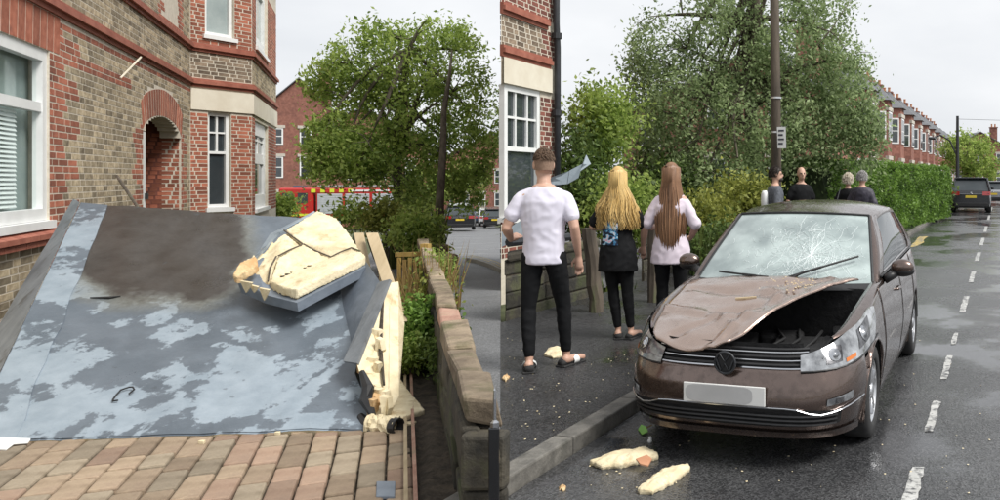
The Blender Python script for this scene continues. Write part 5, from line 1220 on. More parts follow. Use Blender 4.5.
def person(label, H, pose, top, bottom, shoes, group=None, sleeve=.5, legs=True, shirt_len=.0, slim=1.0, female=False, skirtless=True, vox=.011, jacket=False, build=1.0):
    """Local frame: the person faces +Y. pose gives joints in metres for a 1.75 m figure."""
    p = empty('person', (0, 0, 0), label, 'person', group); s = H / 1.75
    J = dict(hipL=(-.09, 0, .90), hipR=(.09, 0, .90), kneeL=(-.10, .02, .49), kneeR=(.10, .02, .49), ankL=(-.10, 0, .085), ankR=(.10, 0, .085), toeL=(-.12, .19, .03), toeR=(.12, .19, .03),
             shL=(-.178, 0, 1.385), shR=(.178, 0, 1.385), elL=(-.25, -.02, 1.13), elR=(.25, -.02, 1.13), wrL=(-.25, .06, .89), wrR=(.25, .06, .89), head=(0, .02, 1.635), hl=(0, .3, -1), hr=(0, .3, -1), yaw=0)
    J.update(pose); j = {k: (V(v) * s if k not in ('yaw', 'hl', 'hr') else v) for k, v in J.items()}
    fk = .93 if female else 1.0; b = build
    mb = MB()
    R = lambda z, x, y, c=0: ((0, c * s, z * s), x * s * b, y * s * b)
    if female: tor = [R(.86, .135, .10), R(.92, .165, .115), R(.98, .15, .10), R(1.06, .125, .085), R(1.14, .12, .085), R(1.24, .14, .10), R(1.33, .155, .10), R(1.39, .135, .08), R(1.43, .10, .065), R(1.465, .06, .052)]
    else: tor = [R(.86, .13, .10), R(.92, .155, .11), R(1.0, .15, .10), R(1.1, .15, .10), R(1.22, .175, .11), R(1.33, .185, .11), R(1.39, .16, .092), R(1.43, .12, .075), R(1.47, .075, .062)]
    mb.rings(tor, 20)
    hd = j['head']; tub(mb, [(0, 0, 1.42 * s), (hd.x * .6, hd.y * .6, 1.52 * s), (hd.x, hd.y - .01, 1.57 * s)], [.062 * s * fk, .053 * s * fk, .052 * s * fk])
    Rz = Matrix.Rotation(J['yaw'], 3, 'Z')
    def hp(x, y, z): return hd + Rz @ (V((x, y, z)) * s)
    hx = MB(); hx.ball((0, -.008, .015), (.076, .096, .108), 20, 14); hx.ball((0, .022, -.055), (.060, .07, .072), 16, 10); hx.ball((0, .052, -.088), (.034, .032, .028), 10, 8)        # skull, face, chin
    hx.tube([V((0, .088, .012)), V((0, .104, -.02)), V((0, .112, -.036))], [.010, .013, .016], 8); hx.ball((0, .098, -.038), (.020, .014, .012), 8, 6)               # nose
    hx.ball((-.03, .078, .022), (.026, .014, .010), 8, 6); hx.ball((.03, .078, .022), (.026, .014, .010), 8, 6); hx.ball((0, .090, -.064), (.024, .010, .006), 8, 6); hx.ball((0, .088, -.074), (.020, .010, .006), 8, 6)
    for sd in (-1, 1): hx.ball((sd * .078, -.004, -.012), (.010, .022, .034), 8, 8)
    for v in range(len(hx.v)): hx.v[v] = tuple(hp(*hx.v[v]))
    n0 = len(mb.v); mb.v += hx.v; mb.f += [tuple(i + n0 for i in f) for f in hx.f]; mb.t += hx.t
    for S_, sd in (('L', -1), ('R', 1)):
        sh, el, wr = j['sh' + S_], j['el' + S_], j['wr' + S_]; a = s * fk * b
        tub(mb, [V((sd * .11 * s, 0, 1.38 * s)), sh + V((-sd * .012 * s, 0, -.028 * s)), sh.lerp(el, .4), el, el.lerp(wr, .35), wr], [.060 * a, .050 * a, .046 * a, .039 * a, .040 * a, .025 * a])
        hand(mb, wr, J['hl' if S_ == 'L' else 'hr'], -sd, s * fk)
        if legs:
            h, k, an, to = j['hip' + S_], j['knee' + S_], j['ank' + S_], j['toe' + S_]; l_ = a * slim
            tub(mb, [h, h.lerp(k, .5), k, k.lerp(an, .3), an], [.084 * l_, .068 * l_, .050 * l_, .049 * l_, .034 * l_]); f = V((0, 0, -.045 * s))
            tub(mb, [an + V((0, -.03, -.03)) * s, an.lerp(to, .55) + f * .4, to], [.036 * a, .036 * a, .026 * a])
    remesh(mb, 'body', M['skin'], p, vox=max(.0075, vox * .7), smooth=2)
    for sd in (-1, 1):     # eyes
        e = MB(); e.ball(hp(sd * .030, .083, .006), .0115 * s, 8, 6); e.build('eye', M['darkhair'], p)
    # shirt
    mb = MB(); g = .008 if not jacket else .022; zb = (.86 - shirt_len)
    tr = [((0, c[1], z), x + g, y + g) for (c, x, y) in tor for z in [c[2]] if z >= .90 * s]
    lowx, lowy = (tr[0][1], tr[0][2]); flare = .016 if shirt_len > .05 else .006
    tr = [((0, 0, zb * s), lowx + flare, lowy + flare), ((0, 0, (zb + .05) * s), lowx + flare * .8, lowy + flare * .8)] + tr[:-1] + [((0, 0, 1.455 * s), .078 * s, .066 * s)]
    if female and not jacket: tr = [(c, max(x, .142 * s), max(y, .105 * s)) if c[2] < 1.3 * s else (c, x, y) for c, x, y in tr]
    else: tr = [(c, max(x, .160 * s), max(y, .115 * s)) if c[2] < 1.3 * s else (c, x, y) for c, x, y in tr]
    mb.rings(tr, 22)
    for S_, sd in (('L', -1), ('R', 1)):
        sh, el, wr = j['sh' + S_], j['el' + S_], j['wr' + S_]; a = s * fk * b
        end = sh.lerp(el, min(1, sleeve)); pts = [V((sd * .10 * s, 0, 1.385 * s)), sh + V((-sd * .012 * s, 0, -.028 * s)), end]; rad = [.058 * a, .052 * a + g * .5, .052 * a + g * 1.2]
        if sleeve > 1: pts += [el.lerp(wr, sleeve - 1)]; rad = rad[:2] + [.052 * a + g, .042 * a + g * .8]
        tub(mb, pts, rad, 14)
    sh_o = remesh(mb, 'jacket' if jacket else 'shirt', M[top], p, vox=vox, smooth=4, folds=.0055)
    if legs:
        mb = MB()
        mb.rings([((0, 0, .84 * s), .11 * s, .10 * s), ((0, 0, .88 * s), .150 * s, .110 * s), ((0, 0, .96 * s), .148 * s, .104 * s), ((0, 0, 1.02 * s), .138 * s, .095 * s)], 20)
        for S_ in 'LR':
            h, k, an = j['hip' + S_], j['knee' + S_], j['ank' + S_]; a = s * fk * slim * b
            low = k.lerp(an, .86); tub(mb, [h, h.lerp(k, .5), k, k.lerp(an, .3), low], [.098 * a, .083 * a, .064 * a, .062 * a, .046 * a], 14)
        remesh(mb, 'trousers', M[bottom], p, vox=vox, smooth=3, folds=.004)
        for S_ in 'LR':
            an, to = j['ank' + S_], j['toe' + S_]; d = to - an; d.z = 0; d.normalize(); lat = V((d.y, -d.x, 0)); mb = MB(); rows = []
            for t, w, h in ((-.075, .030, .055), (-.05, .040, .07), (.0, .042, .075), (.06, .045, .06), (.12, .048, .045), (.17, .040, .035), (.195, .022, .02)):
                c = an + d * t * s; c.z = .0
                rows.append([c + lat * (w * s * math.cos(q)) + V((0, 0, max(.0, (h * .5 + h * .5 * math.sin(q)) * s))) for q in [2 * math.pi * m / 10 for m in range(10)]])
            mb.grid(rows, close=True); mb.f.append(tuple(range(10))[::-1]); n0 = 60; mb.f.append(tuple(n0 + i for i in range(10))); mb.t += [.5, .5]
            so_ = mb.build('shoe', M[shoes], p, smooth=True); fix_normals(so_)
            mb = MB(); mb.obox(an + d * -.08 * s - lat * .05 * s + V((0, 0, -an.z - .002)), d * .28 * s, lat * .10 * s, V((0, 0, .018))); mb.build('sole', M['rubber'], so_, bevel=.008)
    return p, j, hp, s
def fix_normals(o):
    import bmesh
    bm = bmesh.new(); bm.from_mesh(o.data); bmesh.ops.recalc_face_normals(bm, faces=bm.faces); bm.to_mesh(o.data); bm.free()
def cap_hair(p, hp, s, mat, low=-.02, thick=.012, front=.05, vox=.009, lump=.0):
    mb = MB(); rows = []
    for i in range(11):
        th = math.pi / 2 * (1 - i / 10) ; r = []
        for k in range(24):
            a = 2 * math.pi * k / 24; fr = math.sin(a)      # +1 faces forward
            lim = low if fr < .2 else low + (front - low) * min(1, (fr - .2) / .45)
            z = .015 + (.108 + thick) * math.sin(th); zz = lim + (z - lim) * 1 if False else z
            q = i / 10; zz = (.015 + .108 + thick) * (1 - q) + lim * q if False else max(z if q < 1 else lim, lim); rad = math.sqrt(max(0, 1 - ((zz - .015) / (.108 + thick)) ** 2))
            if zz < .015: rad = 1.0 - .1 * ((.015 - zz) / .1)
            n = 1 + lump * mnoise.noise(V((k * .9, i * .8, 4)))
            r.append(hp((.076 + thick) * rad * math.cos(a) * n, -.008 + (.096 + thick) * rad * fr * n, zz))
        rows.append(r)
    mb.grid(rows, close=True); o = mb.build('hair', M[mat], p, smooth=True); return o
def long_hair(p, hp, s, mat, length, width, n=420, wave=.0, seed=1, taper=.8, end_jit=.05, back=.10):
    rg = random.Random(seed); mb = MB()
    for i in range(n):
        a = rg.uniform(-math.pi * 1.02, math.pi * .02) if rg.random() < .93 else rg.uniform(-math.pi, math.pi); el = rg.uniform(.1, 1.45)
        x, y = math.cos(a) * math.cos(el) * .083, -.008 + math.sin(a) * math.cos(el) * .102; z = .02 + .113 * math.sin(el)
        x2, y2 = math.cos(a) * .092, -.008 + math.sin(a) * .108
        L = length + rg.uniform(-end_jit, end_jit); xf = math.cos(a) * width * rg.uniform(.55, 1.0); ph = rg.uniform(0, 6.28); yb = -.03 - back * max(.25, -math.sin(a)) * rg.uniform(.8, 1.1)
        pts = [hp(x, y, z), hp(x2 * .98, y2 * .98, max(.0, z * .55)), hp(x2, y2 - .005, -.06)]
        for k in range(1, 8):
            t = k / 7; w = wave * math.sin(ph + t * 9) * t; xx = x2 + (xf - x2) * min(1, t * 1.6); 
            if t > .6: xx *= 1 - (1 - taper) * (t - .6) / .4
            pts.append(hp(xx + w, y2 + (yb - y2) * min(1, t * 1.8) + .02 * math.sin(ph) * t + w * .4, -.06 - (L - .06) * t))
        r = [.004, .005, .005] + [.0048] * 5 + [.0042, .002]
        mb.tube(pts, [q * s for q in r], 4, cap=False, tone=rg.random())
    sc = MB(); sc.ball((0, -.008, .018), (.083, .103, .112), 18, 12)
    for v in sc.v: pass
    n0 = len(mb.v); keep = [f for f in sc.f]
    mb.v += [tuple(hp(x, y - .006, z + .004)) if (y < .05 or z > .06) else tuple(hp(x * .8, y * .8, z)) for x, y, z in sc.v]; mb.f += [tuple(i + n0 for i in f) for f in keep]; mb.t += [.4] * len(keep)
    return mb.build('hair', M[mat], p, smooth=True)
def short_hair(p, hp, s, mat, low=-.05, front=.05, ln=.03, n=900, seed=1, el_min=-.6):
    rg = random.Random(seed); mb = MB()
    for i in range(n):
        a = rg.uniform(-math.pi, math.pi); el = math.asin(rg.uniform(-.5, 1)); fr = math.sin(a)
        x, y, z = math.cos(a) * math.cos(el) * .077, -.008 + fr * math.cos(el) * .097, .015 + .109 * math.sin(el)
        lim = low if fr < .15 else low + (front - low) * min(1, (fr - .15) / .4)
        if z < lim: continue
        l = ln * rg.uniform(.6, 1.2); nx, ny, nz = math.cos(a) * math.cos(el), fr * math.cos(el), math.sin(el)
        q = [hp(x, y, z), hp(x + nx * l * .45, y + ny * l * .45 - l * .12, z + nz * l * .5), hp(x + nx * l * .6 + rg.uniform(-.4, .4) * l, y + ny * l * .6 - l * .4, z + nz * l * .55 - l * .45)]
        mb.tube(q, [.0045 * s, .004 * s, .0012 * s], 3, cap=False, tone=rg.random())
    return mb.build('hair', M[mat], p)
def put(p, foot, rz): p.location = foot; p.rotation_euler = (0, 0, rz)
# the lad on the pavement
def foot(x, y): return G(x, y, .1)
p, j, hp, s = person('young man in a pale lilac t-shirt and black jeans walking away', 1.84,
    dict(hipL=(-.085, 0, .90), hipR=(.085, 0, .90), kneeL=(-.12, .0, .49), kneeR=(.14, .08, .50), ankL=(-.10, -.08, .085), ankR=(.16, .10, .085), toeL=(-.13, .12, .03), toeR=(.27, .28, .03),
         shL=(-.185, .0, 1.39), shR=(.185, 0, 1.38), elL=(-.285, -.03, 1.13), elR=(.245, -.06, 1.13), wrL=(-.30, .22, 1.02), wrR=(.265, .04, .90), head=(-.01, .04, 1.635), hl=(.3, 1, .2), hr=(0, .25, -1), yaw=.35),
    'whitecotton', 'blackcotton', 'rubber', sleeve=.62, shirt_len=.02, slim=.93)
cap_hair(p, hp, s, 'fade', low=-.05, thick=.004, front=.06); short_hair(p, hp, s, 'shorthair', low=.03, front=.07, ln=.017, n=2200, seed=2); cap_hair(p, hp, s, 'shorthair', low=.045, thick=.006, front=.08)
for S_ in 'LR':
    an, to = j['ank' + S_], j['toe' + S_]; d = (to - an); d.z = 0; d.normalize(); lat = V((d.y, -d.x, 0)); c = an + d * .07 * s; c.z = 0; mb = MB(); rows = []
    for t in (-.03, .04): rows.append([c + d * t + lat * (.056 * s * math.cos(q)) + V((0, 0, max(0, (.035 + .04 * math.sin(q)) * s))) for q in [math.pi * 2 * m / 12 for m in range(12)]])
    mb.grid(rows, close=True); mb.build('sandal_strap', M['white'], p, smooth=True)
put(p, foot(544, 369) , .12)
# fair haired girl
p, j, hp, s = person('young woman with wavy blonde hair and black printed t-shirt', 1.70,
    dict(hipL=(-.08, 0, .90), hipR=(.08, 0, .90), kneeL=(-.055, .04, .49), kneeR=(.09, .02, .49), ankL=(.00, .03, .085), ankR=(.13, .02, .085), toeL=(-.03, .22, .03), toeR=(.20, .20, .03), elL=(-.26, .02, 1.15), elR=(.27, .0, 1.14), wrL=(-.20, .22, 1.12), wrR=(.24, .13, .95), shL=(-.155, 0, 1.375), shR=(.155, 0, 1.375), hl=(.2, 1, .2), hr=(0, .4, -1), yaw=-.1),
    'blackcotton', 'blackcotton', 'rubber', female=True, sleeve=.8, shirt_len=.16, slim=.9, build=1.08)
long_hair(p, hp, s, 'blonde', .47, .225, 1300, wave=.024, seed=3, taper=1.0, end_jit=.05, back=.11)
mb = MB(); rows = []
for iz in range(13):
    z = (.97 + .28 * iz / 12) * s; fr_ = [-.85 + .95 * k / 10 for k in range(11)]; rows.append([V((a * .172 * s, -math.sqrt(max(0, 1 - a * a)) * .133 * s - .004, z)) for a in fr_])
mb.grid(rows); mb.build('shirt_print', M['print'], p, smooth=True)
put(p, foot(618, 339), .05)
# girl with very long brown hair
p, j, hp, s = person('young woman with very long straight brown hair and pale pink t-shirt', 1.74,
    dict(kneeL=(-.09, .03, .49), kneeR=(.09, .02, .49), elL=(-.25, .0, 1.13), elR=(.25, .0, 1.13), wrL=(-.19, .22, 1.10), wrR=(.17, .22, 1.0), shL=(-.155, 0, 1.375), shR=(.155, 0, 1.375), hl=(.4, 1, .1), hr=(-.4, 1, -.2), yaw=.05),
    'pinkcotton', 'blackcotton', 'rubber', female=True, sleeve=.9, shirt_len=.10, slim=.92, build=1.08)
long_hair(p, hp, s, 'brunette', .68, .165, 1300, wave=.004, seed=5, taper=.72, end_jit=.06, back=.11)
put(p, foot(671, 339), -.05)
# four people further up the pavement
def far_person(x, ytop, Y, H, rz, label, top, hair, **k):
    p, j, hp, s = person(label, H, k.pop('pose', {}), top, k.pop('bottom', 'blackcotton'), 'rubber', vox=.02, **k)
    put(p, V(((x - PX) / F * Y, Y, .1)), rz); return p, j, hp, s
p, j, hp, s = far_person(775, 168, 13.1, 1.78, -1.35, 'dark haired man in grey jacket with white bag beside the telegraph pole', 'greyjacket', None, sleeve=1.9, jacket=True, pose=dict(yaw=-.2))
cap_hair(p, hp, s, 'darkhair', low=-.05, thick=.005, front=.055); short_hair(p, hp, s, 'darkhair', seed=3)
mb = MB(); mb.ball(hp(0, .06, -.085), (.05 * s, .05 * s, .04 * s), 10, 6); mb.build('beard', M['darkhair'], p, smooth=True)
mb = MB(); rows = []
for z, w, d in ((1.06, .08, .05), (1.09, .11, .07), (1.2, .12, .08), (1.32, .11, .07), (1.37, .07, .04)): rows.append([V((w * .8 * math.cos(q), -.17 + d * .8 * math.sin(q), z)) * s for q in [2 * math.pi * m / 12 for m in range(12)]])
mb.grid(rows, close=True); mb.f.append(tuple(range(12))[::-1]); mb.f.append(tuple(48 + i for i in range(12))); mb.t += [.5, .5]; mb.build('backpack', M['white'], p, smooth=True)
p, j, hp, s = far_person(801, 168, 15.2, 1.80, math.pi + .35, 'bald man in a black t-shirt facing the wrecked car', 'blackcotton', None, sleeve=.75, shirt_len=.04, build=1.06, pose=dict(yaw=-.1, wrL=(-.22, .10, .92), wrR=(.22, .10, .92)))
p, j, hp, s = far_person(848, 175, 15.6, 1.68, -.3, 'person with ash blonde hair in a dark coat walking past the hedge', 'blackcotton', None, sleeve=1.9, jacket=True, female=True)
cap_hair(p, hp, s, 'whitehair', low=-.09, thick=.010, front=.03); short_hair(p, hp, s, 'whitehair', low=-.09, front=.03, ln=.06, seed=4)
p, j, hp, s = far_person(862, 173, 15.2, 1.72, -.5, 'grey haired person in a dark navy jacket beside the hedge', 'navyjacket', None, sleeve=1.9, jacket=True, build=1.12)
cap_hair(p, hp, s, 'greyhair', low=-.06, thick=.008, front=.05); short_hair(p, hp, s, 'greyhair', low=-.06, ln=.05, seed=5)
# ---------------------------------------------------------------- garden wall, posts and plants along the right-hand pavement
gd = V((.2875, 1, 0)).normalized(); gn = V((gd.y, -gd.x, 0))
def gw(Y, o, z): return V((WX(Y), Y, z)) + gn * o
TV = lane_d.normalized()      # the wall ends square with the lane
def garden_wall(Y0, Y1, label, courses=4, top=.9):
    t = empty('garden_wall', gw((Y0 + Y1) / 2, -.2, 0), label, 'wall'); rg = random.Random(int(Y0 * 10)); h = (top - .12) / courses
    mb = MB(); mb.obox(gw(Y0 + .03, -.01, .0) + TV * .22, gw(Y1 - .03, 0, 0) - gw(Y0 + .03, 0, 0), TV * -.2, V((0, 0, top - .14))); mb.build('wall_core', M['soil'], t)
    for c in range(courses):
        y = Y0
        while y < Y1 - .05:
            ln = min(rg.uniform(.35, .8), Y1 - y)
            if Y1 - y - ln < .2: ln = Y1 - y
            z0 = .04 + c * h; mb = MB(); a = gw(y + .008, rg.uniform(-.012, .012), z0 + .006) + TV * .13; e = gw(y + ln - .008, 0, z0 + .006) - gw(y + .008, 0, z0 + .006); w = TV * -.13
            p8 = [a, a + e, a + e + w, a + w]; p8 = [p + V((0, 0, rg.uniform(-.006, .006))) for p in p8] + [p + V((0, 0, h - .012 + rg.uniform(-.008, .008))) for p in p8]
            mb.hexa([p8[0], p8[3], p8[2], p8[1], p8[4], p8[7], p8[6], p8[5]], rg.random()); mb.build('wall_stone', M['darkstone'], t, bevel=.018); y += ln
    y = Y0
    while y < Y1 - .05:
        ln = min(rg.uniform(.7, 1.1), Y1 - y); a = gw(y + .006, .03, top - .11 + rg.uniform(0, .01)) + TV * .3; e = gw(y + ln - .006, -.3, 0) - gw(y + .006, -.3, 0); mb = MB()
        p8 = [a, a - TV * .3, a + e - TV * .3, a + e]; mb.hexa(p8 + [p + V((0, 0, .11 + rg.uniform(-.01, .01))) for p in p8], rg.random()); mb.build('coping_stone', M['darkstone'], t, bevel=.03); y += ln
    return t
garden_wall(8.92, 11.0, 'dark wet stone garden wall behind the young man', top=.86)
garden_wall(12.4, 22.0, 'mossy dark garden wall running behind the wrecked car', top=.92)
def wood_post(x, ybase, ytop, w, label, lean=0.0):
    c = G(x, ybase, .1); mb = MB(); rg = random.Random(int(x)); zt = P(0, ytop, c.y).z; pts = []; rad = []
    for i in range(7):
        t = i / 6; pts.append(V((c.x + lean * t + rg.uniform(-.012, .012), c.y + .02 * rg.random(), .08 + (zt - .08) * t))); rad.append(w * (1.06 - .12 * t) * rg.uniform(.93, 1.07))
    mb.tube(pts, rad, 9); return tag(mb.build('timber_post', M['post'], smooth=False), label, 'post')
wood_post(597, 312, 228, .085, 'stout weathered timber gate post between the young man and the blonde woman', lean=-.10)
wood_post(654, 302, 218, .085, 'weathered timber gate post between the two long haired women')
mb = MB(); mb.tube([gw(8.95, .03, .98), gw(10.2, .03, .95)], .05, 8); tag(mb.build('timber_rail', M['darkpipe']), 'dark rail on top of the garden wall behind the young man', 'rail')
mb = MB(); mb.tube([gw(9.6, -.6, .1), gw(9.6, -.6, 1.5)], .05, 7); 
# bent grey fascia hanging off the corner house
ff = empty('bent_fascia', P(560, 300, 9.6), 'bent grey fascia strip torn off and hanging behind the young man', 'fascia')
def fseg(a, b, c, d): 
    mb = MB(); mb.prism([P(*a), P(*b), P(*c), P(*d)], (0, .03, 0)); mb.build('fascia_strip', M['feltlight'], ff)
fseg((545, 186, 9.4), (552, 177, 9.4), (569, 171, 9.6), (567, 184, 9.6)); fseg((567.5, 184, 9.6), (569.5, 170.5, 9.6), (582, 164, 9.7), (578, 178, 9.7)); fseg((579, 172, 9.7), (583, 164, 9.7), (586, 155, 9.8), (590.5, 164, 9.8))
fseg((501.5, 220, 9.2), (515, 206, 9.3), (546, 185, 9.4), (540, 197, 9.4)); fseg((501.5, 247, 9.1), (501.5, 232, 9.1), (532, 214, 9.2), (548, 226, 9.2))
mb = MB(); p0 = P(556, 190, 9.62); mb.obox(V((p0.x, 9.64, .0)), V((.05, 0, 0)), V((0, .05, 0)), V((0, 0, p0.z))); mb.build('support_batten', M['post'], ff)
# shrubs and ivy behind the wall
pbush(578, 185, 26, 62, 15.5, 120, 55, .055, 'leafd', 'tall dark ivy clad shrub beside the corner house', dep=1.0, spread=.22)
pbush(602, 130, 26, 38, 16.5, 110, 60, .06, 'leaf', 'tall light green tree top beside the corner house', name='garden_shrub', dep=.9, spread=.24)
pbush(625, 215, 36, 36, 15, 110, 60, .05, 'leaf', 'bushy green shrub behind the blonde woman', dep=.8, spread=.2)
pbush(700, 222, 30, 26, 14.5, 80, 60, .045, 'leafy', 'yellow green shrub behind the garden wall left of the car', dep=.6, spread=.18)
pbush(745, 205, 28, 34, 16, 90, 60, .05, 'leafy', 'golden leaved shrub under the big birch', dep=.8, spread=.2)
pbush(720, 250, 30, 20, 13.4, 60, 60, .04, 'leafd', 'low dark shrub behind the windscreen corner', dep=.4, spread=.16)
pbush(672, 190, 40, 36, 18.5, 110, 60, .06, 'leafd', 'dark background shrub behind the brown haired woman', dep=1.2, spread=.3)
stalks('spiky_plant', 712, 0, 13.2, 70, .95, .3, 'grass', 'spiky green clump above the garden wall', seed=12, r=.02)
stalks('grass_clump', 612, 0, 11.6, 90, .32, .35, 'grass', 'tuft of bright grass in the gateway', seed=13, r=.012)
stalks('grass_clump', 611, 0, 9.3, 40, .14, .15, 'grass', 'small weed tuft at the foot of the gate post', seed=14, r=.01)
# big weeping birch
YB = 19.0
tree('weeping_birch', [P(752, 262, YB), P(750, 200, YB), P(753, 140, YB), P(748, 80, YB), P(755, 20, YB), P(760, -40, YB)],
     [pe(660, 40, 36, 40, YB, 90), pe(690, 95, 50, 45, YB - .5, 150), pe(735, 40, 55, 50, YB, 170), pe(800, 40, 55, 45, YB, 160), pe(845, 85, 34, 55, YB, 120), pe(865, 112, 20, 36, YB, 56), pe(760, 110, 60, 45, YB - .5, 170), pe(815, 110, 50, 40, YB, 130), pe(645, 100, 22, 50, YB, 60), pe(668, 150, 40, 34, YB, 90), pe(720, 165, 50, 28, YB - 1, 120), pe(795, 128, 46, 20, YB, 50), pe(862, 122, 22, 20, YB, 34), pe(740, -30, 80, 40, YB, 110), pe(820, -5, 40, 30, YB, 60), pe(640, 60, 12, 20, YB, 14)],
     36, .14, .052, 'leaf2', 'large weeping silver birch towering behind the telegraph pole', r0=.24, nl=30, ntw=340, drop=.42, seed=9,
     extra=[([P(753, 140, YB), P(725, 95, YB), P(700, 60, YB)], [.11, .08, .03]), ([P(750, 110, YB), P(790, 70, YB), P(830, 60, YB)], [.11, .08, .03])])
# telegraph pole with its notice
YP = 14.0; c = V(((777 - PX) / F * YP, YP, .1)); tp_ = empty('telegraph_pole', c, 'tall timber telegraph pole with a white notice in front of the birch', 'pole')
mb = MB(); mb.tube([c + V((0, 0, -.05)), c + V((-.02, 0, 3.0)), c + V((-.09, 0, 8.0))], [.095, .085, .07], 12); mb.build('pole_shaft', M['post'], tp_, smooth=True)
a = P(777, 127, YP - .12); mb = MB(); mb.obox(a, V((.15, -.05, .0)), V((0, .01, 0)), V((.01, 0, -.37))); sg = mb.build('notice', M['white'], tp_)
M['ink'] = pmat('dark_ink', (.03, .03, .05), rough=.6)
for k in range(4):
    a2 = a + V((.02, -.012 - .008, -.05 - .075 * k)); mb = MB(); mb.obox(a2, V((.10 - .02 * (k % 2), -.033, 0)), V((0, .004, 0)), V((0, 0, -.03))); mb.build('notice_line', M['ink'], sg)
for z in (3.0, 2.4): 
    mb = MB(); mb.lathe(c + V((-.015, 0, z)), (0, 0, 1), [(.09, -.015), (.097, -.015), (.097, .015), (.09, .015)], 14); mb.build('strap', M['alloy'], tp_)
# clipped hedge
def hedge(pts, w, h, label, n, ls=.05):
    a, b = V(pts[0]), V(pts[1]); d = (b - a).normalized(); nn = V((d.y, -d.x, 0)); L = (b - a).length; t = empty('hedge', (a + b) / 2, label, 'hedge')
    mb = MB(); rows = []
    for i in range(31):
        s_ = L * i / 30; prof = [(-w / 2 + .12, 0), (-w / 2 + .10, h * .6), (-w / 2 + .25, h - .14), (w / 2 - .25, h - .14), (w / 2 - .10, h * .6), (w / 2 - .12, 0)]
        rows.append([a + d * s_ + nn * (o + .06 * mnoise.noise(V((s_, k, 0)))) + V((0, 0, z + .06 * mnoise.noise(V((s_ * 1.4, k, 5))))) for k, (o, z) in enumerate(prof)])
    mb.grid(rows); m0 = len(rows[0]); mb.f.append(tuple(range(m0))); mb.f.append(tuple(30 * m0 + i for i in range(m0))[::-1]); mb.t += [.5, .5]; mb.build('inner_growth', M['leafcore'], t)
    u = RNG.uniform(0, L, n); k = RNG.uniform(0, 1, n); per = 2 * h + w; q = k * per
    o = np.where(q < h, w / 2, np.where(q < h + w, w / 2 - (q - h), -w / 2)); z = np.where(q < h, q, np.where(q < h + w, h, h - (q - h - w)))
    lump = np.array([mnoise.noise(V((float(x) * 1.1, float(y) * 2, float(zz) * 2))) for x, y, zz in zip(u, o, z)]); o = o + np.sign(o) * lump * .14 + RNG.normal(size=n) * .04; z = z + (z > h * .95) * (lump * .12 + np.abs(RNG.normal(size=n)) * .05)
    ends = RNG.uniform(size=n) < (w * h) / (2 * h * L); u = np.where(ends, L + RNG.normal(size=n) * .05, u); o = np.where(ends, RNG.uniform(-w / 2, w / 2, n), o); z = np.where(ends, RNG.uniform(0, h, n), z)
    p = np.array(a) + u[:, None] * np.array(d) + o[:, None] * np.array(nn); p[:, 2] += z
    leaves('foliage', p, ls * RNG.uniform(.6, 1.3, n), np.clip(.45 + lump * .5 + RNG.normal(size=n) * .2, 0, 1), 'hedge', t, droop=.0); return t
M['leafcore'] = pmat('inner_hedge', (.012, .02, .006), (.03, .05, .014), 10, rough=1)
hedge([(.5, 19.2, .1), (6.55, 33.5, .1)], 2.0, 1.95, 'long clipped green hedge beyond the group of people', 50000, .055)
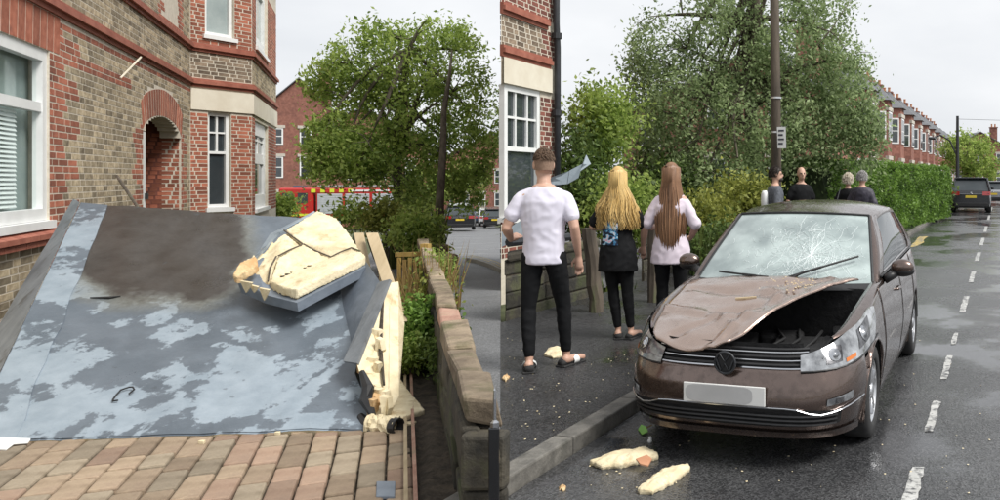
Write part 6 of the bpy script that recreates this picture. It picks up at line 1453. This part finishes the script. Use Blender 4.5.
# ---------------------------------------------------------------- terrace of red brick houses
M['terrbrick'] = pmat('terrace_brick', (.225, .095, .07), (.34, .155, .115), 5, rough=.92, bump=.004, bscale=40, c3=(.14, .06, .05), c3scale=1.5, c3at=.6, c3soft=.12, rand=.15)
M['pot'] = pmat('chimney_pot', (.42, .20, .11), (.5, .26, .15), 6, rough=.85)
M['stonepale'] = pmat('pale_lintel', (.5, .46, .4), (.58, .54, .47), 4, rough=.8)
def terrace_house():
    t = empty('terrace_house', (0, 0, 0)); W_, D_, E_ = 6.2, 9.0, 6.4      # local: x = away from street front (-), y along the row; front faces +x
    mb = MB(); mb.box((-D_ / 2, W_ / 2, E_ / 2), (D_, W_ - .01, E_)); mb.build('wall', M['terrbrick'], t)
    mb = MB(); mb.hexa([V((.3, 0, E_)), V((.3, W_, E_)), V((-D_, W_, E_)), V((-D_, 0, E_)), V((-D_ * .45, 0, E_ + 2.3)), V((-D_ * .45, W_, E_ + 2.3)), V((-D_ * .5, W_, E_ + 2.3)), V((-D_ * .5, 0, E_ + 2.3))]); mb.build('roof', M['slate'], t)
    b0, b1, bd_ = .5, 3.4, .9
    mb = MB(); mb.prism([V((0, b0, E_ + .1)), V((bd_, b0 + .6, E_ + .1)), V((bd_, b1 - .6, E_ + .1)), V((0, b1, E_ + .1))], (0, 0, -E_ - .1)); bay = mb.build('bay', M['terrbrick'], t)
    mb = MB(); c = V((0, (b0 + b1) / 2, E_ + 1.35)); e = [V((-.1, b0 - .2, E_ + .1)), V((bd_ + .2, b0 + .45, E_ + .1)), V((bd_ + .2, b1 - .45, E_ + .1)), V((-.1, b1 + .2, E_ + .1))]; mb._add(e + [c, V((-1.6, (b0 + b1) / 2, E_ + 1.35))], [(0, 1, 4), (1, 2, 4), (2, 3, 4), (3, 5, 4), (5, 0, 4), (3, 2, 1, 0)]); mb.build('bay_roof', M['slate'], t)
    for z0, z1 in ((.9, 2.7), (4.0, 5.8)):
        for (p, q) in ((V((bd_ + .02, b0 + .75, 0)), V((bd_ + .02, b1 - .75, 0))), (V((.16, b0 + .08, 0)), V((bd_ - .12, b0 + .52, 0)))):
            d = (q - p); n = V((d.y, -d.x, 0)).normalized(); mb = MB()
            mb.obox(p + V((0, 0, z0)) - n * .03, d, n * .06, V((0, 0, z1 - z0))); w = mb.build('window', M['white'], t)
            mb = MB(); i = d.normalized() * .1
            for s_ in (0, 1):
                za, zb_ = (z0 + .1, (z0 + z1) / 2 - .03) if s_ == 0 else ((z0 + z1) / 2 + .03, z1 - .1); o = n * .034; mb.poly([p + i + o + V((0, 0, za)), q - i + o + V((0, 0, za)), q - i + o + V((0, 0, zb_)), p + i + o + V((0, 0, zb_))])
            mb.build('pane', M['glass'], w)
        mb = MB(); mb.box((bd_ / 2 + .02, (b0 + b1) / 2, z1 + .18), (bd_ + .1, b1 - b0 - 1.0, .25)); mb.build('lintel', M['stonepale'], t)
    for z0, z1, nm in ((0.2, 2.5, 'door'), (4.2, 5.7, 'window')):
        mb = MB(); mb.box((.02, 4.7, (z0 + z1) / 2), (.08, 1.0, z1 - z0)); w = mb.build(nm, M['white' if nm == 'window' else 'darkred'], t)
        mb = MB(); mb.box((.06, 4.7, (z0 + z1) / 2 + .02), (.02, .8, z1 - z0 - .2 if nm == 'window' else .5)); mb.build('pane', M['glass'], w)
        mb = MB(); mb.box((.02, 4.7, z1 + .14), (.10, 1.3, .22)); mb.build('lintel', M['stonepale'], t)
    mb = MB(); mb.box((-D_ * .42, W_ - .2, E_ + 2.7), (1.5, .75, 1.9)); mb.box((-D_ * .42, W_ - .2, E_ + 3.72), (1.65, .9, .16)); ch = mb.build('chimney', M['terrbrick'], t)
    for k in range(3):
        mb = MB(); mb.lathe((-D_ * .42 - .45 + .45 * k, W_ - .2, E_ + 3.8), (0, 0, 1), [(.13, 0), (.12, .3), (.15, .42), (.10, .45)], 10); mb.build('chimney_pot', M['pot'], ch)
    mb = MB(); mb.box((.34, W_ / 2, E_ - .02), (.12, W_, .12)); mb.build('gutter', M['white'], t)
    mb = MB(); mb.tube([V((.12, W_ - .25, .1)), V((.12, W_ - .25, E_ - .1))], .05, 6); mb.build('downpipe', M['darkpipe'], t)
    return t
proto = terrace_house(); td = V((.30, 1, 0)).normalized(); ta = math.atan2(-td.x, td.y); n_t = 14; names = ['nearest the birch crown', 'second', 'third', 'fourth', 'fifth', 'sixth', 'seventh', 'eighth', 'ninth', 'tenth', 'eleventh', 'twelfth', 'thirteenth', 'fourteenth', 'fifteenth', 'farthest']
for i in range(n_t):
    o = proto if i == 0 else copy_tree(proto); Y = 43.5 + i * 6.2 * td.y; o.location = (6.1 + .30 * (Y - 49), Y, .1); o.rotation_euler = (0, 0, ta)
    tag(o, 'red brick terrace house with bay, ' + ('farthest' if i == n_t - 1 else names[i] if i == 0 else names[i] + ' from the birch') + ' in the row', 'house', 'terrace houses up the street')
# houses glimpsed through the trees behind the garden wall
def plain_house(loc, rz, w, d, h, label, cols, mat='terrbrick', gable=True, name='gabled_house', win_w=.9, rise=2.4, chim=True, rows_=((1.0, 2.6), (3.9, 5.3))):
    t = empty(name, (0, 0, 0), label, 'house'); mb = MB()
    mb.box((0, d / 2, h / 2), (w, d, h)); mb.build('wall', M[mat], t); mb = MB()
    mb.prism([V((-w / 2, .0, h)), V((w / 2, 0, h)), V((0, 0, h + rise))], (0, d, 0)); mb.build('gable', M[mat], t); mb = MB()
    for sd in (-1, 1): mb.obox(V((sd * (w / 2 + .25), -.25, h - .2)), V((-sd * (w / 2 + .25), 0, rise + .2 + .05)), V((0, d + .5, 0)), V((0, 0, .1)))
    mb.build('roof', M['slate'], t)
    for z0, z1 in rows_:
        for x in cols:
            mb = MB(); mb.box((x, .0, (z0 + z1) / 2), (win_w, .10, z1 - z0)); wi = mb.build('window', M['white'], t)
            mb = MB(); mb.box((x, -.05, (z0 + z1) / 2), (win_w - .22, .02, z1 - z0 - .2)); mb.build('pane', M['glass'], wi)
            mb = MB(); mb.box((x, -.055, (z0 + z1) / 2), (win_w - .2, .03, .07)); mb.build('glazing_bar', M['white'], wi)
            mb = MB(); mb.box((x, -.02, z1 + .13), (win_w + .3, .12, .24)); mb.build('lintel', M['stonepale'], t)
    if chim:
        mb = MB(); mb.box((w * .30, d * .3, h + rise * .8), (1.0, .7, rise * 1.1)); mb.box((w * .30, d * .3, h + rise * 1.38), (1.15, .85, .14)); ch = mb.build('chimney', M[mat], t)
        for k in (-.25, .25):
            mb = MB(); mb.lathe((w * .30 + k, d * .3, h + rise * 1.42), (0, 0, 1), [(.13, 0), (.11, .35), (.14, .42), (.1, .44)], 10); mb.build('chimney_pot', M['pot'], ch)
    t.location = loc; t.rotation_euler = (0, 0, rz); return t
plain_house((-3.2, 36, 0), -.1, 7, 8, 4.6, 'red brick house half hidden behind the weeping birch', (-2.2, 0, 2.2), rise=1.5, rows_=((.9, 2.3), (2.9, 4.2)))
plain_house((-.6, 35, 0), -.25, 6, 8, 5.4, 'red brick house with chimney behind the birch crown', (-1.8, 1.0), rise=2.2)
# houses and tree closing the street
plain_house((31, 118, 0), .0, 9, 9, 6.0, 'distant slate roofed brick house closing the street', (-2.8, 0, 2.8))
plain_house((42, 122, 0), .1, 12, 9, 5.4, 'distant low brick house at the right edge of the street', (-3.5, 0, 3.5))
plain_house((25, 150, 0), .0, 9, 9, 7.4, 'far brick house with tall chimney beyond the street lamp', (-2, 2))
tree('street_tree', [V((14.2, 58, 0)), V((14.2, 58, 2)), V((14.3, 58, 4.2))], [((14.2, 58, 3.4), (2.0, 2.0, 1.7), 110), ((15.2, 58.5, 2.4), (1.6, 1.5, 1.2), 50)], 40, .28, .12, 'leaf', 'small round street tree beyond the parked vehicle', r0=.12, nl=10, ntw=40, seed=21)
# far street pole with lamp
YL = 52; c = V(((957.5 - PX) / F * YL, YL, .1)); lp = empty('street_pole', c, 'slim dark street pole with wires beside the parked vehicle', 'pole')
mb = MB(); zt = P(0, 116, YL).z; mb.tube([c, V((c.x, c.y, zt))], [.13, .09], 8); mb.build('pole_shaft', M['darkpipe'], lp)
mb = MB(); mb.tube([V((c.x, c.y, zt - 2.7)), V((c.x - .5, c.y, zt - 1.6)), V((c.x - 1.1, c.y, zt - 1.25)), V((c.x - 1.5, c.y, zt - 1.4))], .05, 6); ar = mb.build('lamp_arm', M['darkpipe'], lp)
mb = MB(); mb.ball((c.x - 1.6, c.y, zt - 1.45), (.3, .14, .10), 10, 6); mb.build('lamp_head', M['darkpipe'], ar)
mb = MB(); mb.tube([V((c.x, c.y, zt - .2)), V((c.x + 8, c.y - 6, zt - .9)), V((c.x + 18, c.y - 14, zt - .4))], .012, 4); mb.build('wire', M['darkpipe'], lp)
mb = MB(); q0 = V((-.1, 14.0, 7.7)); mb.tube([q0, V((5.5, 12, 7.1)), V((12, 10, 7.4))], .008, 4); mb.build('wire', M['darkpipe'], tp_)
# garden gate pieces and shrubs up the street
pbush(938, 190, 5, 14, 38, 30, 40, .10, 'leafd', 'slim dark conifer beside the end of the hedge', spread=.3)
pbush(945, 200, 6, 9, 40, 26, 40, .10, 'hedge', 'small green shrub before the street pole', spread=.3)
tag(MB().box((7.35, 35.2, .75), (.18, .18, 1.4)).build('gate_post', M['stonepale'], bevel=.03), 'pale stone gate post at the end of the hedge', 'post')
# ---------------------------------------------------------------- debris on the pavement and road
def lump(name, pts, z, th, mat, label, cat, seed=0, bend=0.0):
    rg = random.Random(seed); c = sum((G(x, y, z) for x, y in pts), V()) / len(pts); mb = MB(); top = []
    n = len(pts); P3 = [G(x, y, z) for x, y in pts]; dense = []
    for i in range(n):
        a, b = P3[i], P3[(i + 1) % n]
        for k in range(4): t = k / 4; dense.append(a.lerp(b, t) + V((rg.uniform(-.008, .008), rg.uniform(-.012, .012), 0)))
    m = len(dense); inner = [c.lerp(p, .55) + V((0, 0, th * (1.15 + rg.uniform(-.25, .25)))) for p in dense]; edge = [p + V((0, 0, th * rg.uniform(.5, .8))) for p in dense]
    mb._add(dense + edge + inner + [c + V((0, 0, th * 1.2))], [(i, (i + 1) % m, (i + 1) % m + m, i + m) for i in range(m)] + [(i + m, (i + 1) % m + m, (i + 1) % m + 2 * m, i + 2 * m) for i in range(m)] + [(i + 2 * m, (i + 1) % m + 2 * m, 3 * m) for i in range(m)] + [tuple(range(m))[::-1]])
    o = mb.build(name, M[mat])
    if len(pts) > 5: crumble(o, .010, .010)
    return tag(o, label, cat)
f1 = lump('foam_chunk', [(590, 466), (612, 456), (645, 451), (655, 455), (660, 459), (640, 465), (620, 469), (602, 470)], .013, .045, 'foam', 'long cream foam chunk with a brown patch lying by the kerb', 'foam chunk', 1)
lump('foam_chunk', [(636, 494), (650, 482), (668, 471), (688, 467), (691, 470), (680, 480), (664, 490), (652, 496)], .013, .04, 'foam', 'curved cream foam chunk lying nearest the camera on the road', 'foam chunk', 2)
mb = MB(); mb.prism([G(636, 460, .07), G(647, 456, .075), (G(652, 460, .06)), G(648, 467, .05), G(640, 465, .06)], (0, 0, .008)); tag(mb.build('dead_leaf', M['pot']), 'curled brown leaf lying on the long foam chunk', 'leaf')
lump('foam_chunk', [(544, 356), (549, 350), (556, 348), (566, 351), (563, 357), (553, 359)], .1, .03, 'foam', 'small cream foam scrap on the pavement at the young man\'s heel', 'foam chunk', 3)
lump('foam_chunk', [(502.5, 379), (507, 375), (509, 378), (505, 382)], .1, .02, 'foamorange', 'tiny orange scrap on the pavement at the lane corner', 'foam scrap', 4)
lump('foam_chunk', [(558, 489), (562, 486), (567, 488), (563, 491)], .013, .012, 'foamorange', 'tiny orange scrap in the gutter below the kerb', 'foam scrap', 5)
lf = empty('green_leaf', G(644, 430, .013), 'bright green fallen leaf on the road under the bumper', 'leaf')
mb = MB(); mb.prism([G(638, 430, .02), G(641, 425, .035), G(646, 427, .04), G(648, 432, .03), G(642, 435, .02)], (0, 0, .004)); 
M['greenleaf'] = pmat('fresh_leaf', (.12, .34, .03), (.2, .45, .06), 20, rough=.5); mb.build('leaf_blade', M['greenleaf'], lf)
mb = MB(); mb.tube([G(646, 428, .04), G(652, 425, .05)], .004, 5); mb.build('leaf_stalk', M['straw'], lf)
lump('foam_chunk', [(648, 440), (651, 437), (652, 441), (649, 443)], .013, .012, 'white', 'tiny white scrap on the road behind the green leaf', 'scrap', 6)
rg = random.Random(31); mb = MB()
for k in range(230):
    if k < 110: x, y, z = rg.uniform(506, 640), rg.uniform(322, 470), .1
    else: x, y, z = rg.uniform(560, 990), rg.uniform(300, 494), .0125
    c = G(x, y, z)
    if z > .05 and c.x > KX(c.y) - .2: continue
    if z < .05 and c.x < KX(c.y) + .05: continue
    r = rg.uniform(.003, .009); a = rg.uniform(0, 6.28); mb._add([c + V((r * math.cos(a + q), r * 1.2 * math.sin(a + q), .002 + .004 * rg.random())) for q in (0, 1.7, 3.1, 4.6)] + [c + V((0, 0, r * .8))], [(0, 1, 4), (1, 2, 4), (2, 3, 4), (3, 0, 4)], rg.random())
tag(mb.build('debris_crumbs', M['foam'], origin=(0, 0, 0)), 'scattered pale crumbs of foam over the wet pavement and road', 'debris', kind='stuff')
cp = pmat('pale_lath', (.55, .47, .28), rough=.8); a = P(716, 299, 5.35)
# ---------------------------------------------------------------- parked vehicles seen from behind
M['blackpaint'] = carpaint('black_car_paint', (.010, .011, .014), .3, .16)
M['bluepaint'] = carpaint('blue_car_paint', (.05, .09, .16), .4, .2)
M['whitepaint'] = carpaint('white_car_paint', (.62, .63, .64), .1, .25)
M['redpaint'] = carpaint('red_car_paint', (.42, .02, .03), .2, .25)
M['silverpaint'] = carpaint('silver_car_paint', (.35, .36, .38), .6, .25)
M['taillamp'] = pmat('tail_lamp', (.30, .012, .012), (.4, .02, .02), 8, rough=.15, coat=1)
M['yellowplate'] = pmat('yellow_plate', (.70, .52, .05), rough=.4)
def parked(label, paint, H=1.7, W_=1.9, L_=4.6, group=None, suv=True, name='parked_car', cat='car'):
    """local: rear bumper at y=0 facing -y, front at +L."""
    t = empty(name, (0, 0, 0), label, cat, group); hw = W_ / 2; bz = .62 * H if suv else .64 * H
    def sect(y):  # half width at sill, mid, belt; belt z; roof half width, roof z
        return lerp([(0, .90), (.25, .97), (1.2, 1.0), (L_ - 1, .98), (L_ - .2, .88), (L_, .78)], y) * hw
    mb = MB(); rows = []
    ys = [0, .04, .12, .3, .7, 1.2, 2, 2.8, L_ - 1.2, L_ - .6, L_ - .2, L_]
    for y in ys:
        w = sect(y); bt = lerp([(0, bz * .88), (.12, bz), (L_ - 1.35, bz), (L_ - 1.2, bz * .97), (L_ - .2, bz * .78), (L_, bz * .6)], y); bo_ = lerp([(0, .42), (.15, .30), (L_ - .2, .28), (L_, .38)], y)
        pr = [(-w * .93, bo_), (-w, bo_ + .18), (-w, bt * .72), (-w * .95, bt), (-w * .5, bt + .015), (w * .5, bt + .015), (w * .95, bt), (w, bt * .72), (w, bo_ + .18), (w * .93, bo_)]
        rows.append([V((x, y, z)) for x, z in pr])
    mb.grid(rows, close=True); n = 10; mb.f.append(tuple(range(n))); mb.f.append(tuple((len(ys) - 1) * n + i for i in range(n))[::-1]); mb.t += [.5, .5]
    b = mb.build('body', M[paint], t, smooth=False, bevel=.03); fix_normals(b)
    rw = hw * .74; y0, y1, y2, y3 = .10, .62, 2.5, 3.35
    base = [(.93, y0), (.95, 1.5), (.93, y3)]; mb = MB()
    gl = [[V((sx * hw * .90, y0 + .02, bz)), V((sx * hw * .92, 2.0, bz)), V((sx * hw * .88, y3, bz * .98))] for sx in (-1, 1)]
    lo = [V((-hw * .90, y0, bz - .01)), V((hw * .90, y0, bz - .01)), V((hw * .88, y3, bz - .02)), V((-hw * .88, y3, bz - .02))]
    hi = [V((-rw, y1 - .18, H - .06)), V((rw, y1 - .18, H - .06)), V((rw, y2, H - .05)), V((-rw, y2, H - .05))]
    mb.hexa(lo + hi); g = mb.build('glasshouse', M['glass'], t, bevel=.04); fix_normals(g)
    mb = MB(); rr = [V((-rw - .03, y1 - .32, H - .07)), V((rw + .03, y1 - .32, H - .07)), V((rw + .02, y2 + .1, H - .07)), V((-rw - .02, y2 + .1, H - .07))]; mb.hexa(rr + [p + V((-p.x * .1, 0, .07)) for p in rr]); mb.build('roof', M[paint], t, bevel=.03)
    for sx in (-1, 1):
        for q in ((.91, y0, .015, y1 - .2, .06), (.9, y3, .01, y2, .05), (.925, 1.75, .01, 1.6, .05)):
            mb = MB(); mb.tube([V((sx * hw * q[0], q[1], bz)), V((sx * (rw + q[2]), q[3], H - .05))], q[4], 6); mb.build('pillar', M[paint], t)
        mb = MB(); mb.hexa([V((sx * hw * .55, -.035, bz * .80)), V((sx * hw * .93, .0, bz * .80)), V((sx * hw * .95, .25, bz * .80)), V((sx * hw * .55, .05, bz * .80)), V((sx * hw * .55, -.01, bz * .97)), V((sx * hw * .93, .03, bz * .97)), V((sx * hw * .95, .28, bz * .97)), V((sx * hw * .55, .08, bz * .97))]); fix_normals(mb.build('tail_light', M['taillamp'], t))
        for yw in (.85, L_ - .95): make_wheel(t, (sx * (hw - .13), yw, .34), sx, .34, .24)
        mb = MB(); mb.ball((sx * (hw + .10), y3 - .35, bz + .10), (.11, .07, .08), 10, 6); mb.build('mirror', M[paint], t)
        mb = MB(); mb.tube([V((sx * hw * .6, -.05, .36)), V((sx * hw * .6, .06, .36))], .05, 8); mb.build('exhaust', M['chrome'], t)
    mb = MB(); mb.box((0, -.005, .40), (W_ * .8, .10, .20)); mb.build('rear_bumper', M['black'], t, bevel=.03)
    mb = MB(); mb.box((0, -.045, bz * .74), (.52, .02, .12)); mb.build('number_plate', M['yellowplate'], t)
    mb = MB(); mb.tube([V((-hw * .55, -.03, bz * .86)), V((hw * .55, -.03, bz * .86))], .012, 5); mb.build('chrome_strip', M['chrome'], t)
    mb = MB(); mb.lathe((0, -.02, bz * .92), (0, -1, 0), [(.001, .012), (.04, .012), (.045, 0)], 12); mb.build('emblem', M['chrome'], t)
    mb = MB(); mb.box((0, L_ / 2, .34), (W_ * .82, L_ * .9, .2)); mb.build('underbody', M['black'], t)
    return t
c = parked('black four wheel drive parked up the street beside the slim pole', 'blackpaint', 1.72, 1.95, 4.8); c.location = ((971 - PX) / F * 38.5, 38.5, .012); c.rotation_euler = (0, 0, -.24)
c = parked('black four wheel drive parked on the lane beside the birch tree', 'blackpaint', 1.70, 1.95, 4.7); q = GS(460, 53, .01); c.location = q; c.rotation_euler = (.043, 0, .36)
c = parked('silver car at the right edge of the main street', 'silverpaint', 1.5, 1.8, 4.2); c.location = ((993 - PX) / F * 50, 50, .012); c.rotation_euler = (0, 0, -.25)
for x, Y, pt, lab in ((476.5, 80, 'redpaint', 'small red car parked farthest down the lane'), (483, 74, 'bluepaint', 'blue car parked down the lane between a red and a white car'), (488.5, 70, 'whitepaint', 'white car parked down the lane beside the blue car'), (495, 62, 'blackpaint', 'dark car parked down the lane nearest the corner house')):
    c = parked(lab, pt, 1.5, 1.75, 4.2, 'cars parked down the lane'); c.location = GS(x, Y, .01); c.rotation_euler = (.043, 0, .34)
# ---------------------------------------------------------------- fire engine on the lane
M['firered'] = carpaint('fire_red', (.50, .018, .012), .05, .25); M['hiviz'] = pmat('hi_viz_yellow', (.62, .70, .04), rough=.45); M['shutter'] = pmat('silver_shutter', (.46, .48, .50), (.54, .56, .58), 3, rough=.5, metal=.3)
fe = empty('fire_engine', (0, 0, 0), 'red fire engine with silver shutters and hi-viz panels behind the birch', 'fire engine')
def fb(name, c, s, mat, parent=fe, bevel=.03): mb = MB(); mb.box(c, s); return mb.build(name, M[mat], parent, bevel=bevel)
# local: x along the length (cab at -x), side facing -y
fb('chassis', (0, 1.2, .75), (8.2, 2.2, .4), 'black'); cab = fb('cab', (-3.0, 1.25, 1.95), (2.3, 2.4, 2.3), 'firered', bevel=.12)
for (x, w) in ((-3.55, .8), (-2.55, .75)):
    d = fb('cab_door', (x, .035, 1.75), (w + .05, .03, 1.7), 'firered'); fb('cab_window', (x, .012, 2.35), (w - .1, .02, .75), 'glass', d, 0); fb('door_handle', (x + .28, .01, 1.7), (.16, .03, .04), 'black', d, 0)
fb('windscreen', (-4.155, 1.25, 2.4), (.02, 2.0, .9), 'glass'); body = fb('body', (1.15, 1.25, 1.95), (5.7, 2.4, 2.2), 'firered', bevel=.06)
for k in range(3):
    x = -.75 + k * 1.85; sh = fb('shutter', (x, .04, 1.9), (1.65, .03, 1.5), 'shutter')
    for z in range(9): fb('shutter_slat', (x, .018, 1.24 + z * .165), (1.63, .012, .12), 'shutter', sh, .004)
for k in range(9):
    fb('hiviz_panel', (-1.85 + k * .62 * .5 - .0, .015, 2.88), (.30, .015, .26), 'hiviz' if k % 2 == 0 else 'firered', fe, 0)
fb('stripe', (2.0, .012, 2.88), (2.6, .012, .12), 'white', fe, 0); fb('stripe', (-3.0, .016, 1.1), (2.2, .012, .16), 'hiviz', fe, 0)
fb('light_bar', (-3.0, 1.25, 3.17), (.5, 1.9, .16), 'bluepaint'); fb('ladder', (1.0, .9, 3.2), (5.4, .5, .14), 'alloy'); fb('ladder', (1.0, 1.7, 3.2), (5.4, .5, .14), 'alloy')
fb('crest', (-3.1, .012, 1.55), (.34, .012, .4), 'hiviz', fe, 0)
for x in (-3.05, 2.3):
    for y, sd in ((.16, -1), (2.34, 1)):
        w = MB(); w.lathe((x, y, .52), (0, sd, 0), [(.3, -.15), (.48, -.15), (.52, -.08), (.52, .08), (.48, .14), (.32, .15), (.3, .05), (.05, .02), (.001, .1)], 22); w.build('wheel', M['rubber'], fe, smooth=True)
q = GS(341, 60, .02); fe.location = q; fe.rotation_euler = (0, 0, .30)
# ---------------------------------------------------------------- houses down the lane
def at(x, Y, dz=0): q = GS(x, Y, dz); return q
plain_house(at(299, 68), .45, 6, 9, 9.6, 'red brick gabled house with chimney beyond the fire engine', (-1.6, .5), rise=3.0, rows_=((1.2, 3.0), (4.2, 6.0), (7.0, 8.4)))
plain_house(at(362, 72), .42, 11, 9, 8.0, 'wide brick house hidden behind the birch crown', (-3.5, -1, 1.5, 4), rise=2.6, rows_=((1.2, 3.0), (4.2, 6.0)))
plain_house(at(490, 105), .35, 9, 9, 8.0, 'orange brick house at the far end of the lane', (-3, -1, 1, 3), rise=2.8, mat='terrbrick', rows_=((1.2, 3.0), (4.2, 6.0)))
plain_house(at(460, 118), .35, 9, 9, 6.5, 'far brick house behind the parked cars of the lane', (-3, -1, 1, 3), rise=2.8, rows_=((1.2, 3.0), (4.2, 6.0)))
for k, (x, y, rx, ry, Y, lab) in enumerate(((430, 185, 22, 18, 75, 'leafy tree far down the lane left of the parked cars'), (468, 178, 14, 16, 95, 'green tree far down the lane behind the parked cars'), (395, 195, 30, 20, 64, 'dark leafy bush behind the birch trunk'))):
    pbush(x, y, rx, ry, Y, 70, 50, .16, 'leaf' if k != 2 else 'leafd', lab, spread=.5, name='leafy_bush')
